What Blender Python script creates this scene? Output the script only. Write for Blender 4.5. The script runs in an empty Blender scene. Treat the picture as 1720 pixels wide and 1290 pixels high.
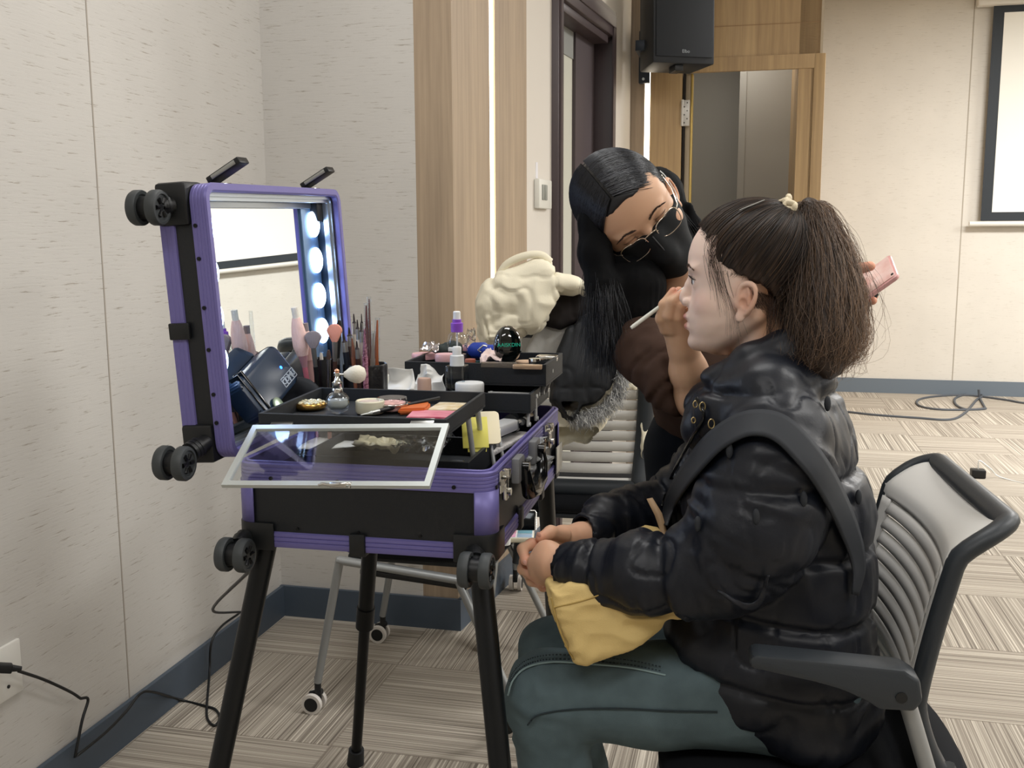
import bpy, bmesh, math, random
import numpy as np
from mathutils import Vector, Matrix
random.seed(7); RNG = np.random.default_rng(11)
SC = bpy.context.scene
COL = SC.collection
PI = math.pi
# ------------------------------------------------------------ camera
CF, CP, CR, CH = 1700.0, 0.1467, -0.00426, 1.27
_f = np.array([0, math.cos(CP), -math.sin(CP)]); _r = np.array([1., 0, 0]); _u = np.cross(_r, _f)
CRT = _r*math.cos(CR)+_u*math.sin(CR); CUP = -_r*math.sin(CR)+_u*math.cos(CR); CFW = _f
CO = np.array([0, 0, CH])
cam = bpy.data.cameras.new('camera'); camo = bpy.data.objects.new('camera', cam); COL.objects.link(camo)
cam.sensor_fit = 'HORIZONTAL'; cam.sensor_width = 36.0; cam.lens = 36.0*CF/1720.0
cam.clip_start = 0.05; cam.clip_end = 60
M = Matrix(((CRT[0], CUP[0], -CFW[0], 0), (CRT[1], CUP[1], -CFW[1], 0), (CRT[2], CUP[2], -CFW[2], CH), (0, 0, 0, 1)))
camo.matrix_world = M
SC.camera = camo
def ray(px, py): return CFW+CRT*(px-860)/CF+CUP*(645-py)/CF
def at_z(px, py, z):
    r = ray(px, py); return CO+r*(z-CH)/r[2]
def at(px, py, Y):
    r = ray(px, py); return CO+r*Y/r[1]
def at_plane(px, py, P, n):
    r = ray(px, py); return CO+r*(np.dot(np.array(P)-CO, n)/np.dot(r, n))
# room directions: u runs along the left wall away from the camera, v to the right
YAW = 0.2314
u = np.array([math.sin(YAW), math.cos(YAW), 0]); v = np.array([math.cos(YAW), -math.sin(YAW), 0]); zz = np.array([0, 0, 1.])
C0 = at_z(475, 1031, 0)
K0 = at_z(771, 1056, 0); K0 = C0+v*np.dot(K0-C0, v)
CEIL = 3.05
# ------------------------------------------------------------ light
SC.view_settings.view_transform = 'Standard'; SC.view_settings.look = 'None'
SC.view_settings.gamma = 1; SC.view_settings.use_curve_mapping = False
SC.view_settings.exposure = 0.07
W = bpy.data.worlds.new('room_air'); SC.world = W; W.use_nodes = True
W.node_tree.nodes['Background'].inputs[0].default_value = (.97, .985, 1, 1)
W.node_tree.nodes['Background'].inputs[1].default_value = .25
def area(name, P, sx, sy, power, col=(1, .95, .88), M=None):
    L = bpy.data.lights.new(name, 'AREA'); L.shape = 'RECTANGLE'; L.size = sx; L.size_y = sy; L.energy = power; L.color = col
    o = bpy.data.objects.new(name, L); COL.objects.link(o)
    o.location = P; o.rotation_euler = (0, 0, -YAW)
    return o
def room(a, b, z=0): return C0+v*a+u*b+zz*z      # a metres right of the left wall, b beyond the middle wall
LAMPS = [(1.1, -1.0, 36, (1, .99, .975)), (1.1, -3.6, 42, (1, .985, .97)), (3.4, -1.0, 72, (1, .985, .955)), (3.4, -3.6, 52, (1, .985, .96)),
         (3.9, 3.0, 245, (1, .985, .96)), (6.2, -1.0, 115, (1, .985, .955)), (6.4, 3.0, 245, (1, .985, .955)), (6.2, -3.6, 55, (1, .985, .955)), (8.8, 1.0, 90, (1, .985, .955))]
for a, b, pw, c in LAMPS: area('ceiling_light', room(a, b, CEIL-.03), 1.2, .6, pw*.62, c)
# ------------------------------------------------------------ materials
def lin(h):
    if isinstance(h, str):
        h = h.lstrip('#'); c = [int(h[i:i+2], 16)/255 for i in (0, 2, 4)]
    else: c = h
    return tuple((x/12.92 if x <= .04045 else ((x+.055)/1.055)**2.4) for x in c)+(1,)
MATS = {}
def mat(name, col='#888888', rough=.5, metal=0, spec=.5, trans=0, ior=1.45, emit=None, es=0, bump=0, bscale=200, bstretch=(1, 1, 1), sheen=0, coat=0, alpha=1, vcol=False, vary=0, vscale=5, vstretch=(1, 1, 1), sss=0, aniso=0, coords='Object', col2=None):
    if name in MATS: return MATS[name]
    m = bpy.data.materials.new(name); m.use_nodes = True; nt = m.node_tree; N = nt.nodes; b = N['Principled BSDF']
    c = lin(col); b.inputs['Base Color'].default_value = c
    b.inputs['Roughness'].default_value = rough; b.inputs['Metallic'].default_value = metal
    b.inputs['Specular IOR Level'].default_value = spec; b.inputs['IOR'].default_value = ior
    b.inputs['Transmission Weight'].default_value = trans; b.inputs['Sheen Weight'].default_value = sheen
    b.inputs['Coat Weight'].default_value = coat; b.inputs['Alpha'].default_value = alpha
    if sss: b.inputs['Subsurface Weight'].default_value = sss; b.inputs['Subsurface Radius'].default_value = (1, .35, .2); b.inputs['Subsurface Scale'].default_value = .006
    if emit: b.inputs['Emission Color'].default_value = lin(emit); b.inputs['Emission Strength'].default_value = es
    tc = N.new('ShaderNodeTexCoord')
    def mp(s):
        n = N.new('ShaderNodeMapping'); n.inputs['Scale'].default_value = s; nt.links.new(tc.outputs[coords], n.inputs[0]); return n.outputs[0]
    if vcol:
        a = N.new('ShaderNodeAttribute'); a.attribute_name = 'Col'; nt.links.new(a.outputs['Color'], b.inputs['Base Color'])
    if vary:
        n = N.new('ShaderNodeTexNoise'); n.inputs['Scale'].default_value = vscale; n.inputs['Detail'].default_value = 4; nt.links.new(mp(vstretch), n.inputs[0])
        r = N.new('ShaderNodeMapRange'); r.inputs[1].default_value = .3; r.inputs[2].default_value = .7; nt.links.new(n.outputs[0], r.inputs[0])
        mx = N.new('ShaderNodeMix'); mx.data_type = 'RGBA'; nt.links.new(r.outputs[0], mx.inputs[0])
        if col2: A, B = c, lin(col2)
        else: A, B = tuple(x*(1-vary) for x in c[:3])+(1,), tuple(min(1, x*(1+vary)) for x in c[:3])+(1,)
        mx.inputs[6].default_value = A; mx.inputs[7].default_value = B
        nt.links.new(mx.outputs[2], b.inputs['Base Color'])
    if bump:
        n = N.new('ShaderNodeTexNoise'); n.inputs['Scale'].default_value = bscale; n.inputs['Detail'].default_value = 3; nt.links.new(mp(bstretch), n.inputs[0])
        bp = N.new('ShaderNodeBump'); bp.inputs['Strength'].default_value = bump; bp.inputs['Distance'].default_value = .002
        nt.links.new(n.outputs[0], bp.inputs['Height']); nt.links.new(bp.outputs[0], b.inputs['Normal'])
    MATS[name] = m; return m
def wall_mat(name, base, dark):
    m = bpy.data.materials.new(name); m.use_nodes = True; nt = m.node_tree; N = nt.nodes; b = N['Principled BSDF']
    tc = N.new('ShaderNodeTexCoord')
    def noise(s, sc, det=4, ro=.6):
        mpn = N.new('ShaderNodeMapping'); mpn.inputs['Scale'].default_value = s; nt.links.new(tc.outputs['Object'], mpn.inputs[0])
        n = N.new('ShaderNodeTexNoise'); n.inputs['Scale'].default_value = sc; n.inputs['Detail'].default_value = det; n.inputs['Roughness'].default_value = ro
        nt.links.new(mpn.outputs[0], n.inputs[0]); return n.outputs[0]
    n1 = noise((7, 7, 110), 1.6, 5, .7); n2 = noise((3, 3, 3), .8, 2)
    cr = N.new('ShaderNodeValToRGB'); e = cr.color_ramp.elements; e[0].position = .34; e[0].color = lin(dark); e[1].position = .415; e[1].color = lin(base)
    nt.links.new(n1, cr.inputs[0])
    hv = N.new('ShaderNodeMapRange'); hv.inputs[1].default_value = .3; hv.inputs[2].default_value = .7; hv.inputs[3].default_value = .96; hv.inputs[4].default_value = 1.03; nt.links.new(n2, hv.inputs[0])
    mu = N.new('ShaderNodeVectorMath'); mu.operation = 'SCALE'; nt.links.new(cr.outputs[0], mu.inputs[0]); nt.links.new(hv.outputs[0], mu.inputs['Scale'])
    nt.links.new(mu.outputs[0], b.inputs['Base Color']); b.inputs['Roughness'].default_value = .75; b.inputs['Specular IOR Level'].default_value = .2
    bp = N.new('ShaderNodeBump'); bp.inputs['Strength'].default_value = .25; bp.inputs['Distance'].default_value = .002; nt.links.new(n1, bp.inputs['Height']); nt.links.new(bp.outputs[0], b.inputs['Normal'])
    MATS[name] = m; return m
def wood_mat(name, c1, c2, vert=True, sc=1.0):
    m = bpy.data.materials.new(name); m.use_nodes = True; nt = m.node_tree; N = nt.nodes; b = N['Principled BSDF']
    tc = N.new('ShaderNodeTexCoord'); outs = []
    for s, k in (((38, 38, 1.6), 1.), ((9, 9, .25), 1.), ((160, 160, 5), 1.)):
        mpn = N.new('ShaderNodeMapping'); mpn.inputs['Scale'].default_value = tuple(x*sc for x in s); nt.links.new(tc.outputs['Object'], mpn.inputs[0])
        n = N.new('ShaderNodeTexNoise'); n.inputs['Scale'].default_value = 1; n.inputs['Detail'].default_value = 4; nt.links.new(mpn.outputs[0], n.inputs[0]); outs.append(n.outputs[0])
    a = N.new('ShaderNodeMath'); a.operation = 'ADD'; nt.links.new(outs[0], a.inputs[0]); nt.links.new(outs[1], a.inputs[1])
    a2 = N.new('ShaderNodeMath'); a2.operation = 'MULTIPLY_ADD'; a2.inputs[1].default_value = .5; nt.links.new(outs[2], a2.inputs[0]); nt.links.new(a.outputs[0], a2.inputs[2])
    r = N.new('ShaderNodeMapRange'); r.inputs[1].default_value = .9; r.inputs[2].default_value = 1.6; nt.links.new(a2.outputs[0], r.inputs[0])
    mx = N.new('ShaderNodeMix'); mx.data_type = 'RGBA'; mx.inputs[6].default_value = lin(c1); mx.inputs[7].default_value = lin(c2); nt.links.new(r.outputs[0], mx.inputs[0])
    nt.links.new(mx.outputs[2], b.inputs['Base Color']); b.inputs['Roughness'].default_value = .45; b.inputs['Specular IOR Level'].default_value = .35
    MATS[name] = m; return m
def carpet_mat():
    m = bpy.data.materials.new('carpet'); m.use_nodes = True; nt = m.node_tree; N = nt.nodes; b = N['Principled BSDF']; L = nt.links
    tc = N.new('ShaderNodeTexCoord')
    def math_(op, a, b_=None, c=None):
        n = N.new('ShaderNodeMath'); n.operation = op
        for i, x in enumerate((a, b_, c)):
            if x is None: continue
            if isinstance(x, (int, float)): n.inputs[i].default_value = x
            else: L.new(x, n.inputs[i])
        return n.outputs[0]
    sp = N.new('ShaderNodeSeparateXYZ'); L.new(tc.outputs['Object'], sp.inputs[0])
    X = math_('MULTIPLY', sp.outputs[0], 2.0); Y = math_('MULTIPLY', sp.outputs[1], 2.0)      # 50 cm tiles
    fx = math_('FLOOR', X); fy = math_('FLOOR', Y)
    chk = math_('MODULO', math_('ABSOLUTE', math_('ADD', fx, fy)), 2.0)
    chk = math_('GREATER_THAN', chk, .5)
    tile = math_('MULTIPLY_ADD', fx, 7.31, math_('MULTIPLY', fy, 3.77))
    def stripes(freq, seed):
        c = N.new('ShaderNodeMix'); c.data_type = 'FLOAT'; L.new(chk, c.inputs[0]); L.new(sp.outputs[0], c.inputs[2]); L.new(sp.outputs[1], c.inputs[3])
        along = N.new('ShaderNodeMix'); along.data_type = 'FLOAT'; L.new(chk, along.inputs[0]); L.new(sp.outputs[1], along.inputs[2]); L.new(sp.outputs[0], along.inputs[3])
        cv = N.new('ShaderNodeCombineXYZ'); L.new(math_('MULTIPLY', c.outputs[0], freq), cv.inputs[0]); L.new(math_('MULTIPLY', along.outputs[0], .9), cv.inputs[1]); L.new(math_('ADD', tile, seed), cv.inputs[2])
        n = N.new('ShaderNodeTexNoise'); n.inputs['Scale'].default_value = 1; n.inputs['Detail'].default_value = 1.5; L.new(cv.outputs[0], n.inputs[0]); return n.outputs[0]
    s1 = stripes(330, 0); s2 = stripes(150, 9.)
    cr = N.new('ShaderNodeValToRGB'); e = cr.color_ramp.elements
    e[0].position = .38; e[0].color = lin('#6f675f'); e[1].position = .62; e[1].color = lin('#cbc3b6')
    k = e.new(.44); k.color = lin('#8f877c'); k = e.new(.54); k.color = lin('#a69e92')
    mixs = math_('MULTIPLY_ADD', s2, .42, math_('MULTIPLY', s1, .60)); L.new(mixs, cr.inputs[0])
    # calmer tiles in one direction, and a fine seam between tiles
    ex = math_('ABSOLUTE', math_('SUBTRACT', math_('FRACT', X), .5)); ey = math_('ABSOLUTE', math_('SUBTRACT', math_('FRACT', Y), .5))
    seam = math_('GREATER_THAN', math_('MAXIMUM', ex, ey), .494)
    calm = N.new('ShaderNodeMix'); calm.data_type = 'RGBA'; calm.inputs[7].default_value = lin('#a0988c'); L.new(cr.outputs[0], calm.inputs[6])
    L.new(math_('MULTIPLY', chk, .25), calm.inputs[0])
    mx = N.new('ShaderNodeMix'); mx.data_type = 'RGBA'; mx.inputs[7].default_value = lin('#6f665c'); L.new(calm.outputs[2], mx.inputs[6]); L.new(math_('MULTIPLY', seam, .45), mx.inputs[0])
    L.new(mx.outputs[2], b.inputs['Base Color']); b.inputs['Roughness'].default_value = .95; b.inputs['Specular IOR Level'].default_value = .1
    n = N.new('ShaderNodeTexNoise'); n.inputs['Scale'].default_value = 600; L.new(tc.outputs['Object'], n.inputs[0])
    bp = N.new('ShaderNodeBump'); bp.inputs['Strength'].default_value = .5; bp.inputs['Distance'].default_value = .003; L.new(math_('ADD', n.outputs[0], mixs), bp.inputs['Height']); L.new(bp.outputs[0], b.inputs['Normal'])
    MATS['carpet'] = m; return m
# ------------------------------------------------------------ mesh helpers (all shapes are given in world coordinates)
def V3(p): return Vector((float(p[0]), float(p[1]), float(p[2])))
def frame(o, ex, ey=None, ez=None):
    ex = V3(ex).normalized()
    if ez is None: ez = V3((0, 0, 1)) if ey is None else ex.cross(V3(ey)).normalized()
    else: ez = V3(ez).normalized()
    ey = ez.cross(ex).normalized(); ez = ex.cross(ey).normalized()
    m = Matrix.Identity(4)
    for i in range(3): m[i][0] = ex[i]; m[i][1] = ey[i]; m[i][2] = ez[i]; m[i][3] = float(o[i])
    return m
def put(bm, vs, fs, M=None, mi=0):
    if M is not None: vs = [M @ V3(p) for p in vs]
    bv = [bm.verts.new(V3(p)) for p in vs]
    for f in fs:
        try:
            q = bm.faces.new([bv[i] for i in f]); q.material_index = mi
        except ValueError: pass
    return bv
def box(bm, x0, x1, y0, y1, z0, z1, M=None, bev=0, seg=2, mi=0):
    t = bmesh.new(); bmesh.ops.create_cube(t, size=1)
    for p in t.verts: p.co = Vector(((x0+x1)/2+p.co.x*(x1-x0), (y0+y1)/2+p.co.y*(y1-y0), (z0+z1)/2+p.co.z*(z1-z0)))
    if bev: bmesh.ops.bevel(t, geom=t.edges[:], offset=bev, segments=seg, affect='EDGES', profile=.5)
    vs = [p.co.copy() for p in t.verts]; fs = [[q.index for q in f.verts] for f in t.faces]; t.free()
    put(bm, vs, fs, M, mi)
def tube(bm, pts, r, n=10, closed=False, cap=True, M=None, mi=0, flat=None):
    P = [np.array(p, float)[:3] for p in pts]
    if M is not None: P = [np.array(M @ V3(p)) for p in P]
    m = len(P); R = [r]*m if isinstance(r, (int, float)) else list(r)
    T = []
    for i in range(m):
        a = P[(i-1) % m] if (closed or i > 0) else P[i]; b = P[(i+1) % m] if (closed or i < m-1) else P[i]
        d = b-a; T.append(d/(np.linalg.norm(d)+1e-12))
    up = np.array([0, 0, 1.]) if abs(T[0][2]) < .9 else np.array([1., 0, 0])
    nrm = np.cross(T[0], up); nrm /= np.linalg.norm(nrm); rings = []
    for i in range(m):
        nrm = nrm-T[i]*np.dot(nrm, T[i]); nrm /= np.linalg.norm(nrm)+1e-12; bn = np.cross(T[i], nrm)
        k = flat if flat else 1
        rings.append([bm.verts.new(V3(P[i]+R[i]*(math.cos(2*PI*j/n)*nrm+k*math.sin(2*PI*j/n)*bn))) for j in range(n)])
    for i in range(m if closed else m-1):
        A, B = rings[i], rings[(i+1) % m]
        for j in range(n):
            f = bm.faces.new((A[j], A[(j+1) % n], B[(j+1) % n], B[j])); f.material_index = mi
    if cap and not closed:
        f = bm.faces.new(rings[0][::-1]); f.material_index = mi; f = bm.faces.new(rings[-1]); f.material_index = mi
def lathe(bm, prof, M=None, n=24, mi=0):
    vs = []; fs = []; k = len(prof)
    for r, z in prof:
        for j in range(n): vs.append((r*math.cos(2*PI*j/n), r*math.sin(2*PI*j/n), z))
    for i in range(k-1):
        for j in range(n): fs.append((i*n+j, i*n+(j+1) % n, (i+1)*n+(j+1) % n, (i+1)*n+j))
    if prof[0][0] > 1e-6: fs.append(tuple(range(n))[::-1])
    if prof[-1][0] > 1e-6: fs.append(tuple((k-1)*n+j for j in range(n)))
    bv = put(bm, vs, fs, M, mi)
    bmesh.ops.remove_doubles(bm, verts=[x for x in bv if x.is_valid], dist=1e-6)
def cyl(bm, a, b, r, n=20, r2=None, mi=0, M=None): tube(bm, [a, b], [r, r if r2 is None else r2], n, M=M, mi=mi)
def prism(bm, poly, z0, z1, M=None, mi=0, bev=0):
    n = len(poly); t = bmesh.new()
    a = [t.verts.new((x, y, z0)) for x, y in poly]; b = [t.verts.new((x, y, z1)) for x, y in poly]
    t.faces.new(a[::-1]); t.faces.new(b)
    for i in range(n): t.faces.new((a[i], a[(i+1) % n], b[(i+1) % n], b[i]))
    bmesh.ops.recalc_face_normals(t, faces=t.faces)
    if bev: bmesh.ops.bevel(t, geom=t.edges[:], offset=bev, segments=2, affect='EDGES', profile=.5)
    t.verts.index_update()
    vs = [p.co.copy() for p in t.verts]; fs = [[q.index for q in f.verts] for f in t.faces]; t.free(); put(bm, vs, fs, M, mi)
def sphere(bm, c, r, M=None, seg=16, mi=0):
    rx, ry, rz = (r, r, r) if isinstance(r, (int, float)) else r
    prof = [(math.sin(PI*i/seg), -math.cos(PI*i/seg)) for i in range(seg+1)]; prof[0] = (0, -1); prof[-1] = (0, 1)
    S = Matrix.Translation(V3(c)) @ Matrix.Diagonal((rx, ry, rz, 1)); lathe(bm, prof, (M @ S) if M is not None else S, seg*2, mi)
def rrect(x0, x1, y0, y1, r, k=6):
    out = []
    for cx, cy, a0 in ((x1-r, y1-r, 0), (x0+r, y1-r, 90), (x0+r, y0+r, 180), (x1-r, y0+r, 270)):
        for i in range(k+1):
            a = math.radians(a0+90*i/k); out.append((cx+r*math.cos(a), cy+r*math.sin(a), math.cos(a), math.sin(a)))
    return out
def loop_sweep(bm, path, prof, M=None, mi=0, closed_prof=True):
    n = len(path); k = len(prof); vs = []; fs = []
    for x, y, nx, ny in path:
        for o, z in prof: vs.append((x+nx*o, y+ny*o, z))
    for i in range(n):
        for j in range(k if closed_prof else k-1): fs.append((i*k+j, ((i+1) % n)*k+j, ((i+1) % n)*k+(j+1) % k, i*k+(j+1) % k))
    put(bm, vs, fs, M, mi)
def grid_surf(bm, P, mi=0, wrap=False):
    P = np.asarray(P); a, b = P.shape[:2]; vv = [[bm.verts.new(V3(P[i, j])) for j in range(b)] for i in range(a)]
    for i in range(a-1):
        for j in range(b if wrap else b-1):
            f = bm.faces.new((vv[i][j], vv[i][(j+1) % b], vv[i+1][(j+1) % b], vv[i+1][j])); f.material_index = mi
WORLD = {}
def _link(name, me, parent, org, ang):
    o = bpy.data.objects.new(name, me); COL.objects.link(o); org = np.array(org, float)
    if parent is not None:
        o.parent = parent; o.location = V3(org-WORLD[parent.name])
    else: o.location = V3(org)
    WORLD[o.name] = org
    if me is not None and ang is not None:
        for p in me.polygons: p.use_smooth = True
        if ang < 180: me.set_sharp_from_angle(angle=math.radians(ang))
    return o
def mk(name, bm, m, parent=None, ang=35, org=None, sub=0, solid=0, **kw):
    bmesh.ops.recalc_face_normals(bm, faces=bm.faces)
    co = np.array([p.co[:] for p in bm.verts]); lo, hi = co.min(0), co.max(0)
    if org is None: org = [(lo[0]+hi[0])/2, (lo[1]+hi[1])/2, lo[2]]
    bmesh.ops.translate(bm, verts=bm.verts, vec=-V3(org))
    me = bpy.data.meshes.new(name); bm.to_mesh(me); bm.free()
    for x in (m if isinstance(m, (list, tuple)) else [m]): me.materials.append(x)
    o = _link(name, me, parent, org, ang)
    if solid: md = o.modifiers.new('thickness', 'SOLIDIFY'); md.thickness = solid; md.offset = 0
    if sub: md = o.modifiers.new('smooth', 'SUBSURF'); md.levels = sub; md.render_levels = sub
    tags(o, **kw); return o
def mk_np(name, vs, fs, m, parent=None, cols=None, ang=180, org=None, **kw):
    vs = np.asarray(vs, float); lo, hi = vs.min(0), vs.max(0)
    if org is None: org = [(lo[0]+hi[0])/2, (lo[1]+hi[1])/2, lo[2]]
    me = bpy.data.meshes.new(name); fs = np.asarray(fs); n = fs.shape[1]
    me.vertices.add(len(vs)); me.vertices.foreach_set('co', (vs-np.array(org)).astype('f').ravel())
    me.loops.add(fs.size); me.loops.foreach_set('vertex_index', fs.astype('i').ravel())
    me.polygons.add(len(fs)); me.polygons.foreach_set('loop_start', np.arange(0, fs.size, n, dtype='i'))
    me.polygons.foreach_set('use_smooth', np.ones(len(fs), bool))
    me.update(calc_edges=True); me.validate()
    for x in (m if isinstance(m, (list, tuple)) else [m]): me.materials.append(x)
    if cols is not None:
        a = me.color_attributes.new('Col', 'FLOAT_COLOR', 'POINT'); c = np.ones((len(vs), 4), 'f'); c[:, :3] = cols; a.data.foreach_set('color', c.ravel())
    o = _link(name, me, parent, org, None if ang == 180 else ang); tags(o, **kw); return o
def tags(o, label=None, cat=None, group=None, kind=None):
    if label: o['label'] = label
    if cat: o['category'] = cat
    if group: o['group'] = group
    if kind: o['kind'] = kind
def thing(name, P, label, cat, group=None):
    o = bpy.data.objects.new(name, None); COL.objects.link(o); o.location = V3(P); o.empty_display_size = .05
    WORLD[o.name] = np.array(P, float); tags(o, label, cat, group); return o
def B(): return bmesh.new()
# flat slab: polygon points given as world points on one plane + thickness direction
def wallbox(name, P0, P1, z0, z1, th, m, side=1, **kw):
    """wall from P0 to P1 (its visible face on that line), thickness th going to the side away from the room; local x runs along it"""
    P0 = np.array(P0, float); P1 = np.array(P1, float); d = P1-P0; d[2] = 0; L = np.linalg.norm(d); d /= L
    fm = frame((P0[0], P0[1], 0), d)
    bm = B(); box(bm, 0, L, 0 if side > 0 else -th, th if side > 0 else 0, z0, z1)
    me = bpy.data.meshes.new(name); bmesh.ops.recalc_face_normals(bm, faces=bm.faces); bm.to_mesh(me); bm.free(); me.materials.append(m)
    o = bpy.data.objects.new(name, me); COL.objects.link(o); o.matrix_world = fm; WORLD[o.name] = P0
    kw.setdefault('kind', 'structure'); tags(o, **kw); return o
# ============================================================ the room
WL = wall_mat('left_wallpaper', '#c6c3be', '#9f988e'); WR = wall_mat('right_wallpaper', '#cfcac1', '#b4ada2')
OAK = wood_mat('oak_veneer', '#8d7c69', '#b29e86'); OAKD = wood_mat('oak_slat', '#a68a66', '#c9ab80', sc=1.1)
SKIRT = mat('skirting_paint', '#47525f', .45, bump=.1, bscale=40)
PLAST = mat('white_plaster', '#d3cdc4', .7, bump=.1, bscale=60)
DBROWN = mat('dark_brown_paint', '#43383a', .4, bump=.05)
# floor: local axes follow the tiles
NODE = at_z(668, 1116, 0)
bm = B(); box(bm, -9, 13, -8, 8, -.05, 0)
me = bpy.data.meshes.new('floor'); bm.to_mesh(me); bm.free(); me.materials.append(carpet_mat())
fl = bpy.data.objects.new('floor', me); COL.objects.link(fl); fl.matrix_world = frame((NODE[0], NODE[1], 0), v); fl['kind'] = 'structure'
ceil = bpy.data.meshes.new('ceiling'); bm = B(); box(bm, -1, 12, -8, 9, CEIL, CEIL+.1); bm.to_mesh(ceil); bm.free(); ceil.materials.append(mat('ceiling_paint', '#d9d5cd', .8))
co_ = bpy.data.objects.new('ceiling', ceil); COL.objects.link(co_); co_.matrix_world = frame((C0[0], C0[1], 0), v); co_['kind'] = 'structure'
wallbox('wall_left', room(0, -7), room(0, 0), 0, CEIL, .1, WL)
# middle wall with a strip of oak cladding next to the column edge
wA = at_plane(704, 600, C0, u); wA = C0+v*np.dot(wA-C0, v)
wallbox('wall_middle', C0-v*.1, wA, 0, CEIL, .1, WL)
wallbox('wall_column_side', wA, K0, 0, CEIL, .1, OAK)
# the splayed wall: column face, plaster, doorway, plaster
dS = ray(1460, 394); dS[2] = 0; dS /= np.linalg.norm(dS); nS = np.array([-dS[1], dS[0], 0])
def onS(px, py=400): p_ = at_plane(px, py, K0, nS); p_[2] = 0; return p_
cB = onS(885); dA = onS(926); dB = onS(1021); sE = onS(1056)
led0 = onS(824); led1 = onS(833)
wallbox('wall_column_face_1', K0, led0, 0, CEIL, .12, OAK)
wallbox('wall_column_face_2', led1, cB, 0, CEIL, .12, OAK)
wallbox('wall_column_groove', led0+nS*.015, led1+nS*.015, 0, CEIL, .1, PLAST)
LED = mat('led_diffuser', '#fff6e4', .5, emit='#fff2da', es=5.5)
wallbox('led_strip', led0+nS*.006, led1+nS*.006, .9, CEIL-.02, .009, LED, kind=None, label='tall white LED light strip let into the oak column', cat='light')
wallbox('wall_plaster_1', cB, dA+dS*.03, 0, CEIL, .12, PLAST)
wallbox('wall_plaster_2', dB-dS*.03, sE, 0, CEIL, .12, PLAST)
DH = at_plane(1031, 27, K0, nS)[2]
wallbox('wall_plaster_3', dA, dB, DH-.02, CEIL, .12, PLAST)
# dark brown door frame and doors
Md = frame(dA, dS); Ld = float(np.dot(dB-dA, dS)); fw = .05
door = thing('door_1', dA, 'dark brown double door frame with one pale leaf left of the long-haired person', 'door'); door['kind'] = 'structure'
bm = B(); box(bm, 0, fw, -.03, .17, 0, DH, Md, .006); box(bm, Ld-fw*.8, Ld, -.03, .17, 0, DH, Md, .006); box(bm, 0, Ld, -.032, .17, DH-.12, DH, Md, .006)
box(bm, .12, Ld-.09, -.015, .1, DH-.155, DH-.12, Md, .004); box(bm, fw*.2, fw*.8, -.038, -.03, 0, DH-.03, Md); box(bm, Ld-.07, Ld-.02, -.038, -.03, 0, DH-.03, Md)
box(bm, .03, Ld-.03, -.04, -.03, DH-.08, DH-.03, Md, .003)
mk('door_frame', bm, DBROWN, door, 30)
xs = at_plane(966, 300, K0+nS*.055, nS); Lx = float(np.dot(xs-dA, dS))
bm = B(); box(bm, fw, Lx+.05, .07, .15, 0, DH-.27, Md); mk('door_panel', bm, mat('pale_door_paint', '#c4c4b8', .5), door, 30)
bm = B(); box(bm, fw, Lx+.05, .065, .15, DH-.27, DH-.12, Md); mk('transom', bm, mat('transom_grey', '#8d8f8c', .5), door, 30)
bm = B(); box(bm, Lx, Ld-.08, .055, .15, 0, DH-.12, Md); mk('door_leaf', bm, mat('brown_door_leaf', '#4a4144', .45, vary=.08, vscale=2), door, 30)
kp = at_plane(938, 440, K0, nS)
bm = B(); cyl(bm, kp+nS*.11, kp+nS*.05, .014); cyl(bm, kp+nS*.06, kp+nS*.06+dS*.07, .009); mk('door_handle', bm, mat('dark_metal', '#3a3430', .35, .8), door)
# recessed oak strip with LED, then the oak front wall with the doorway
wy = sE+dS*.02
q0 = at_plane(1050, 300, wy, -u); q0[2] = 0
def onW(px, py=300): return at_plane(px, py, q0, u)
e1 = onW(1081); e2 = onW(1090); e3 = onW(1143, 300); e4 = onW(1361, 320); e5 = onW(1377, 100)
def flat(p_, b=0): return np.array([p_[0], p_[1], 0])+u*b
WT = onW(1250, 112)[2]
wallbox('wall_oak_1', flat(q0, -.0)-v*.0, flat(e1), 0, CEIL, .1, OAK)
wallbox('wall_oak_2', flat(e2), flat(e3), 0, CEIL, .1, OAKD)
wallbox('wall_oak_3', flat(e4), flat(e5), 0, CEIL, .1, OAKD)
wallbox('wall_oak_4', flat(e3), flat(e4), WT, CEIL, .1, OAKD)
wallbox('wall_oak_groove', flat(e1, .012), flat(e2, .012), 0, CEIL, .08, PLAST)
wallbox('led_strip', flat(e1, .004), flat(e2, .004), .9, CEIL-.02, .007, LED, kind=None, label='narrow white LED light strip in the oak wall beside the hanging loudspeaker', cat='light')
for i, zt in enumerate((onW(1250, 42)[2], onW(1250, 96)[2])):
    wallbox('trim_%d' % (i+1), flat(e3, -.002), flat(e5, -.002), zt-.003, zt, .004, mat('oak_joint', '#a5845f', .6))
# side of the oak portal and the white wall far behind
FARY = at_z(1400, 657, 0)
bF = float(np.dot(FARY-C0, u)); aE = float(np.dot(e5-C0, v)); bE = float(np.dot(e5-C0, u))
wallbox('wall_portal', flat(e5), room(aE, bF), 0, CEIL, .1, OAKD, side=1)
wallbox('wall_far', room(aE-.1, bF), room(10.5, bF), 0, CEIL, .1, WR)
wallbox('wall_right', room(10.5, bF), room(10.5, -7), 0, CEIL, .1, WR)
wallbox('wall_back', room(10.5, -7), room(0, -7), 0, CEIL, .1, WR)
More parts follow.
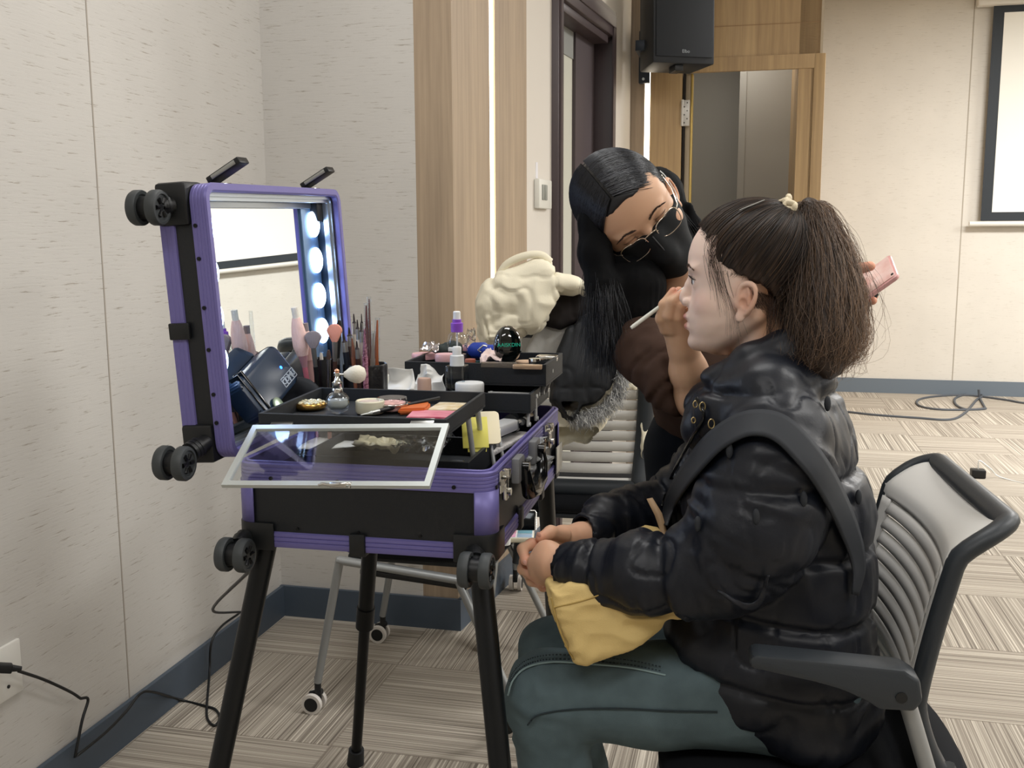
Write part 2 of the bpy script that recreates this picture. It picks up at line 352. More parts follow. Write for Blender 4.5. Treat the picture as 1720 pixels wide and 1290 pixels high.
# corridor seen through the oak doorway
cD = 1.5
aC = float(np.dot(onW(1143)-C0, v)); aR = float(np.dot(e4-C0, v))
GREYW = mat('corridor_paint', '#aaa79f', .75)
wallbox('wall_corridor_left', room(aC-.35, bE+.1), room(aC-.35, bE+cD+.1), 0, 2.6, .08, GREYW)
wallbox('wall_corridor_back', room(aC-.35, bE+cD), room(aR-.38, bE+cD), 0, 2.6, .08, GREYW)
wallbox('wall_corridor_right', room(aR-.30, bE+cD), room(aR-.38, bE+cD-.5), 0, 2.6, .04, GREYW)
wallbox('wall_corridor_back_2', room(aR-.38, bE+cD-.5), room(aR+.01, bE+cD-.5), 0, 2.6, .08, GREYW)
wallbox('wall_corridor_right_2', room(aR+.01, bE+cD), room(aR+.01, bE+.1), 0, 2.6, .03, GREYW)
Lc = bpy.data.lights.new('corridor_fill', 'AREA'); Lc.size = .4; Lc.energy = 4; Lc.color = (1, .95, .88); lc = bpy.data.objects.new('corridor_fill', Lc); COL.objects.link(lc); lc.location = room(aC+.2, bE+.7, 2.5)  # added fill lamp to brighten the corridor; no fixture is seen there
cm = B(); box(cm, -.4, aR-aC+.03, 0, cD+.1, 2.55, 2.6, frame(room(aC, bE+.1), v)); mk('ceiling_corridor', cm, GREYW, kind='structure')
# timber lining, dark gap, brass edge and hinge of the oak doorway
Mo = frame(flat(e3), v); Lo = float(np.dot(e4-e3, v))
d2 = thing('door_2', flat(e3), 'open oak doorway with a brass hinge behind the two people', 'door'); d2['kind'] = 'structure'
bm = B(); box(bm, Lo-.015, Lo, 0, .12, 0, WT, Mo); box(bm, 0, Lo, -.006, .02, WT-.02, WT+.05, Mo); box(bm, Lo-.005, Lo+.05, -.006, .02, 0, WT+.05, Mo, .003); mk('door_frame', bm, OAKD, d2)
bm = B(); box(bm, .005, .016, .01, .1, 0, WT-.02, Mo); mk('gap', bm, mat('gap_dark', '#1d1512', .7), d2)
bm = B(); box(bm, .016, .043, .03, .09, 0, WT-.02, Mo, .003); mk('door_edge', bm, mat('door_edge_beige', '#b7a68c', .5), d2)
bm = B(); box(bm, .043, .054, .025, .085, 0, WT-.02, Mo, .003); mk('edge_strip', bm, mat('brass_strip', '#c9ad62', .35, .3), d2)
hz = onW(1150, 190)[2]
bm = B(); box(bm, -.004, .04, -.012, .035, hz-.065, hz+.065, Mo, .002); cyl(bm, (0.004, -.014, hz-.066), (0.004, -.014, hz+.066), .006, M=Mo); h_ = mk('hinge', bm, mat('hinge_white_metal', '#d8d5cf', .4, .3), d2)
bm = B()
for i in range(6): cyl(bm, (.014+.014*(i % 2), -.0135, hz-.05+.02*i), (.014+.014*(i % 2), -.011, hz-.05+.02*i), .0035, 8, M=Mo)
mk('screw', bm, mat('screw_dark', '#4a4540', .5, .5), h_)
# skirting boards
BH = .105
wallbox('baseboard_left', room(.015, -7), room(.015, -.013), 0, BH, .012, SKIRT)
wallbox('baseboard_middle', room(0, -.015), K0-u*.015+v*.012, 0, BH, .012, SKIRT)
wallbox('baseboard_splay', K0-nS*.013-dS*.01, dA-nS*.013, 0, BH, .012, SKIRT)
wallbox('baseboard_far', room(aE, bF-.015), room(10.5, bF-.015), 0, BH+.01, .012, mat('skirting_grey', '#66707a', .5))
# panel joints in the wallpaper
JT = mat('panel_joint', '#a39b91', .8)
j1 = at_plane(197, 860, C0, v); b1 = float(np.dot(j1-C0, u))
wallbox('trim_3', room(.0012, b1), room(.0012, b1+.004), BH, CEIL, .003, JT)
j2 = at_plane(1617, 330, room(0, bF), u); a2 = float(np.dot(j2-C0, v))
wallbox('trim_4', room(a2, bF-.0012), room(a2+.008, bF-.0012), BH, CEIL, .003, mat('panel_joint_dark', '#a29a8d', .8))
a3 = a2+2.4; wallbox('trim_5', room(a3, bF-.0012), room(a3+.008, bF-.0012), BH, CEIL, .003, MATS['panel_joint_dark'])
# projection screen on the far wall
nb = bF-.06
def onF(px, py): return at_plane(px, py, room(0, nb), u)
s0 = onF(1647, 371); sa = float(np.dot(s0-C0, v)); sz = s0[2]
scr = thing('projection_screen', room(sa+1.5, nb, sz), 'white projection screen with a black border on the far right wall', 'projection screen')
Ms = frame(room(sa, nb, sz), v)
sw = 3.6; sh = CEIL-sz-.12
bm = B(); box(bm, .0, sw, -.002, .002, 0, sh, Ms); mk('border', bm, mat('screen_border', '#20262c', .6), scr)
bm = B(); box(bm, .075, sw-.075, -.0045, -.003, .065, sh-.05, Ms); mk('fabric', bm, mat('screen_white', '#e9e7df', .8), scr)
bm = B(); tube(bm, [(-.08, 0, -.022), (sw+.08, 0, -.022)], .02, 14, M=Ms); mk('bottom_bar', bm, mat('screen_bar', '#d8d5ce', .45), scr)
bm = B(); box(bm, -.12, sw+.12, -.05, .05, sh, sh+.1, Ms, .02); mk('roller_case', bm, MATS['screen_bar'], scr)
# ============================================================ the makeup trolley case
ACH = np.radians(12.1); e2v = np.array([math.sin(ACH), math.cos(ACH), 0]); e1v = np.array([math.cos(ACH), -math.sin(ACH), 0])
FRp = at_z(828, 795, .92); FRp[2] = 0; FLp = FRp-e1v*.415; CW, CL = .415, .605
MC = frame((FLp[0], FLp[1], 0), e1v)          # local x: along the near short side, y: away from the camera, z: up
def cw(x, y, z): return np.array(MC @ Vector((x, y, z)))
PURP = mat('purple_aluminium', '#706aa6', .42, .2, bump=.05, bscale=300)
BLKP = mat('black_case_panel', '#15181c', .42, bump=.12, bscale=700, spec=.5)
BLKM = mat('black_plastic', '#141618', .45)
BLKG = mat('black_gloss', '#0c0e10', .15)
CHR = mat('chrome', '#d6d6d2', .18, 1)
STEEL = mat('brushed_steel', '#a9aba8', .35, .9)
LIN = mat('black_lining', '#1b1f24', .6, bump=.2, bscale=900)
RUB = mat('grey_rubber', '#393d3f', .55)
GLASS = mat('clear_glass', '#ffffff', .02, trans=1, ior=1.45)
CLRP = mat('clear_plastic', '#f4f8fa', .08, trans=1, ior=1.3)
def thin_glass():
    m = bpy.data.materials.new('thin_glass'); m.use_nodes = True; nt = m.node_tree; N = nt.nodes
    g = N.new('ShaderNodeBsdfGlossy'); g.inputs['Roughness'].default_value = .02; t = N.new('ShaderNodeBsdfTransparent'); t.inputs[0].default_value = (.93, .95, .96, 1)
    fr = N.new('ShaderNodeLayerWeight'); fr.inputs[0].default_value = .5; pw = N.new('ShaderNodeMath'); pw.operation = 'POWER'; pw.inputs[1].default_value = 3.2; nt.links.new(fr.outputs['Facing'], pw.inputs[0]); ma = N.new('ShaderNodeMath'); ma.operation = 'MULTIPLY_ADD'; ma.inputs[1].default_value = .8; ma.inputs[2].default_value = .05; nt.links.new(pw.outputs[0], ma.inputs[0]); mx = N.new('ShaderNodeMixShader')
    nt.links.new(ma.outputs[0], mx.inputs[0]); nt.links.new(t.outputs[0], mx.inputs[1]); nt.links.new(g.outputs[0], mx.inputs[2]); nt.links.new(mx.outputs[0], N['Material Output'].inputs[0])
    return m
TGL = thin_glass()
case = thing('makeup_case', cw(CW/2, CL/2, 0), 'black and purple rolling makeup case standing open on four legs', 'makeup case')
ZB, ZT, RC = .788, .92, .027
path = rrect(0, CW, 0, CL, RC)
bm = B(); loop_sweep(bm, path, [(-.003, ZB), (-.003, ZT-.006), (-.010, ZT-.006), (-.010, ZB+.006)], MC)
prism(bm, [(p[0]-p[2]*.004, p[1]-p[3]*.004) for p in path], ZB, ZB+.008, MC); mk('body', bm, BLKP, case, 30)
bm = B(); prism(bm, [(p[0]-p[2]*.012, p[1]-p[3]*.012) for p in path], ZB+.009, ZB+.012, MC); mk('lining', bm, LIN, case)
# purple rails: ribbed top band, bead on the rim, bottom band, rounded corner posts
bm = B()
prof = [(-.011, ZT-.032), (0, ZT-.032)]
for i in range(4): prof += [(.0007, ZT-.029+i*.0055), (.0007, ZT-.0255+i*.0055), (-.0005, ZT-.0245+i*.0055)]
prof += [(.001, ZT-.005), (.001, ZT-.002), (-.001, ZT), (-.004, ZT-.001), (-.0045, ZT-.004), (-.0065, ZT-.004), (-.007, ZT+.001), (-.0095, ZT+.002), (-.012, ZT)]
loop_sweep(bm, path, prof, MC); mk('top_rail', bm, PURP, case, 30)
bm = B(); prof = [(-.008, ZB-.003), (0, ZB-.003)]
for i in range(3): prof += [(.0015, ZB+.001+i*.007), (.0015, ZB+.0055+i*.007), (0, ZB+.0065+i*.007)]
prof += [(-.004, ZB+.022)]
loop_sweep(bm, path, prof, MC); mk('bottom_rail', bm, PURP, case, 30)
def corner_post(cx, cy, sx, sy):
    bm = B(); pts = []
    for i in range(9):
        a = PI/2*i/8; pts.append((cx+sx*(-RC+(RC+.001)*math.cos(a)), cy+sy*(-RC+(RC+.001)*math.sin(a))))
    pts = [(cx+sx*.001, cy+sy*(-RC-.002))]+pts+[(cx+sx*(-RC-.002), cy+sy*.001)]
    P = np.array([[MC @ Vector((x, y, z)) for x, y in pts] for z in (ZB+.03, ZT-.03)]); grid_surf(bm, P)
    mk('corner_post', bm, PURP, case, 60, solid=.003)
for cx, cy, sx, sy in ((0, 0, -1, -1), (CW, 0, 1, -1), (CW, CL, 1, 1), (0, CL, -1, 1)): corner_post(cx, cy, sx, sy)
# corner protectors
def protector(cx, cy, sx, sy, z0, z1, m=BLKM, L=.062, name='corner_guard', par=None, Mx=MC):
    bm = B(); pts = []
    for i in range(9):
        a = PI/2*i/8; pts.append((cx+sx*(-RC+(RC+.004)*math.cos(a)), cy+sy*(-RC+(RC+.004)*math.sin(a))))
    pts = [(cx+sx*.004, cy-sy*L)]+pts+[(cx-sx*L, cy+sy*.004)]
    inn = [(cx-sx*L, cy-sy*.0)]+[(cx-sx*RC*.5, cy-sy*RC*.5)]+[(cx-sx*.0, cy-sy*L)]
    prism(bm, pts+inn, z0, z1, Mx, bev=.002)
    return mk(name, bm, m, par or case, 30)
for a in ((0, 0, -1, -1), (CW, 0, 1, -1), (CW, CL, 1, 1), (0, CL, -1, 1)): protector(*a, ZB-.008, ZB+.036)
# screws on the top band
SCW = mat('screw_black', '#101113', .35, .3)
def screw(P, nrm, par, r=.0032):
    bm = B(); n = V3(nrm).normalized(); cyl(bm, np.array(P)-np.array(n)*.001, np.array(P)+np.array(n)*.0015, r, 10); mk('screw', bm, SCW, par)
for x in (.06, .17, .27, .355): screw(cw(x, -.001, ZT-.024), -e2v, case)
for x in (.10, .2, .3): screw(cw(x, .002, ZB+.028), -e2v, case, .0025)
for y in (.02, .09, .36, .52): screw(cw(CW+.001, y, ZT-.026), e1v, case)
# black clips over the bottom rail
for M_, x0, y0 in ((0, .2, 0), (1, 0, .19), (1, 0, .385)):
    bm = B()
    if M_ == 0: box(bm, x0-.013, x0+.013, -.006, .002, ZB-.008, ZB+.027, MC, .003); box(bm, x0-.013, x0+.013, -.004, .02, ZB-.009, ZB-.004, MC, .001)
    else: box(bm, CW-.002, CW+.006, y0-.013, y0+.013, ZB-.008, ZB+.03, MC, .003)
    mk('rail_clip', bm, BLKM, case)
# casters: two wheels on a stub
def caster(P, par, axle, stem_to):
    root = bpy.data.objects.new('caster', None); COL.objects.link(root); root.parent = par; WORLD[root.name] = np.array(P); root.location = V3(np.array(P)-WORLD[par.name])
    ax = np.array(axle, float); R_ = .0265
    Mw = frame(P, ax, None, (0, 0, 1))
    for s in (-1, 1):
        bm = B(); Mx = Mw @ Matrix.Rotation(PI/2, 4, 'Y')
        lathe(bm, [(0, s*.009), (.010, s*.009), (.018, s*.010), (.0205, s*.008), (R_-.001, s*.008), (R_, s*.010), (R_, s*.020), (R_-.002, s*.0235), (.0205, s*.024), (.0195, s*.0215), (0, s*.0215)], Mx, 36)
        w = mk('wheel', bm, RUB, root, 30)
        bm = B()
        for k in range(6):
            a = k*PI/3; c, d = math.cos(a), math.sin(a)
            tube(bm, [(s*.0222, .0065*c, .0065*d), (s*.0222, .0150*c, .0150*d)], [.0024, .0035], 8, M=Mw)
        mk('spoke_recess', bm, SCW, root, 40)
    bm = B(); cyl(bm, np.array(P)-ax*.012, np.array(P)+ax*.012, .017); cyl(bm, np.array(P)-ax*.022, np.array(P)+ax*.022, .005)
    t = np.array(stem_to, float); d = t-np.array(P); L = np.linalg.norm(d); d /= L
    tube(bm, [np.array(P)+d*.008, np.array(P)+d*(L*.6), t], [.013, .0115, .014], 16)
    for q in (.52, .62, .72): tube(bm, [np.array(P)+d*(L*q-.003), np.array(P)+d*(L*q+.003)], .0165, 16)
    mk('fork', bm, BLKM, root, 40)
    return root
cFL = at(395, 932, 1.51); cFR = at(800, 958, 1.425)
caster(cFL, case, e1v, cw(.012, .0, ZB+.012)); caster(cFR, case, e1v, cw(CW-.03, -.0, ZB+.01))
# legs
def leg(top, foot, r0=.0175, r1=.0155, tele=False):
    top = np.array(top); foot = np.array(foot); bm = B()
    if tele:
        m = top+(foot-top)*.47
        tube(bm, [top, m], .0175, 16); tube(bm, [m-(top-foot)*0.0, foot], .0125, 16); tube(bm, [m+(top-foot)*.03, m-(top-foot)*.035], .0205, 18)
    else: tube(bm, [top, foot], [r0, r1], 16)
    l = mk('leg', bm, mat('leg_black', '#16181a', .35, .4), case, 40)
    d = (foot-top)/np.linalg.norm(foot-top); bm = B(); tube(bm, [foot-d*.045, foot-d*.002], [.0185, .021], 16); mk('rubber_foot', bm, mat('foot_rubber', '#24272a', .7), l, 40)
fBL = at_z(597, 1283, 0)
legd = {}
def extend(px, py, Y, px2, py2, top):      # leg passing through a seen point, continued down to the floor
    q = at(px2, py2, Y); t = np.array(top); d = q-t; return t+d*(t[2]/(-d[2]))
tFL = cw(.035, .03, ZB); tFR = cw(CW-.03, .03, ZB); tBL = cw(.03, CL-.05, ZB); tBR = cw(CW-.02, CL-.06, ZB)
leg(tFL, extend(0, 0, 1.50, 370, 1280, tFL)); leg(tFR, extend(0, 0, 1.40, 839, 1280, tFR)); leg(tBL, fBL, tele=True)
tb = at(906, 812, 2.05); tb[2] = ZB; leg(tBR, extend(0, 0, 2.10, 921, 895, tBR))
# latches on the right side
def latch(y):
    bm = B(); box(bm, CW+.001, CW+.005, y-.018, y+.018, ZT-.040, ZT-.006, MC, .0015)
    cyl(bm, (CW+.007, y-.02, ZT-.022), (CW+.007, y+.02, ZT-.022), .005, 12, M=MC); box(bm, CW+.004, CW+.012, y-.010, y+.010, ZT-.052, ZT-.018, MC, .002); box(bm, CW+.004, CW+.016, y-.007, y+.007, ZT-.016, ZT-.004, MC, .002)
    cyl(bm, (CW+.012, y-.005, ZT-.038), (CW+.018, y-.005, ZT-.038), .006, 10, M=MC)
    mk('latch', bm, CHR, case, 30)
latch(.05); latch(.435)
# carrying handle
bm = B()
bm.free()
for y in (.150, .290):
    bm = B(); box(bm, CW-.001, CW+.014, y-.022, y+.022, ZT-.048, ZT-.006, MC, .004); mk('handle_mount', bm, mat('mount_grey', '#77797c', .5), case, 30)
bm = B(); pts = [(CW+.018, .148, ZT-.022), (CW+.021, .150, ZT-.045), (CW+.022, .165, ZT-.070), (CW+.022, .22, ZT-.078), (CW+.022, .272, ZT-.070), (CW+.021, .290, ZT-.045), (CW+.018, .292, ZT-.022)]
tube(bm, pts, [.007, .010, .012, .013, .012, .010, .007], 14, M=MC); cyl(bm, (CW, .15, ZT-.024), (CW+.026, .15, ZT-.024), .009, 12, M=MC); cyl(bm, (CW, .29, ZT-.024), (CW+.026, .29, ZT-.024), .009, 12, M=MC)
mk('handle', bm, BLKG, case, 60)
# steel guard at the far right corner
bm = B(); box(bm, CW+.004, CW+.007, CL-.075, CL-.01, ZB+.005, ZB+.06, MC, .002); mk('corner_guard', bm, STEEL, case)
# ---------------- mirrored lid, hinged on the left side and leaning back
LEAN = math.radians(3.0)
ML = MC @ Matrix.Translation((-.002, 0, ZT+.002)) @ Matrix.Rotation(-LEAN, 4, 'Y') @ Matrix.Rotation(math.radians(1.2), 4, 'X')      # local z: up along the lid, x: towards the mirror's front, y: away
LH, LD = .428, .079; CLL = .545
def lw(x, y, z): return np.array(ML @ Vector((x, y, z)))
def mapL(p): return p
# loops in the lid's yz-plane: build in a frame whose local xy is (y,z) and local z is depth x
MLp = ML @ Matrix(((0, 0, 1, 0), (1, 0, 0, 0), (0, 1, 0, 0), (0, 0, 0, 1)))
lp = rrect(0, CLL, 0, LH, RC)
bm = B(); loop_sweep(bm, lp, [(-.003, -LD), (-.003, -.006), (-.010, -.006), (-.010, -LD+.006)], MLp)
prism(bm, [(p[0]-p[2]*.004, p[1]-p[3]*.004) for p in lp], -LD, -LD+.006, MLp); mk('lid_shell', bm, BLKP, case, 30)
bm = B(); prof = [(-.011, -.028), (0, -.028)]
for i in range(4): prof += [(.0004, -.026+i*.0055), (.0004, -.0225+i*.0055), (-.0002, -.0215+i*.0055)]
prof += [(.001, -.004), (.0, 0), (-.010, 0), (-.013, -.002), (-.013, -.02)]
loop_sweep(bm, lp, prof, MLp); mk('lid_rail', bm, PURP, case, 30)
bm = B(); prof = [(-.008, -LD-.003), (0, -LD-.003)]
for i in range(3): prof += [(.0006, -LD+.001+i*.007), (.0006, -LD+.0055+i*.007), (0, -LD+.0065+i*.007)]
prof += [(-.004, -LD+.022)]
loop_sweep(bm, lp, prof, MLp); mk('lid_back_rail', bm, PURP, case, 30)
for z0, z1, nm in ((LH-.062, LH+.004, 0), (-.004, .058, 1)):
    bm = B(); box(bm, -LD-.004, -.030, -.005, .05, z0, z1, ML, .006); mk('lid_corner_guard', bm, BLKM, case, 30); bm = B(); box(bm, -LD-.004, -.030, CLL-.05, CLL+.005, z0, z1, ML, .006); mk('lid_corner_guard', bm, BLKM, case, 30)
bm = B(); box(bm, -LD-.005, -LD+.03, -.006, .0, LH*.48-.013, LH*.48+.013, ML, .002); mk('rail_clip', bm, BLKM, case)
for z in (.06, .105, .175, .24, .315, .365): screw(lw(-.022, -.001, z), lw(0, -1, 0)-lw(0, 0, 0), case)
# inside of the lid: silver tray, mirror, lamp boards and eight bulbs
SIL = mat('silver_inner', '#b9c2cc', .3, .85)
inn = rrect(.013, CLL-.013, .013, LH-.013, RC-.013)
bm = B(); loop_sweep(bm, inn, [(0, -.03), (.0, -.014), (-.006, -.014), (-.006, -.019), (-.012, -.019), (-.012, -.03)], MLp); mk('inner_frame', bm, SIL, case, 40)
bm = B(); loop_sweep(bm, inn, [(0.003, -.056), (.003, -.012), (0, -.012), (0, -.056)], MLp); mk('inner_wall', bm, mat('lid_inner_blackblue', '#1a2530', .35, .2), case, 40)
MIR = mat('mirror_silver', '#e6ecef', .008, 1)
XM = -.050
bm = B(); box(bm, XM-.003, XM, .012, CLL-.012, .012, LH-.012, ML); mk('mirror', bm, MIR, case)
for y0, y1 in ((.014, .092), (CLL-.096, CLL-.022)):
    bm = B(); box(bm, XM, XM+.004, y0, y1, .02, LH-.035, ML, .001); mk('lamp_board', bm, mat('lamp_board', '#5f7c9c', .4, .3), case)
bm = B(); box(bm, XM, XM+.006, .016, CLL-.016, LH-.035, LH-.012, ML, .001); mk('mirror_top_trim', bm, SIL, case)
BULB = mat('bulb_glow', '#ffffff', .3, emit='#b4d2ff', es=11)
bz = [.149, .220, .291, .362]
for y in (.066, CLL-.048):
    for z in bz:
        bm = B(); sphere(bm, (0, 0, 0), (.009, .0255, .0255), ML @ Matrix.Translation((XM+.007, y, z)), 12); mk('bulb', bm, BULB, case, 60)
cT = at(249, 349, 1.53); cBt = at(293, 778, 1.50)
caster(cT, case, e1v, lw(-LD+.02, 0, LH-.03)); caster(cBt, case, e1v, lw(-LD+.035, 0, .03))
# small flip-up clips on top of the lid
for px, py, Y in ((388, 305, 1.66), (534, 308, 2.02)):
    q = at(px, py, Y); y = None
    loc = ML.inverted() @ V3(q); y = loc.y
    Mq = ML @ Matrix.Translation((-.045, y, LH+.003)) @ Matrix.Rotation(math.radians(-27), 4, 'Y')
    bm = B(); box(bm, 0, .066, -.017, .017, 0, .011, Mq, .002); a_ = mk('clip_arm', bm, BLKM, case)
    bm = B(); box(bm, .010, .058, -.018, -.0165, .002, .009, Mq, .0005); mk('clip_plate', bm, STEEL, case)
    bm = B(); box(bm, -.058, -.02, y-.014, y+.014, LH+.0, LH+.004, ML, .001); cyl(bm, (-.045, y-.014, LH+.006), (-.045, y+.014, LH+.006), .004, M=ML); mk('clip_hinge', bm, CHR, case)
# black strap stay from lid to tray
bm = B(); tube(bm, [lw(-.03, .10, .09), cw(.02, .09, ZT+.055), cw(.06, .06, ZT+.045), cw(.09, .03, ZT+.05)], .005, 8, flat=.35); mk('lid_stay', bm, BLKM, case, 60)
# ---------------- cantilever trays (parts of the case)
def tray(x0, x1, y0, y1, z, h, tilt=0, t=.006, name='tray'):
    Mt = MC @ Matrix.Translation((x0, y0, z)) @ Matrix.Rotation(math.radians(tilt), 4, 'X')
    w, l = x1-x0, y1-y0; bm = B()
    box(bm, 0, w, 0, l, -h, -h+t*.6, Mt)
    for a in ((0, w, 0, t), (0, w, l-t, l), (0, t, t, l-t), (w-t, w, t, l-t)): box(bm, *a, -h+t*.6, 0, Mt, .0006, 1)
    o = mk(name, bm, LIN, case, 30)
    return Mt
T1 = tray(.055, .352, -.025, .215, 1.003, .025, 1)       # top front
T2 = tray(.07, .357, .08, .275, .916, .036, 0)            # lower front
T3 = tray(.135, .415, .445, .640, 1.026, .042, 0)        # top rear
T4 = tray(.12, .397, .385, .575, .978, .036, 0)          # lower rear

def arm(a, b):
    a = np.array(a); b = np.array(b); bm = B(); tube(bm, [a, b], .0046, 8, flat=.7)
    d = (b-a)/np.linalg.norm(b-a)
    for p_ in (a+d*.004, b-d*.004): cyl(bm, p_, p_+e1v*.005, .0042, 10)
    mk('link_arm', bm, mat('arm_steel', '#e2e4e2', .35, .1), case, 50)
arm(at(785, 692, 1.60), at(797, 785, 1.66)); arm(at(801, 680, 1.66), at(811, 758, 1.72)); arm(at(823, 740, 1.70), at(832, 790, 1.70)); arm(at(836, 720, 1.75), at(845, 772, 1.75))
arm(at(888, 668, 1.86), at(887, 716, 1.86)); arm(at(899, 662, 1.90), at(900, 706, 1.90)); arm(at(926, 620, 1.98), at(909, 662, 1.95)); arm(at(931, 620, 2.03), at(916, 658, 2.0))
arm(at(906, 662, 1.93), at(820, 660, 1.93))
# silver framed glass lid hanging open in front of the top tray
gTL, gTR, gBR, gBL = at(434, 715, 1.505), at(760, 715, 1.44), at(716, 817, 1.335), at(363, 818, 1.40)
gx = (gTR-gTL+gBR-gBL); gx /= np.linalg.norm(gx); gy = (gBL-gTL+gBR-gTR)/2; gl = np.linalg.norm(gy); gy /= gl; gw = (np.linalg.norm(gTR-gTL)+np.linalg.norm(gBR-gBL))/2
MG = frame((gTL+gBL+gTR+gBR)/4, gx, gy)
bm = B()
fwid = .009
lpG = []
for sx, sy in ((-1, -1), (1, -1), (1, 1), (-1, 1)): lpG.append((sx*gw/2, sy*gl/2, sx, sy))
loop_sweep(bm, lpG, [(0, -.003), (0, .003), (-.004, .0042), (-.0045, .003), (-.0055, .003), (-.006, .0042), (-fwid, .003), (-fwid, -.003)], MG)
mk('glass_lid_frame', bm, mat('silver_frame', '#c3c9c8', .35, .6), case, 20)
bm = B(); box(bm, -gw/2+.006, gw/2-.006, -gl/2+.006, gl/2-.006, -.0006, .0006, MG); mk('glass_lid_pane', bm, TGL, case)
for sx in (-.36, .36):
    bm = B(); Mh = MG @ Matrix.Translation((sx*gw, -gl/2, .002)); box(bm, -.018, .018, -.016, -.002, -.001, .003, Mh, .0005); cyl(bm, (-.018, 0, .002), (.018, 0, .002), .0028, 10, M=Mh); box(bm, -.018, .018, .0, .006, .0, .003, Mh); mk('lid_hinge', bm, STEEL, case)
bm = B(); Mh = MG @ Matrix.Translation((0.02, gl/2, -.004)); tube(bm, [(-.025, 0, 0), (-.018, .003, -.005), (-.01, .0, .0), (0, .004, -.005), (.014, .004, -.006), (.022, .0, -.003), (.02, .003, .002)], .0022, 8, M=Mh); box(bm, -.01, .015, -.004, .002, -.002, .004, Mh, .001); mk('lid_catch', bm, CHR, case, 60)
# ============================================================ implicit surfaces: smooth unions of limbs and folds, meshed on a grid
_lat = np.random.default_rng(5).random((32, 32, 32)).astype('f')
def noise(P, sc=1.0, off=0.0):
    Q = np.asarray(P)*sc+off; i = np.floor(Q).astype(int); f_ = Q-i; f_ = f_*f_*(3-2*f_); i &= 31; j = (i+1) & 31
    x0, y0, z0 = i[..., 0], i[..., 1], i[..., 2]; x1, y1, z1 = j[..., 0], j[..., 1], j[..., 2]; fx, fy, fz = f_[..., 0], f_[..., 1], f_[..., 2]
    L = _lat
    a = L[x0, y0, z0]*(1-fx)+L[x1, y0, z0]*fx; b = L[x0, y1, z0]*(1-fx)+L[x1, y1, z0]*fx
    c = L[x0, y0, z1]*(1-fx)+L[x1, y0, z1]*fx; d = L[x0, y1, z1]*(1-fx)+L[x1, y1, z1]*fx
    return (a*(1-fy)+b*fy)*(1-fz)+(c*(1-fy)+d*fy)*fz
def ridge(P, sc, off=0.0): return 1-np.abs(noise(P, sc, off)*2-1)*2
def crease(P, sc, off=0.0, w=.04): return -np.exp(-((noise(P, sc, off)-.5)/w)**2)
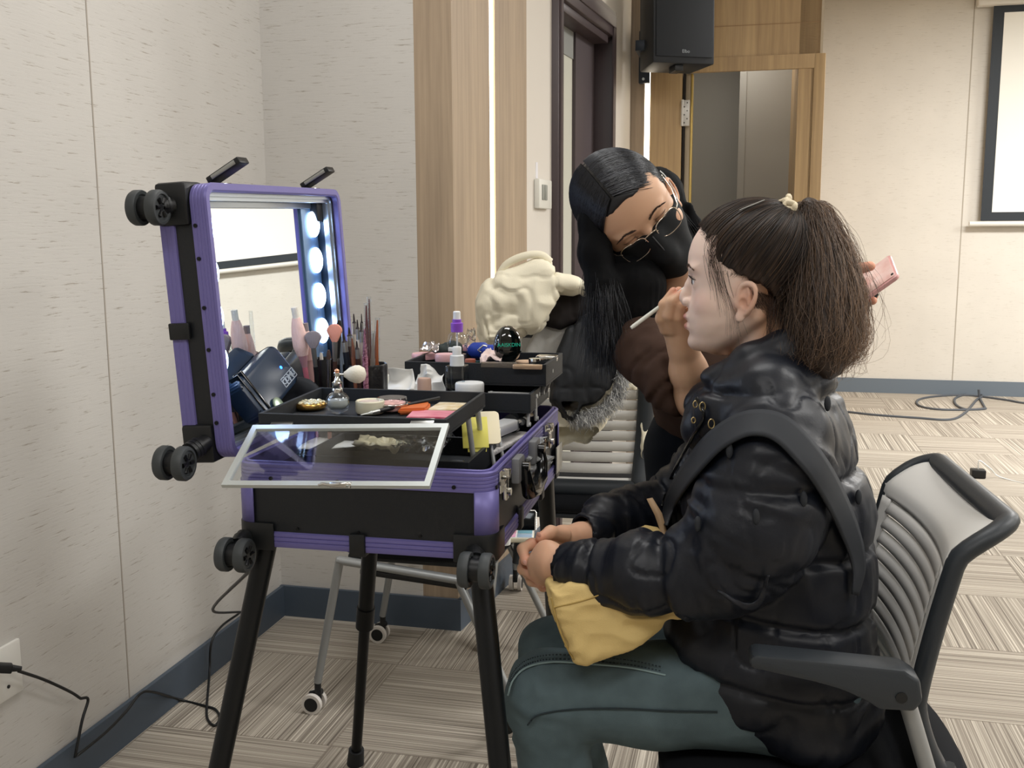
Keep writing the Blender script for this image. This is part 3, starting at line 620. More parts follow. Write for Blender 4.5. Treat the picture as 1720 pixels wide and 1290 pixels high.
class Field:
    def __init__(s, lo, hi, h):
        s.lo = np.array(lo, 'f'); s.h = h; s.n = np.ceil((np.array(hi)-s.lo)/h).astype(int)+1; s.F = np.full(tuple(s.n), 1.0, 'f')
    def _sub(s, lo, hi):
        a = np.clip(np.floor((np.array(lo)-s.lo)/s.h).astype(int), 0, s.n-1); b = np.clip(np.ceil((np.array(hi)-s.lo)/s.h).astype(int)+1, 0, s.n)
        if (b <= a).any(): return None
        g = np.meshgrid(*[(s.lo[i]+s.h*np.arange(a[i], b[i])).astype('f') for i in range(3)], indexing='ij')
        return tuple(slice(a[i], b[i]) for i in range(3)), np.stack(g, -1)
    def op(s, fn, lo, hi, k=.01, mode='u'):
        m = 3*s.h+k*1.5; r = s._sub(np.array(lo)-m, np.array(hi)+m)
        if r is None: return
        sl, P = r; d = fn(P).astype('f'); c = s.F[sl]
        if mode == 'u':
            if k > 0: h_ = np.clip(.5+.5*(c-d)/k, 0, 1); s.F[sl] = c*(1-h_)+d*h_-k*h_*(1-h_)
            else: s.F[sl] = np.minimum(c, d)
        elif mode == 's':
            d = -d
            if k > 0: h_ = np.clip(.5-.5*(c-d)/k, 0, 1); s.F[sl] = c*(1-h_)+d*h_+k*h_*(1-h_)
            else: s.F[sl] = np.maximum(c, d)
    def cap(s, a, b, ra, rb=None, k=.01, mode='u'):
        rb = ra if rb is None else rb; a = np.array(a, 'f'); b = np.array(b, 'f'); R_ = max(ra, rb)
        def fn(P):
            d = b-a; t = np.clip(((P-a)@d)/(d@d+1e-9), 0, 1); return np.linalg.norm(P-a-t[..., None]*d, axis=-1)-(ra+(rb-ra)*t)
        s.op(fn, np.minimum(a, b)-R_, np.maximum(a, b)+R_, k, mode)
    def chain(s, pts, rs, k=.01, mode='u'):
        for i in range(len(pts)-1): s.cap(pts[i], pts[i+1], rs[i], rs[i+1], k, mode)
    def ell(s, c, r, R_=None, k=.01, mode='u'):
        c = np.array(c, 'f'); r = np.array([r]*3 if isinstance(r, (int, float)) else r, 'f'); R_ = np.eye(3) if R_ is None else np.array(R_)   # rows: axes
        def fn(P):
            q = (P-c)@R_.T.astype('f'); k0 = np.linalg.norm(q/r, axis=-1); k1 = np.linalg.norm(q/(r*r), axis=-1)+1e-9; return k0*(k0-1)/k1
        m = r.max(); s.op(fn, c-m, c+m, k, mode)
    def rbox(s, c, r, R_=None, rd=.01, k=.01, mode='u'):
        c = np.array(c, 'f'); r = np.array(r, 'f'); R_ = np.eye(3) if R_ is None else np.array(R_)
        def fn(P):
            q = np.abs((P-c)@R_.T.astype('f'))-(r-rd); return np.linalg.norm(np.maximum(q, 0), axis=-1)+np.minimum(q.max(-1), 0)-rd
        m = np.linalg.norm(r); s.op(fn, c-m, c+m, k, mode)
    def mesh(s):
        F, h, lo = s.F, s.h, s.lo; n = s.n; S = F < 0
        cn = tuple(n-1); acc = np.zeros(cn+(3,), 'f'); cnt = np.zeros(cn, 'f'); ax_slices = []
        for ax in range(3):
            o = [i for i in range(3) if i != ax]
            A = [slice(None)]*3; Bq = [slice(None)]*3; A[ax] = slice(0, n[ax]-1); Bq[ax] = slice(1, n[ax])
            a, b = F[tuple(A)], F[tuple(Bq)]; sc = (a < 0) != (b < 0); t = np.where(sc, a/np.where(sc, a-b, 1), 0)
            for da in (0, 1):
                for db in (0, 1):
                    q = [slice(None)]*3; q[o[0]] = slice(da, n[o[0]]-1+da); q[o[1]] = slice(db, n[o[1]]-1+db)
                    m = sc[tuple(q)]; tt = t[tuple(q)]
                    acc[..., ax] += np.where(m, tt, 0); acc[..., o[0]] += m*da; acc[..., o[1]] += m*db; cnt += m
        act = cnt > 0; idx = np.full(cn, -1, int); ii = np.argwhere(act); idx[act] = np.arange(len(ii))
        vs = (ii+acc[act]/cnt[act][:, None])*h+lo
        fs = []
        for ax in range(3):
            o = [(ax+1) % 3, (ax+2) % 3]
            A = [slice(1, n[i]-1) for i in range(3)]; Bq = list(A); A[ax] = slice(0, n[ax]-1); Bq[ax] = slice(1, n[ax])
            a, b = S[tuple(A)], S[tuple(Bq)]; e = np.argwhere(a != b)
            if not len(e): continue
            fl = a[tuple(e.T)]; base = e.copy(); base[:, o[0]] += 1; base[:, o[1]] += 1
            def cell(d0, d1):
                q = base.copy(); q[:, o[0]] -= d0; q[:, o[1]] -= d1; return idx[tuple(q.T)]
            q = np.stack([cell(1, 1), cell(0, 1), cell(0, 0), cell(1, 0)], 1); q[~fl] = q[~fl][:, ::-1]; fs.append(q)
        return vs.astype(float), np.concatenate(fs)
def vnorm(vs, fs):
    a, b, c, d = (vs[fs[:, i]] for i in range(4)); n = np.cross(c-a, d-b); out = np.zeros_like(vs)
    for i in range(4): np.add.at(out, fs[:, i], n)
    return out/(np.linalg.norm(out, axis=1, keepdims=True)+1e-12)
def relax(vs, fs, it=1, w=.5):
    for _ in range(it):
        s_ = np.zeros_like(vs); c = np.zeros(len(vs))
        for i in range(4):
            j = (i+1) % 4; np.add.at(s_, fs[:, i], vs[fs[:, j]]); np.add.at(c, fs[:, i], 1); np.add.at(s_, fs[:, j], vs[fs[:, i]]); np.add.at(c, fs[:, j], 1)
        vs = vs*(1-w)+w*s_/c[:, None]
    return vs
def axes(a, up=(0, 0, 1)):
    """rows: first along a, third near up"""
    a = np.array(a, float); a /= np.linalg.norm(a); up = np.array(up, float); b = np.cross(up, a); b /= np.linalg.norm(b); c = np.cross(a, b); return np.stack([a, b, c])
def hexc(h): return np.array(lin(h)[:3])
def seg_t(P, a, b):
    a = np.array(a); d = np.array(b)-a; t = ((P-a)@d)/(d@d); return t, np.linalg.norm(P-a-np.clip(t, 0, 1)[:, None]*d, axis=1)
def strands(name, paths, r, m, parent=None, n=3, cols=None, **kw):
    """many thin strands as one mesh; paths (N,K,3), radius r tapering to the tip"""
    paths = np.asarray(paths, float); N_, K, _ = paths.shape
    T = np.gradient(paths, axis=1); T /= np.linalg.norm(T, axis=2, keepdims=True)+1e-9
    up = np.array([.37, .81, .45]); A = np.cross(T, up); A /= np.linalg.norm(A, axis=2, keepdims=True)+1e-9; Bb = np.cross(T, A)
    rr = (np.ones((N_, 1))*np.asarray(r).reshape(-1, 1))*np.linspace(1, .35, K)[None, :]
    ang = np.arange(n)*2*PI/n
    V = paths[:, :, None, :]+rr[:, :, None, None]*(np.cos(ang)[None, None, :, None]*A[:, :, None, :]+np.sin(ang)[None, None, :, None]*Bb[:, :, None, :])
    vs = V.reshape(-1, 3); base = np.arange(N_)[:, None, None]*K*n+np.arange(K-1)[None, :, None]*n+np.arange(n)[None, None, :]; nx = base-np.arange(n)[None, None, :]+(np.arange(n)+1)[None, None, :] % n
    fs = np.stack([base, nx, nx+n, base+n], -1).reshape(-1, 4)
    c = None
    if cols is not None: c = np.repeat(np.asarray(cols), K*n, axis=0)
    return mk_np(name, vs, fs, m, parent, cols=c, **kw)
def bez(pts, K):
    """Catmull-Rom through points, K samples"""
    P = np.array(pts, float); P = np.vstack([2*P[0]-P[1], P, 2*P[-1]-P[-2]]); n = len(P)-3; out = []
    for t in np.linspace(0, n-1e-6, K):
        i = int(t); s_ = t-i; a, b, c, d = P[i:i+4]; out.append(.5*(2*b+(c-a)*s_+(2*a-5*b+4*c-d)*s_**2+(3*b-a-3*c+d)*s_**3))
    return np.array(out)
def crumple(name, corners, amp, m, parent=None, n=26, sc=40, seed=0, th=.0006, **kw):
    """a crumpled thin sheet spanning four corners"""
    a, b, c, d = [np.array(q, float) for q in corners]; U_ = np.linspace(0, 1, n)[:, None, None]; V_ = np.linspace(0, 1, n)[None, :, None]
    P = (a*(1-U_)+b*U_)*(1-V_)+(d*(1-U_)+c*U_)*V_
    nn = np.cross(b-a, d-a); nn /= np.linalg.norm(nn)
    P = P+nn*amp*((ridge(P, sc, seed)+.5*ridge(P, sc*2.3, seed+3))[..., None])
    P = P+amp*.6*np.stack([noise(P, sc*.8, seed+7)-.5, noise(P, sc*.8, seed+11)-.5, noise(P, sc*.8, seed+15)-.5], -1)
    bm = B(); grid_surf(bm, P); return mk(name, bm, m, parent, ang=25, solid=th, **kw)
# ============================================================ things in and on the case
ZF1 = 1.003-.0215+.0035; ZF2 = .916-.032; ZF3 = 1.026-.038; ZF4 = .978-.032
def up_frame(P, tilt=0, about=(0, 1, 0)): return Matrix.Translation(V3(P)) @ Matrix.Rotation(math.radians(tilt), 4, V3(about))
def one(name, bm, m, label, cat, group=None, ang=35, **kw): return mk(name, bm, m, None, ang, label=label, cat=cat, group=group, **kw)
PINK = mat('pink_plastic', '#e8b9bb', .35); GOLD = mat('gold_metal', '#c9a25c', .25, 1); CREAM = mat('cream_plastic', '#e6ddc8', .4); WHITEP = mat('white_plastic', '#e9ebea', .4)
BONE = mat('bone_handle', '#e2d8c9', .4); DKBR = mat('dark_brown_handle', '#3a2622', .35); BLUEP = mat('blue_cloth', '#1c3b9c', .5); ORNG = mat('orange_leather', '#c8672f', .5)
# jewelled compact
P = at_z(521, 686, ZF1+.001); t = thing('powder_compact', P, 'small gold compact with a jewelled lid at the left of the front tray', 'compact')
bm = B(); lathe(bm, [(0, 0), (.0235, 0), (.0265, .003), (.0265, .007), (.025, .010), (0, .010)], up_frame(P), 28); mk('base', bm, GOLD, t)
bm = B()
for k in range(26):
    a = k*2.4; rr = .0230*math.sqrt((k+.5)/26); sphere(bm, (P[0]+rr*math.cos(a), P[1]+rr*math.sin(a), P[2]+.011), (.0038, .0038, .0025), seg=4)
mk('stones', bm, mat('jewel', '#f3e0b8', .08, .3, spec=1, vary=.5, vscale=180), t, 10, kind='stuff')
# perfume atomiser
P = at_z(568, 694, ZF1+.001); t = thing('perfume_atomiser', P, 'round clear glass perfume atomiser with a cream squeeze bulb', 'perfume bottle')
bm = B(); lathe(bm, [(0, 0), (.010, 0), (.0165, .006), (.0195, .015), (.0185, .025), (.013, .032), (.0075, .035), (.0065, .036), (.006, .034), (.0115, .030), (.0165, .024), (.0175, .015), (.014, .008), (.0, .006)], up_frame(P), 32); mk('glass_bottle', bm, TGL, t, 60)
bm = B(); lathe(bm, [(0, .007), (.013, .009), (.0168, .015), (.0160, .022), (0, .022)], up_frame(P), 32); mk('perfume', bm, mat('perfume_liquid', '#d3d4cf', .15, trans=.15, ior=1.2), t, 60)
bm = B(); lathe(bm, [(.0085, .034), (.0085, .040), (.0078, .041), (.0085, .043), (.0085, .050), (.005, .053), (.003, .060), (.005, .061), (.005, .066), (.0, .067)], up_frame(P), 24); cyl(bm, P+np.array([0, 0, .063]), P+np.array([.012, 0, .063]), .002); mk('collar', bm, CHR, t, 40)
bm = B(); sphere(bm, P+np.array([0, 0, .0685]), (.004, .004, .004), seg=8); mk('nozzle', bm, mat('rose_gold', '#d49a7c', .25, 1), t, 60)
bm = B(); pr_ = [(0, 0), (.004, .001), (.006, .004), (.011, .010), (.0145, .019), (.0145, .026), (.010, .034), (0, .037)]
Mb = frame(P+np.array([.010, 0, .063]), (0, 0, 1), None, (.93, .1, .22)); lathe(bm, pr_, Mb, 24); mk('squeeze_bulb', bm, mat('cream_rubber', '#ded9c9', .5, bump=.3, bscale=400), t, 60)
# cream jar and clear compact
P = at_z(622, 693, ZF1+.001); t = thing('cream_jar', P, 'short round ivory jar beside the clear pink compact', 'jar')
bm = B(); lathe(bm, [(0, 0), (.0215, 0), (.0235, .003), (.0235, .019), (.022, .0205), (.020, .019), (.019, .017), (0, .017)], up_frame(P), 32); mk('jar_body', bm, mat('ivory', '#dbd7bf', .4), t, 40)
bm = B(); lathe(bm, [(0, .0175), (.0185, .0175), (.0185, .0185), (0, .0188)], up_frame(P), 32); mk('cream', bm, mat('cream_fill', '#c8b8ad', .5, vary=.2, vscale=90), t)
P = at_z(659, 690, ZF1+.001); t = thing('powder_compact', P, 'round clear plastic compact with pink powder in the middle of the front tray', 'compact')
bm = B(); lathe(bm, [(0, .002), (.020, .002), (.022, .005), (.022, .014), (.020, .015), (0, .015)], up_frame(P), 32); mk('powder_pan', bm, mat('pink_powder', '#d9a9a3', .8, vary=.25, vscale=120), t)
bm = B(); lathe(bm, [(0, 0), (.024, 0), (.0255, .003), (.0255, .020), (.024, .0225), (0, .0225)], up_frame(P), 32); mk('clear_shell', bm, TGL, t)
bm = B(); tube(bm, [(P[0]+.0256*math.cos(a), P[1]+.0256*math.sin(a), P[2]+.012) for a in np.linspace(0, 2*PI, 32, endpoint=False)], .0016, 6, closed=True); mk('rim', bm, CHR, t, 60)
# flat things on the front tray
def slabq(name, quad, h, m, label, cat, z=ZF1, bev=.001):
    pts = [at_z(x, y, z+h) for x, y in quad]; bm = B(); n = len(pts)
    lo = [bm.verts.new(V3((p[0], p[1], z+.0005))) for p in pts]; hi = [bm.verts.new(V3((p[0], p[1], z+h))) for p in pts]
    bm.faces.new(hi); bm.faces.new(lo[::-1])
    for i in range(n): bm.faces.new((lo[i], lo[(i+1) % n], hi[(i+1) % n], hi[i]))
    bmesh.ops.bevel(bm, geom=bm.edges[:], offset=min(bev, h*.4), segments=2, affect='EDGES')
    return one(name, bm, m, label, cat)
slabq('leather_pouch', [(680, 675), (722, 674), (723, 678), (716, 685), (668, 687)], .010, ORNG, 'flat orange leather pouch behind the black brush on the front tray', 'pouch', bev=.003)
slabq('patterned_card', [(716, 688), (738, 675), (786, 675), (771, 688)], .004, mat('cream_print', '#e4dccb', .5, vary=.6, vscale=60, col2='#cdb27c'), 'cream card with a floral print at the right back of the front tray', 'card')
slabq('pink_packet', [(682, 700), (694, 688), (768, 690), (757, 701)], .006, mat('pink_marble', '#e6a3b0', .35, vary=.5, vscale=38, vstretch=(1, 3, 1), col2='#c95f78'), 'pink marbled packet at the front right of the front tray', 'packet')
# brush builder
def brush(name, top, bot, parts, label, cat='makeup brush', group=None):
    """parts: (fraction0, fraction1, r0, r1, material, part name) counted from the top end"""
    top = np.array(top); bot = np.array(bot); d = bot-top; t = thing(name, bot, label, cat, group)
    for f0, f1, r0, r1, m, nm in parts:
        bm = B(); K = 9; q = np.linspace(0, 1, K); rr = r0+(r1-r0)*q
        if nm in ('bristles',): rr = r0*np.sqrt(np.clip(np.sin(PI*np.clip(.08+.55*q, 0, 1)), .02, 1)); rr = rr/rr.max()*r0; rr[-1] = r1; rr[-2] = (r1+rr[-3])/2
        tube(bm, [top+d*(f0+(f1-f0)*s_) for s_ in q], list(rr), 12); mk(nm, bm, m, t, 50)
    return t
FER = STEEL
BR = {k: mat('bristle_'+k, c, .8, bump=.8, bscale=900, bstretch=(1, 1, .15)) for k, c in dict(black='#1a1716', pink='#f0cdc6', grey='#8d8488', peach='#eaa08c', brown='#4a362e', white='#e9e4da').items()}
P0 = at_z(738, 668, ZF1+.014); P1 = at_z(606, 697, ZF1+.006)
brush('eyeliner_brush', P1, P0, [(0, .13, .0012, .003, mat('clear_tip', '#cfd3d0', .3), 'bristles'), (.13, .22, .0032, .0035, FER, 'ferrule'), (.22, 1, .0036, .0026, BLKM, 'handle')], 'thin black brush lying diagonally across the front tray')
# holders
def holder(px, Y, z0, ztop, r, label):
    c = at(px, 640, Y); c = np.array([c[0], c[1], 0]); t = thing('brush_holder', c+zz*z0, label, 'brush holder', None)
    bm = B(); n = 60; prof = [(0, 0), (r*.96, 0), (r, .004), (r, ztop-z0-.004), (r*.97, ztop-z0), (r*.93, ztop-z0-.003), (r*.92, .01), (0, .01)]
    vs = []; fs = []
    for rr, z in prof:
        for j in range(n):
            k = 1+.035*math.cos(j*11*2*PI/n)*(1 if z > .02 else 0); a = 2*PI*j/n; vs.append((c[0]+rr*k*math.cos(a), c[1]+rr*k*math.sin(a), z0+z))
    for i in range(len(prof)-1):
        for j in range(n): fs.append((i*n+j, i*n+(j+1) % n, (i+1)*n+(j+1) % n, (i+1)*n+j))
    put(bm, vs, fs); bmesh.ops.remove_doubles(bm, verts=bm.verts, dist=1e-5); mk('cup', bm, mat('black_leather', '#141416', .3, bump=.4, bscale=120), t, 60)
    return c
hR = holder(614, 1.86, .802, 1.035, .040, 'black leather brush cup full of pencils and slim brushes')
hL = holder(548, 1.86, .802, 1.045, .026, 'narrow black cup holding the peach and grey brushes')
def into(c, px, py, Y, zb=.84, k=.35):
    """top end seen at a pixel; foot inside the cup"""
    top = at(px, py, Y); b = np.array([c[0], c[1], zb])*(1.0); off = (np.array([top[0], top[1]])-c[:2])*k
    return top, np.array([c[0]+off[0], c[1]+off[1], zb])
def pen(c, px, py, Y, r, body, label, captop=None, tip='dark_tip', name='makeup_pencil', cat='makeup pencil', capm=None):
    top, bot = into(c, px, py, Y); ps = []; r = r*1.3
    if captop: ps += [(0, captop, r*.8, r*1.05, capm or TGL, 'clear_cap'), (.015, captop, r*.25, r*.85, body, 'tip'), (captop, 1, r, r, body, 'barrel')]
    else: ps += [(0, .06, r*.4, r*.9, MATS.get(tip) or mat(tip, '#2a2020', .6), 'bristles'), (.06, .13, r*.8, r*.95, FER, 'ferrule'), (.13, 1, r, r*.8, body, 'handle')]
    return brush(name, top, bot, ps, label, cat)
G_ = 'slim brushes in the black leather cup'
pen(hR, 594, 527, 1.85, .0034, BONE, 'slim bone-coloured brush leaning furthest left in the leather cup', name='eye_brush', cat='makeup brush')
pen(hR, 600, 537, 1.83, .0034, BONE, 'slim bone-coloured brush, second from the left in the leather cup', name='eye_brush', cat='makeup brush')
pen(hR, 606, 542, 1.82, .0033, mat('taupe_handle', '#bdb1a6', .4), 'slim taupe brush standing between the bone ones and the tall pencils', name='eye_brush', cat='makeup brush')
pen(hR, 607, 527, 1.87, .0024, mat('grey_handle', '#4b4846', .4), 'dark grey brow brush behind the bone-coloured brushes', name='brow_brush', cat='makeup brush')
pen(hR, 615, 509, 1.85, .0040, mat('plum_barrel', '#5a2c33', .35), 'plum pencil with a long clear cap, second tallest in the cup', .34)
pen(hR, 620, 498, 1.88, .0040, mat('mauve_barrel', '#6d4d49', .35), 'tallest mauve pencil with a clear cap in the leather cup', .30)
pen(hR, 634, 534, 1.86, .0045, mat('copper_barrel', '#a75a34', .3), 'copper-orange pencil with a clear cap at the right of the cup', .30)
pen(hR, 612, 549, 1.80, .0040, mat('glitter_barrel', '#5c2438', .25, .2, vary=.9, vscale=260, col2='#d79ab0'), 'dark red glittery pencil at the front of the leather cup', .2)
pen(hR, 627, 556, 1.84, .0035, mat('silver_barrel', '#b3aea8', .3, .7), 'silver pencil right of the glittery one in the leather cup', .2)
pen(hR, 586, 550, 1.84, .0048, mat('umber_handle', '#4a3a37', .4), 'thick umber handle leaning out at the left of the leather cup', name='concealer_brush', cat='makeup brush')
pen(hR, 577, 561, 1.83, .0045, mat('navy_handle', '#1f2530', .35), 'navy brush between the two brush cups', name='concealer_brush', cat='makeup brush')
pen(hR, 591, 565, 1.81, .0038, mat('russet_handle', '#8a5640', .4), 'russet pencil low at the front left of the leather cup', .15)
pen(hR, 599, 573, 1.80, .0035, DKBR, 'short dark brown brush at the front of the leather cup', name='eye_brush', cat='makeup brush')
# left group
t_, b_ = into(hL, 494, 516, 1.80, .87, .3)
brush('powder_brush', t_, b_, [(0, .10, .006, .006, BR['white'], 'guard'), (.07, .32, .0145, .010, BR['pink'], 'bristles'), (.31, .40, .009, .005, mat('pink_ferrule', '#dca7b4', .3, .5), 'ferrule'), (.40, 1, .005, .003, mat('pink_handle', '#c06f80', .35), 'handle')], 'large tapered pink powder brush at the left of the brushes')
t_, b_ = into(hL, 512, 543, 1.84, .87, .3)
brush('powder_brush', t_, b_, [(0, .10, .006, .006, BR['grey'], 'guard'), (.06, .28, .012, .010, BR['pink'], 'bristles'), (.28, 1, .0072, .0072, mat('blush_sleeve', '#cda7a2', .4), 'handle')], 'pink brush in a blush sleeve behind the tapered one')
def fan(px, py, Y, w, h, m, hm, label, hl):
    c = at(px, py, Y); t = thing('fan_brush', c, label, 'makeup brush')
    bm = B(); Mf = frame(c, CRT, None, (0, -1, 0)); n = 14; pts = [(-w*.16, -h*.5)]
    for k in range(n+1):
        a = PI-PI*k/n; pts.append((w*.5*math.cos(a), h*.12+h*.42*math.sin(a)))
    pts.append((w*.16, -h*.5)); 
    Mv = Matrix.Translation(V3(c)) @ Matrix(((CRT[0], 0, 0, 0), (0, 0, -1, 0), (0, 1, 0, 0), (0, 0, 0, 1))); prism(bm, pts, -.005, .005, Mv, bev=.002); mk('bristles', bm, m, t, 40)
    bm = B(); b0 = c-zz*h*.45; b1 = np.array([hL[0]+(c[0]-hL[0])*hl, hL[1], .85]); tube(bm, [b0, b0+(b1-b0)*.16], [.005, .0038], 12); mk('ferrule', bm, FER, t, 50)
    bm = B(); tube(bm, [b0+(b1-b0)*.16, b1], [.0042, .0035], 12); mk('handle', bm, hm, t, 50)
fan(526, 571, 1.80, .030, .030, BR['grey'], BLKM, 'grey fan brush with a silver ferrule in front of the pink brushes', .6)
fan(562, 560, 1.82, .028, .032, BR['peach'], mat('walnut_handle', '#4b332c', .4), 'peach pink angled blush brush in the middle of the brushes', .5)
t_, b_ = into(hL, 570, 538, 1.88, .86, .3); brush('eye_brush', t_, b_, [(0, .09, .0055, .005, BR['black'], 'bristles'), (.09, .2, .005, .0045, BLKM, 'ferrule'), (.2, 1, .0045, .004, BLKM, 'handle')], 'black-haired brush just behind the peach blush brush')
t_, b_ = into(hL, 535, 517, 1.88, .86, .3); brush('eye_brush', t_, b_, [(0, .3, .0035, .0045, TGL, 'clear_sleeve'), (.3, .36, .0035, .004, BR['white'], 'bristles'), (.36, .5, .0035, .0035, FER, 'ferrule'), (.5, 1, .0035, .003, STEEL, 'handle')], 'tall brush in a clear sleeve in front of the lit mirror edge')
t_, b_ = into(hL, 552, 588, 1.80, .86, .4); brush('eye_brush', t_, b_, [(0, .08, .004, .004, BR['brown'], 'bristles'), (.08, .45, .0045, .004, CHR, 'ferrule'), (.45, 1, .004, .004, mat('rose_handle', '#b98878', .35), 'handle')], 'short brush with a long chrome ferrule below the peach blush brush')
# black zipped case with boxed letters leaning on the mirror
Pb = at(441, 645, 1.70); ey_ = lw(0, 1, 0)-lw(0, 0, 0); ez_ = lw(0, 0, 1)-lw(0, 0, 0); exx = lw(1, 0, 0)-lw(0, 0, 0)
al = math.radians(17); ya = np.array(ey_)*math.cos(al)+np.array(ez_)*math.sin(al)
Mk = frame(Pb, ya, None, np.array(exx)*.85+np.array(ez_)*.45)
t = thing('speaker_case', Pb, 'black rounded case with boxed letters leaning against the mirror', 'case')
bm = B(); prof = rrect(-.078, .078, -.040, .040, .018); prism(bm, [(p[0], p[1]) for p in prof], -.022, .018, Mk, bev=.007); mk('case_body', bm, mat('satin_black_blue_lit', '#1c2c40', .32), t, 40)  # black case; the bulbs' blue light is mixed into its base colour
bm = B(); box(bm, -.055, -.050, -.046, .046, .0, .020, Mk, .001); box(bm, -.068, -.065, -.046, .046, .0, .020, Mk, .001); mk('seam_band', bm, BLKG, t)
bm = B(); lathe(bm, [(0, 0), (.010, 0), (.013, .003), (.013, .005), (.008, .004), (0, .004)], Mk @ Matrix.Translation((-.030, -.038, .017)), 24); mk('round_badge', bm, mat('badge', '#8fa08c', .25, .6), t)
def text_mesh(name, s, M_, size, m, parent, ext=.0006):
    cu = bpy.data.curves.new(name, 'FONT'); cu.body = s; cu.size = size; cu.extrude = ext; cu.align_x = 'CENTER'; cu.align_y = 'CENTER'; cu.resolution_u = 3
    o = bpy.data.objects.new(name, cu); COL.objects.link(o); bpy.context.view_layer.update()
    me = bpy.data.meshes.new_from_object(o.evaluated_get(bpy.context.evaluated_depsgraph_get())); bpy.data.objects.remove(o); bpy.data.curves.remove(cu)
    me.transform(M_); bm = bmesh.new(); bm.from_mesh(me); bpy.data.meshes.remove(me); return mk(name, bm, m, parent, None)
SILT = mat('silver_print', '#b9c4d0', .4, .3)
for i, ch in enumerate('COMU'):
    Mt = Mk @ Matrix.Translation((.028+.013*i, -.022, .0182)); bm = B()
    for a in ((-.006, .006, .0075, .0085), (-.006, .006, -.0085, -.0075), (-.006, -.005, -.0085, .0085), (.005, .006, -.0085, .0085)): box(bm, *a, 0, .0006, Mt)
    mk('letter_box', bm, SILT, t); text_mesh('letter', ch, Mt, .013, SILT, t, .0004)
bm = B(); sphere(bm, (0, 0, 0), (.003, .003, .002), Mk @ Matrix.Translation((.047, .0, .018)), 8); mk('indicator', bm, mat('blue_led', '#2b6cff', .4, emit='#2b6cff', es=6), t)
# rolled black cable and a small black purse behind it
Pq = at(530, 628, 1.83)
bm = B(); tube(bm, [cw(-.0, .25, .93)+np.array([.03*math.cos(a), .0, .04*math.sin(a)+.03]) for a in np.linspace(0, PI, 14)], .009, 10, flat=2.2); one('headband', bm, mat('matte_black_cloth', '#1d2127', .7), 'black cloth band arched beside the lettered case', 'headband', ang=60)
bm = B(); box(bm, -.035, .035, -.025, .025, -.012, .012, frame(at(490, 622, 1.88), np.array(e2v)*.9+zz*.3, None, e1v), .006); o_ = one('makeup_pouch', bm, mat('black_pouch', '#1b222b', .45), 'black flat pouch behind the lettered case', 'pouch')
# lower front tray: papers, pouch, plastic
z2 = ZF2+.002
def lq(quad, z): return [at_z(x, y, z) for x, y in quad]
crumple('paper_sheet', lq([(500, 756), (600, 752), (690, 732), (520, 730)], z2+.014), .002, mat('white_paper', '#e8e6e0', .7), n=14, sc=18, label='white paper sheet in the lower front tray under the glass lid', cat='paper')
crumple('makeup_sponge_pack', lq([(590, 754), (668, 756), (690, 742), (610, 730)], z2+.022), .006, mat('beige_film', '#d9cfae', .35), n=18, sc=45, seed=4, label='beige crinkled sponge pack lying on the white paper', cat='packet')
crumple('plastic_wrapper', lq([(655, 760), (742, 762), (770, 735), (690, 732)], z2+.020), .010, CLRP, n=24, sc=50, seed=9, label='crumpled clear plastic wrapper at the right of the lower front tray', cat='wrapper')
bm = B(); Mx = frame(cw(.335, .21, z2+.052), e1v*.9+e2v*.3, None, np.array([-.25, -.75, .6])); box(bm, -.022, .022, -.030, .030, -.001, .001, Mx, .0009); box(bm, -.014, .018, -.036, .010, -.004, -.002, Mx, .0009); one('sticky_notes', bm, mat('yellow_paper', '#e4dc6a', .6), 'yellow paper pack standing behind the steel tray arms', 'paper pack')
bm = B(); Mx = frame(cw(.352, .235, z2+.056), e1v*.9+e2v*.3, None, np.array([-.2, -.7, .7])); prism(bm, [(p[0], p[1]) for p in rrect(-.020, .020, -.034, .034, .008)], -.0012, .0012, Mx); one('cream_card', bm, mat('cream_card', '#e3d9bb', .5), 'cream rounded card beside the yellow paper pack', 'card')
bm = B(); lathe(bm, [(0, 0), (.014, 0), (.015, .002), (.015, .006), (.013, .008), (0, .008)], up_frame(cw(.325, .125, z2+.012)), 24); one('round_lid', bm, BLKG, 'small round black lid at the right front of the lower tray', 'lid')
# foundation tube with a black cap, resting on the rim side of the case
A_, B_ = at(818, 728, 1.74), at(858, 712, 1.83); t = thing('foundation_tube', A_, 'silver white foundation tube with a black cap inside the case rim', 'cosmetic tube')
Mx = frame(A_, B_-A_); L_ = np.linalg.norm(B_-A_); bm = B(); prism(bm, [(p[0], p[1]) for p in rrect(0, L_, -.017, .017, .006)], -.010, .010, Mx, bev=.004); mk('tube_body', bm, mat('pearl_white', '#d3d5d6', .3, .3), t, 40)
C_ = at(884, 700, 1.92); bm = B(); tube(bm, [B_-(C_-B_)*.02, B_+(C_-B_)*.9, C_], [.017, .019, .016], 20); mk('cap', bm, BLKG, t, 40)
A_ = at(812, 760, 1.72); B_ = at(878, 726, 1.86); bm = B(); Mx = frame(A_, B_-A_); L_ = np.linalg.norm(B_-A_); box(bm, 0, L_, -.018, .016, -.006, .002, Mx, .002); one('striped_box', bm, mat('striped_white', '#cfccc9', .5, vary=.3, vscale=30, vstretch=(.2, 5, 5)), 'slim white box lying under the foundation tube', 'box')
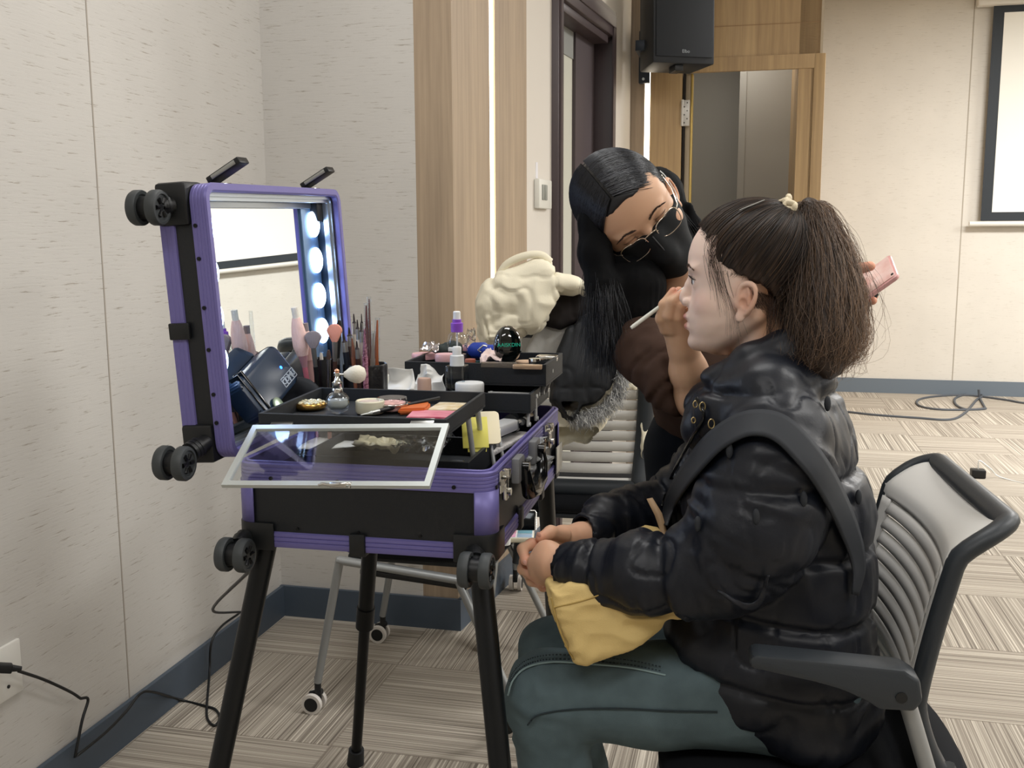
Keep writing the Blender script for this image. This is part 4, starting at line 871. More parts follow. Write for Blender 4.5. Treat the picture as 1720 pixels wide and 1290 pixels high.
# nude cap, tissues, pump bottle, white tub in the lower rear tray
P = cw(.155, .41, ZF4+.0005)
P = at(713, 660, 1.86); P[2] = ZF4; t = thing('lipstick', P, 'nude lipstick tube standing in front of the tissues', 'lipstick'); bm = B(); lathe(bm, [(0, 0), (.0135, 0), (.0135, .02), (0, .02)], up_frame(P), 24); mk('tube_base', bm, GOLD, t); bm = B(); lathe(bm, [(0, .02), (.0135, .02), (.0130, .058), (.0115, .061), (.0105, .060), (0, .0595)], up_frame(P), 24); mk('cap', bm, mat('nude_plastic', '#c3a290', .4), t)
TIS = mat('tissue', '#e6e6e2', .8)
def tissue(px0, px1, py0, py1, Y, lab, seed):
    a, b, c, d = at(px0, py1, Y), at(px1, py1, Y-.02), at(px1-6, py0+3, Y+.02), at(px0+8, py0, Y+.03)
    crumple('tissue', [a, b, c, d], .012, TIS, n=26, sc=22, seed=seed, label=lab, cat='tissue', group=None)
tissue(648, 700, 618, 668, 1.90, 'white crumpled tissue right of the leather brush cup', 1); tissue(696, 750, 614, 664, 1.93, 'folded white tissue behind the nude lipstick', 6)
crumple('tissue_wrapper', [at(650, 664, 1.94), at(676, 662, 1.93), at(664, 630, 1.97), at(646, 628, 1.98)], .008, mat('paper_cream', '#d9d5c4', .7), n=14, sc=25, seed=3, label='cream paper wrapper tucked behind the white tissue', cat='wrapper')
P = at(768, 640, 1.885); P[2] = ZF4; t = thing('pump_bottle', P, 'square clear pump bottle with a white pump in the rear tray', 'bottle')
Mx = frame(P, e1v); bm = B(); prism(bm, [(p[0], p[1]) for p in rrect(-.0185, .0185, -.0185, .0185, .004)], 0, .082, Mx, bev=.002); mk('glass_body', bm, TGL, t, 30)
bm = B(); prism(bm, [(p[0], p[1]) for p in rrect(-.0155, .0155, -.0155, .0155, .003)], .004, .03, Mx); mk('lotion', bm, mat('lotion', '#d5d9d6', .4), t, 30)
bm = B(); lathe(bm, [(0, .080), (.0135, .081), (.013, .100), (.0115, .101), (0, .101)], Mx, 24); lathe(bm, [(0, .101), (.0085, .101), (.0085, .115), (.007, .117), (0, .117)], Mx, 20); box(bm, -.016, 0, -.004, .004, .108, .115, Mx, .001); mk('pump', bm, WHITEP, t, 40)
P = at(789, 660, 1.86); P[2] = ZF4; t = thing('cream_tub', P, 'round white tub in front of the square pump bottle', 'tub'); bm = B(); lathe(bm, [(0, 0), (.024, 0), (.025, .034), (0, .034)], up_frame(P), 32); mk('tub_body', bm, WHITEP, t); bm = B(); lathe(bm, [(.0262, .034), (.0270, .036), (.0270, .050), (.0255, .0525), (0, .0525)], up_frame(P), 40); mk('tub_lid', bm, WHITEP, t)
P = at(848, 668, 1.90); P[2] = ZF4; t = thing('eyeshadow_palette', P, 'low open palette with a long pale edge in the lower rear tray', 'palette')
bm = B(); Mx = frame(P, e1v); box(bm, -.045, .045, -.04, .04, 0, .012, Mx, .002); mk('palette_base', bm, BLKM, t); bm = B(); lathe(bm, [(0, .012), (.026, .012), (.026, .017), (.022, .019), (0, .019)], Mx @ Matrix.Translation((.012, -.005, 0)), 32); mk('powder_pan', bm, mat('rose_powder', '#b98f86', .5, .2, vary=.2, vscale=80), t)
# rear top tray
zr = ZF3+.026
def disc(px, py, r, h, m, lab, nm='powder_compact', cat='compact', z=None, rim=None, tilt=0):
    P = at_z(px, py, (zr if z is None else z)+h); P[2] -= h; bm = B(); lathe(bm, [(0, 0), (r*.95, 0), (r, h*.25), (r, h*.75), (r*.93, h), (0, h)], up_frame(P, tilt, (1, 0, 0)), 30); return one(nm, bm, m, lab, cat)
disc(712, 593, .026, .012, mat('shell_pink', '#e2aeb0', .3), 'flat pink compact at the left front of the rear tray')
disc(748, 594, .021, .018, PINK, 'thicker pink compact behind the pump bottle')
bm = B(); box(bm, -.03, .02, -.014, .014, 0, .02, frame(at_z(788, 596, zr), e1v), .006); one('pink_case', bm, mat('rosy_case', '#d99aa0', .4), 'small rosy pink case right of the pump bottle top', 'case')
crumple('glitter_packet', [at_z(706, 590, zr+.02), at_z(736, 591, zr+.02), at_z(738, 580, zr+.03), at_z(712, 578, zr+.03)], .006, mat('glitter', '#bdb6b4', .15, .8), n=14, sc=70, seed=2, label='small glittering packet at the back left of the rear tray', cat='packet')
f = Field(at(752, 590, 2.12)-.06, at(752, 590, 2.12)+.06, .0025); pq = at(752, 586, 2.11); f.ell(pq+[0, 0, -.004], (.030, .022, .014), None, .005); f.ell(pq+[.012, 0, .004], (.018, .016, .012), None, .01); vs, fs = f.mesh(); vs += vnorm(vs, fs)*(.002*ridge(vs, 90))[:, None]
mk_np('soft_pouch', vs, fs, mat('dark_green_cloth', '#2c3532', .7), label='dark green soft pouch left of the purple spray bottle', cat='pouch')
P = at(768, 590, 2.08); P[2] = zr-.014; t = thing('spray_bottle', P, 'clear spray bottle with a purple collar and white nozzle', 'bottle')
Mx = up_frame(P); bm = B(); lathe(bm, [(0, 0), (.019, 0), (.0205, .003), (.0205, .055), (.018, .066), (.0105, .072), (.0105, .078), (0, .078)], Mx, 32); mk('bottle_body', bm, TGL, t, 50)
bm = B(); lathe(bm, [(0, .002), (.0190, .003), (.0190, .026), (0, .026)], Mx, 32); mk('liquid', bm, mat('pinkish_liquid', '#e6d3d8', .05, trans=.9, ior=1.2), t, 50)
bm = B(); lathe(bm, [(0, .072), (.0125, .072), (.0128, .090), (.0095, .0915), (.0095, .098), (0, .098)], Mx, 28); mk('collar', bm, mat('violet_plastic', '#8a4fc0', .35), t, 40)
bm = B(); lathe(bm, [(0, .098), (.0078, .098), (.0074, .113), (.006, .1145), (0, .1145)], Mx, 20); mk('nozzle', bm, WHITEP, t, 40)
bm = B(); cyl(bm, P+zz*.01, P+zz*.075, .0018, 8); mk('dip_tube', bm, WHITEP, t)
crumple('plastic_bag', [at(780, 592, 2.10), at(798, 590, 2.10), at(800, 560, 2.14), at(786, 556, 2.14)], .014, CLRP, n=20, sc=60, seed=13, label='small crinkled clear bag right of the spray bottle', cat='bag')
A_, B_ = at(792, 589, 2.10), at(842, 588, 2.04); bm = B(); tube(bm, [A_, A_+(B_-A_)*.1, A_+(B_-A_)*.42, A_+(B_-A_)*.46, B_], [.012, .017, .017, .0115, .0115], 20); one('blue_tube', bm, BLUEP, 'bright blue tube lying behind the black egg compact', 'cosmetic tube')
bm = B(); tube(bm, [at(808, 592, 2.03), at(803, 588, 2.03), at(812, 580, 2.03), at(818, 582, 2.03)], .0018, 8); one('hair_pin', bm, CHR, 'bent metal clip over the blue tube', 'hair clip', ang=60)
disc(790, 603, .011, .014, mat('terracotta', '#a85f4a', .4), 'small terracotta round pot at the front of the rear tray', 'pigment_pot', 'pot'); disc(802, 606, .008, .010, mat('bottle_green', '#2d4a40', .2), 'tiny green and white pot beside the terracotta one', 'pigment_pot', 'pot')
crumple('tissue', [at_z(806, 606, zr+.012), at_z(842, 608, zr+.012), at_z(846, 592, zr+.018), at_z(818, 590, zr+.018)], .008, mat('pink_tissue', '#e4cfc8', .8), n=18, sc=50, seed=8, label='pinkish crumpled tissue in front of the blue tube', cat='tissue')
# egg shaped black compact standing on edge
P = at(853, 578, 1.98); t = thing('cushion_compact', P, 'glossy black egg-shaped compact with green lettering standing on edge', 'compact')
Mx = frame(P, CRT*.97+np.array([0, .2, 0]), None, (0.15, -.97, .12)); Mx = Matrix.Translation(V3(P)) @ (Mx.to_3x3().to_4x4()) @ Matrix.Scale(1.12, 4)
n = 36; bm = B(); vs = []; fs = []
ring = [(math.cos(2*PI*j/n)*(.0255-.002*math.sin(2*PI*j/n)), .0325*math.sin(2*PI*j/n)) for j in range(n)]
lay = [(.0, -.013), (.5, -.012), (.85, -.009), (1, -.002), (1, .001), (.86, .009), (.6, .0125), (.3, .0142), (0, .0148)]
for s_, z in lay:
    for x, y in ring: vs.append((x*s_, y*s_, z))
for i in range(len(lay)-1):
    for j in range(n): fs.append((i*n+j, i*n+(j+1) % n, (i+1)*n+(j+1) % n, (i+1)*n+j))
put(bm, vs, fs, Mx); bmesh.ops.remove_doubles(bm, verts=bm.verts, dist=1e-6); mk('compact_shell', bm, mat('deep_gloss', '#08100f', .06, coat=1), t, 60)
text_mesh('lettering', 'AAISKDIN', Mx @ Matrix.Translation((-.001, -.002, 0.0149)), .0092, mat('iridescent_print', '#35d6b4', .25, .4), t, .0008)
disc(884, 606, .022, .007, mat('beige_pan', '#c9a98c', .5), 'beige powder disc right of the black egg compact'); disc(898, 602, .012, .016, CHR, 'small chrome pot behind the beige powder disc', 'chrome_pot', 'pot')
bm = B(); box(bm, -.022, .022, -.016, .016, 0, .014, frame(at_z(919, 608, zr), e1v), .004); one('mirror_compact', bm, CHR, 'square chrome compact at the right end of the rear tray', 'compact')
t = thing('lipstick', at_z(838, 616, zr), 'long clear-cased lipstick lying along the front of the rear tray', 'lipstick'); Mx = frame(at_z(838, 617, zr+.004), e1v)
bm = B(); box(bm, -.034, .034, -.007, .007, 0, .010, Mx, .001); mk('clear_case', bm, mat('smoky_acrylic', '#b8ada0', .1, trans=.7, ior=1.2), t); bm = B(); box(bm, -.032, .0, -.0055, .0055, .0012, .009, Mx, .001); mk('bullet', bm, mat('greige_bullet', '#9a8f84', .4), t)
bm = B(); box(bm, -.03, .026, -.007, .007, 0, .009, frame(at_z(888, 620, zr+.004), e1v), .002); one('lip_gloss', bm, mat('gold_beige', '#c6aa8e', .25, .5), 'gold-beige slim tube at the right front of the rear tray', 'lip gloss')
# crinkled clear bag hanging on the handle
crumple('plastic_bag', [at(893, 738, 1.74), at(914, 728, 1.84), at(918, 790, 1.80), at(888, 812, 1.68)], .022, mat('crinkled_film', '#f0f3f4', .12, trans=.75, ior=1.15, spec=.8), n=34, sc=45, seed=21, label='crinkled clear plastic bag hanging from the case handle', cat='bag')
# case contents left of the foundation tube in the base
bm = B(); sphere(bm, cw(.30, .33, ZB+.035), (.03, .04, .022)); one('sponge', bm, mat('rose_sponge', '#b98f86', .9), 'dusty rose sponge deep inside the case', 'sponge')
# ============================================================ chairs with slatted white backs
FABB = mat('black_seat_fabric', '#14161a', .9, bump=.4, bscale=1500, spec=.2); TUBE = mat('grey_powder_coat', '#9a9d9e', .4, .5); WSH = mat('white_shell', '#dad9d5', .35); DSH = mat('dark_shell', '#2c3136', .45, bump=.1, bscale=500)
TIRE = mat('caster_white', '#d9d4ce', .5)
def chair(P, F_, label, arms=True, H_=.92, w=.45, fr=.013, sw=.045, sh=.054):
    """P floor centre, F_ facing direction"""
    P = np.array([P[0], P[1], 0.]); t = thing('office_chair', P, label, 'chair', None); Mx = frame(P, F_)      # x forward, y left, z up
    # seat
    bm = B(); n = 40; vs = []; ring = []
    for j in range(n):
        a = 2*PI*j/n; c, s_ = math.cos(a), math.sin(a); k = (abs(c)**3.2+abs(s_)**3.2)**(-1/3.2); ring.append((.235*c*k, .235*s_*k))
    lay = [(.55, .425), (.93, .432), (1, .445), (1.0, .462), (.96, .475), (.85, .481), (.5, .478), (0, .474)]
    for s_, z in lay:
        for x, y in ring: vs.append((x*s_+.01, y*s_, z-(.02*max(0, x/.235)**3*s_)))
    fs = [tuple(range(n))]
    for i in range(len(lay)-1):
        for j in range(n): fs.append((i*n+j, i*n+(j+1) % n, (i+1)*n+(j+1) % n, (i+1)*n+j))
    put(bm, vs, fs, Mx); bmesh.ops.remove_doubles(bm, verts=bm.verts, dist=1e-5); mk('seat', bm, FABB, t, 60)
    bm = B(); box(bm, -.2, .2, -.19, .19, .41, .43, Mx, .01); mk('seat_pan', bm, DSH, t)
    # side frames: splayed front and rear tubes, casters
    for s_ in (1, -1):
        yb = s_*.245
        for nm, a, b in (('front', (.20, yb*.95, .43), (.27, yb, .085)), ('rear', (-.12, yb*.95, .40), (-.27, yb, .085))):
            if nm == 'rear' and arms: a = (-.072, s_*.262, .69); 
            bm = B(); tube(bm, [a, (np.array(a)+np.array(b))/2, b], [.015, .015, .014], 14, M=Mx, flat=.75); l = mk('leg', bm, TUBE, t, 50)
            bm = B(); cyl(bm, (b[0], b[1], .10), (b[0], b[1], .035), .009, M=Mx); tube(bm, [(b[0]-.012, b[1], .06), (b[0]+.02, b[1], .05), (b[0]+.026, b[1], .03)], .008, 8, M=Mx); mk('caster_fork', bm, BLKM, l, 50)
            for q in (-1, 1):
                bm = B(); cx = b[0]+.012; tube(bm, [(cx, b[1]+q*.009, .0275), (cx, b[1]+q*.022, .0275)], .0275, 24, M=Mx); w_ = mk('wheel', bm, TIRE, l, 40)
                bm = B(); tube(bm, [(cx, b[1]+q*.020, .0275), (cx, b[1]+q*.0235, .0275)], .019, 20, M=Mx); mk('wheel_cap', bm, BLKM, l, 40)
        bm = B(); tube(bm, [(.205, yb*.95, .425), (-.13, yb*.95, .395)], .016, 14, M=Mx, flat=.7); r_ = mk('side_rail', bm, TUBE, t, 50)
        bm = B(); box(bm, -.12, .17, yb*.95-.010, yb*.95+.010, .382, .397, Mx @ Matrix.Rotation(math.radians(-4), 4, 'Y'), .003); mk('rail_strip', bm, BLKM, t)
        if arms:
            ya = s_*.268; bm = B(); pr_ = [(-.090, .645), (-.100, .660), (-.095, .690), (-.075, .703), (.115, .712), (.125, .706), (.122, .692), (.03, .676), (-.0, .668), (-.03, .655), (-.045, .645)]
            Mp = Mx @ Matrix(((1, 0, 0, 0), (0, 0, -1, ya), (0, 1, 0, 0), (0, 0, 0, 1))); prism(bm, pr_, -.023, .023, Mp, bev=.006); ar = mk('armrest', bm, DSH, t, 40)
            bm = B(); cyl(bm, (-.072, ya-.0245, .665), (-.072, ya+.0245, .665), .0075, 16, M=Mx); mk('pivot_bolt', bm, BLKM, ar)
    # back: profile leaning back, flaring at the top
    def bp(tt, yy):
        z = .50+(H_-.50)*tt; x = -.105-.045*max(0, (tt-.3)/.6)**1.3-(.048*max(0, (tt-.84)/.16)**1.5)-.045*max(0, (.32-tt)/.32)**1.6; x -= .028*(1-(yy/(w/2))**2)*(.5+.5*tt); z -= .012*max(0, (tt-.85)/.15)*(1-0)
        return (x, yy, z)
    hw = w/2
    outline = []
    for k in range(28): outline.append((.0+k/27*.93, hw*(1-.10*(1-k/27)**2)))
    rc = [(.93+.07*math.sin(a), hw-.03+.03*math.cos(a)) for a in np.linspace(0.2, PI/2, 8)]
    right = outline+rc; loop = [(a, b) for a, b in right]+[(a, -b) for a, b in right[::-1]]
    pts = [bp(a, b) for a, b in loop]
    bm = B(); tube(bm, [(p[0]-.006, p[1], p[2]) for p in pts], fr, 10, closed=True, M=Mx, flat=1.35); mk('back_frame', bm, DSH, t, 60)
    def strip(t0, t1, y0, y1, nt_, ny, tilt=0):
        Pm = []
        for i in range(nt_+1):
            tt = t0+(t1-t0)*i/nt_; row = []
            for j in range(ny+1):
                yy = y0+(y1-y0)*j/ny; k_ = 1-.10*(1-min(tt, .93)/.93)**2; x, y, z = bp(tt, yy*k_ if abs(yy) > hw*.8 else yy); row.append(Mx @ Vector((x+.004+tilt*(i/nt_-.5), y, z)))
            Pm.append(row)
        return np.array([[list(q) for q in row] for row in Pm])
    bm = B(); grid_surf(bm, strip(.80, .995, -hw+.004, hw-.004, 12, 20)); grid_surf(bm, strip(.0, .80, hw-sw, hw-.004, 24, 3)); grid_surf(bm, strip(.0, .80, -hw+.004, -hw+sw, 24, 3)); grid_surf(bm, strip(.0, .06, -hw+.02, hw-.02, 3, 20))
    bmesh.ops.remove_doubles(bm, verts=bm.verts, dist=.0008); mk('back_shell', bm, WSH, t, 60, solid=.005)
    ns = 11
    for k in range(ns):
        t0 = .085+k*.0655; bm = B(); grid_surf(bm, strip(t0, t0+sh, -hw+sw-.005, hw-sw+.005, 2, 20, -.005)); mk('slat', bm, WSH, t, 60, solid=.004)
    for s_ in (1, -1):
        bm = B(); tube(bm, [(-.155, s_*hw*.9, .52), (-.18, s_*hw*.93, .46), (-.185, s_*hw*.93, .38), (-.17, s_*hw*.95, .30)], [.018, .02, .018, .012], 12, M=Mx); mk('back_bracket', bm, DSH, t, 60)
    return t, Mx
def mixd(a): return np.array([math.cos(math.radians(a)), math.sin(math.radians(a)), 0])
CHC = np.array([.485, 1.555, 0]); FC = mixd(171)
chair(CHC, FC, 'white slatted-back chair with armrests carrying the seated person', w=.43, H_=.892)
CA, MA = chair((-.205, 2.745, 0), mixd(166.5), 'black-seated wheeled chair behind the makeup case holding the small palette', arms=False, H_=.80)
CBp = at(1000, 800, 3.02); FB = mixd(81)
CB, MB_ = chair((CBp[0]-.045, 3.02+.17, 0), FB, 'slatted chair turned away and heaped with cream and black coats', arms=False, H_=1.0, fr=.020, sw=.018, sh=.060)
# palette and white tube on the seat of the wheeled chair
zs = .4815
P = at_z(868, 905, zs); t = thing('eyeshadow_palette', P, 'open silver-framed palette with pink and blue pans on the black seat', 'palette'); Mx = frame(P, CRT*.99-np.array([0, .05, 0]))
bm = B(); box(bm, -.05, .045, -.035, .035, .0, .012, Mx, .002); mk('palette_base', bm, mat('ivory_box', '#d9d2bb', .4), t)
bm = B(); box(bm, -.048, .043, -.033, .033, .012, .0135, Mx); mk('inner_tray', bm, WHITEP, t)
for x0, x1, y0, y1, c in ((-.045, -.002, .002, .03, '#c58aa0'), (.002, .040, .002, .03, '#6f9fae'), (-.045, -.002, -.03, -.004, '#d49ab6'), (.002, .040, -.03, -.004, '#96aec6')):
    bm = B(); box(bm, x0, x1, y0, y1, .0135, .0148, Mx, .0008); mk('colour_pan', bm, mat('pan_'+c[1:], c, .5), t)
bm = B(); Ml = Mx @ Matrix.Translation((0, .036, .013)) @ Matrix.Rotation(math.radians(50), 4, 'X'); box(bm, -.044, .046, 0, .055, -.002, .001, Ml, .001); mk('lid_mirror', bm, mat('dark_mirror', '#101418', .1, .6), t)
bm = B(); tube(bm, [(-.046, 0, 0), (-.046, .055, 0), (.046, .057, 0), (.049, .05, 0), (.049, 0, 0)], .0022, 8, M=Ml); mk('lid_frame', bm, CHR, t, 60)
P = at_z(847, 914, zs); t = thing('cosmetic_tube', P, 'white capped tube with small print standing on the black seat', 'cosmetic tube')
bm = B(); lathe(bm, [(0, 0), (.016, 0), (.0165, .004), (.0165, .05), (.012, .075), (0, .076)], up_frame(P), 24); mk('tube_body', bm, mat('soft_white', '#dedfdc', .35), t, 50)
bm = B(); Mt = frame(P-np.array([0, .0168, -.018]), CRT); box(bm, -.009, .009, -.0004, .0002, 0, .002, Mt); box(bm, -.007, .007, -.0004, .0002, .005, .007, Mt); mk('print', bm, mat('grey_print', '#6a6e70', .6), t)
# ============================================================ things on the walls
sp_ = thing('loudspeaker', onW(1150, 60)-u*.3, 'black loudspeaker hanging on a wall bracket above the oak doorway', 'loudspeaker')
# box corners from the photo: front face 1092..1204 wide, bottom edge at y 108
q1 = at(1097, 105, 4.93); q2 = at(1200, 110, 5.00); dx = q2-q1; dx[2] = 0; wS = np.linalg.norm(dx); dx /= wS; Mq = frame(q1, dx) @ Matrix.Rotation(math.radians(-2), 4, 'X')
bm = B(); pr_ = [(0, 0), (wS, 0), (wS*.93, .24), (wS*.07, .24)]; prism(bm, pr_, 0, .62, Mq, bev=.008); mk('cabinet', bm, mat('speaker_black', '#1b1f25', .5, bump=.15, bscale=300), sp_, 35)
bm = B(); box(bm, .012, wS-.012, -.008, .002, .03, .6, Mq, .004); g_ = mk('grille', bm, mat('speaker_grille', '#20252c', .65, bump=.5, bscale=900), sp_)
text_mesh('emblem', 'Elbo', Mq @ Matrix.Translation((wS*.52, -.0085, .055)) @ Matrix.Rotation(PI/2, 4, 'X'), .022, mat('emblem_grey', '#9aa0a6', .4, .4), sp_)
bm = B(); box(bm, wS*.38, wS*.52, .02, .10, -.03, .0, Mq, .004); mk('foot_bracket', bm, BLKM, sp_)
b0 = onW(1086, 98)-u*.026; bm = B(); fb = frame(b0, v); box(bm, -.035, .02, -.02, .02, -.13, .13, fb, .004); box(bm, -.02, .03, -.32, .0, -.02, .03, fb, .003); mk('wall_bracket', bm, mat('bracket_navy', '#2b323c', .45, .3), sp_)
bm = B()
for dz in (-.11, .11): cyl(bm, b0+v*(-.01)-u*.026+zz*dz, b0+v*(-.01)-u*.016+zz*dz, .007, 8)
mk('bolt', bm, STEEL, sp_)
# switch panel on the plaster
p0 = at_plane(907, 325, K0, nS); Msw = frame(p0, dS)
t = thing('switch_panel', p0, 'white wall switch panel with two grey rockers beside the oak column', 'switch'); bm = B(); box(bm, -.075, .085, -.022, 0, -.058, .052, Msw, .004); mk('plate', bm, mat('switch_white', '#d9d8d0', .4), t)
for x0 in (-.045, -.010):
    bm = B(); box(bm, x0, x0+.026, -.026, -.02, -.026, .032, Msw, .002); mk('rocker', bm, mat('rocker_grey', '#8b8d86', .5), t)
bm = B(); box(bm, -.055, -.03, -.0012, 0, .055, .115, Msw); o_ = one('wall_notice', bm, mat('notice_white', '#dcdbe0', .6), 'tiny printed paper notice stuck above the switch panel', 'notice')
# outlet and power cord at the left wall
pO = at_plane(6, 1130, C0, v); Mo_ = frame(pO, u)
t = thing('wall_socket', pO, 'white double wall socket low on the left wall with a plug in it', 'socket'); bm = B(); box(bm, -.08, .045, -.009, .0, -.058, .060, Matrix.Translation(V3(pO)) @ frame((0, 0, 0), u), .003)
sck = mk('plate', bm, mat('socket_white', '#dcdad4', .4), t)
bm = B(); 
for dz in (-.03,): cyl(bm, pO+v*.009+zz*dz-u*.0, pO+v*.011+zz*dz, .004, 8)
mk('socket_hole', bm, BLKM, t)
qp = at_plane(10, 1122, C0+v*.03, v)
t = thing('power_cord', at_z(125, 1275, 0), 'black power cord running from the socket along the skirting to the case', 'cord')
bm = B(); Mpl = frame(qp, v*.6-u*.0-zz*.25+u*.6); box(bm, -.035, .012, -.011, .011, -.009, .009, Mpl, .003); tube(bm, [(.008, 0, 0), (.03, 0, 0)], [.008, .005], 10, M=Mpl); mk('plug', bm, BLKM, t)
def onL(px, py, off=.03): return at_plane(px, py, C0+v*off, v)
def onFl(px, py): return at_z(px, py, .004)
pts = [onL(31, 1127, .045), onL(75, 1142, .04), onL(118, 1162, .035), onL(135, 1173, .03), onL(148, 1175, .03), onL(138, 1210, .03), onL(126, 1272, .03)]
pts[-1][2] = max(pts[-1][2], .02)
mid = [onL(150, 1253, .036), onL(180, 1228, .035), onL(212, 1195, .035), onL(235, 1166, .035), onL(255, 1162, .038)]
tail = [onFl(300, 1178), onFl(345, 1186), onFl(362, 1192), onFl(369, 1205), onFl(362, 1218), onFl(352, 1213), onFl(347, 1195), onL(352, 1130, .036), onL(355, 1080, .034), onL(372, 1052, .034), onL(405, 1028, .034)]
tail[0][2] = .01
allp = bez(np.array(pts[:4]), 14).tolist()+bez(np.array(pts[3:]), 16)[1:].tolist()+bez(np.array([pts[-1]]+mid+tail), 90)[1:].tolist()
top_ = at(428, 950, 1.60)
allp += bez(np.array([tail[-1], [tail[-1][0]*.8+top_[0]*.2, tail[-1][1]*.6+top_[1]*.4, .35], top_]), 16)[1:].tolist()
bm = B(); tube(bm, allp, .0035, 8); mk('cable', bm, BLKM, t, 60)
# grey cable on the floor at the far right
def F2(px, py): return at_z(px, py, .006)
cp = [F2(x, y) for x, y in ((1424, 692), (1470, 697), (1540, 702), (1594, 705), (1620, 694), (1640, 672), (1650, 665), (1636, 660), (1606, 668), (1606, 680), (1625, 688), (1655, 686), (1640, 688), (1580, 688), (1545, 682), (1542, 672), (1570, 666), (1625, 664), (1690, 672), (1719, 677), (1790, 684))]
bm = B(); tube(bm, bez(cp, 140), .009, 8); one('floor_cable', bm, mat('cable_grey', '#4b4f55', .6), 'loose grey cable looped on the carpet by the far wall', 'cable', ang=60)
cp = [F2(1655, 686), F2(1645, 668), F2(1643, 668)]; cp[-1][2] = .07
bm = B(); tube(bm, cp, .009, 8); one('cable_end', bm, MATS['cable_grey'], 'short upturned grey cable end beside the floor cable loop', 'cable')
# small black adapter with a white plug lead behind the chair back
P = at_z(1638, 800, 0); P = at_z(1642, 802, .0); t = thing('charger', P, 'small black charger with a white lead on the carpet behind the slatted chair', 'charger'); bm = B(); box(bm, -.035, .035, -.03, .03, 0, .045, frame(P, v), .006); mk('brick', bm, BLKM, t)
bm = B(); tube(bm, bez([P+zz*.045, P+zz*.09+v*.004, P+zz*.05+v*.06, P+zz*.004+v*.12, P+v*.3+zz*.004-u*.15, P+v*.7+zz*.004-u*.1, P+v*1.1+zz*.004]+[], 50), .003, 6); mk('lead', bm, WHITEP, t, 60)
# ============================================================ heads (local axes: x out of the face, y to the person's left, z up)
SKIN = mat('skin', '#d8b09a', .5, vcol=True, sss=.12, bump=.05, bscale=900, spec=.35)
_LT = {}
def lerpf(z, tab):
    k = id(tab)
    if k not in _LT:
        t = np.array(sorted(tab)); zz_ = np.linspace(-.2, .2, 801); y = np.interp(zz_, t[:, 0], t[:, 1]); g_ = np.exp(-(np.arange(-24, 25)*.0005/.0042)**2); g_ /= g_.sum(); yp = np.convolve(np.pad(y, 24, mode='edge'), g_, 'valid'); _LT[k] = (zz_, yp, tab)
    return np.interp(z, _LT[k][0], _LT[k][1])
FACE_F = [(.10, .020), (.09, .042), (.079, .058), (.06, .0705), (.039, .0765), (.021, .0785), (.007, .0755), (-.01, .0745), (-.025, .0765), (-.0375, .0800), (-.0515, .0815), (-.062, .0800), (-.069, .0800), (-.080, .0770), (-.090, .0775), (-.098, .072), (-.106, .055), (-.112, .03)]
FACE_W = [(.10, .03), (.08, .055), (.06, .066), (.04, .0700), (.02, .0695), (0, .068), (-.02, .067), (-.04, .0655), (-.06, .0605), (-.075, .052), (-.09, .040), (-.1, .027), (-.112, .015)]
FACE_B = [(.10, -.05), (0, -.03), (-.05, -.022), (-.08, .0), (-.1, .02), (-.112, .022)]
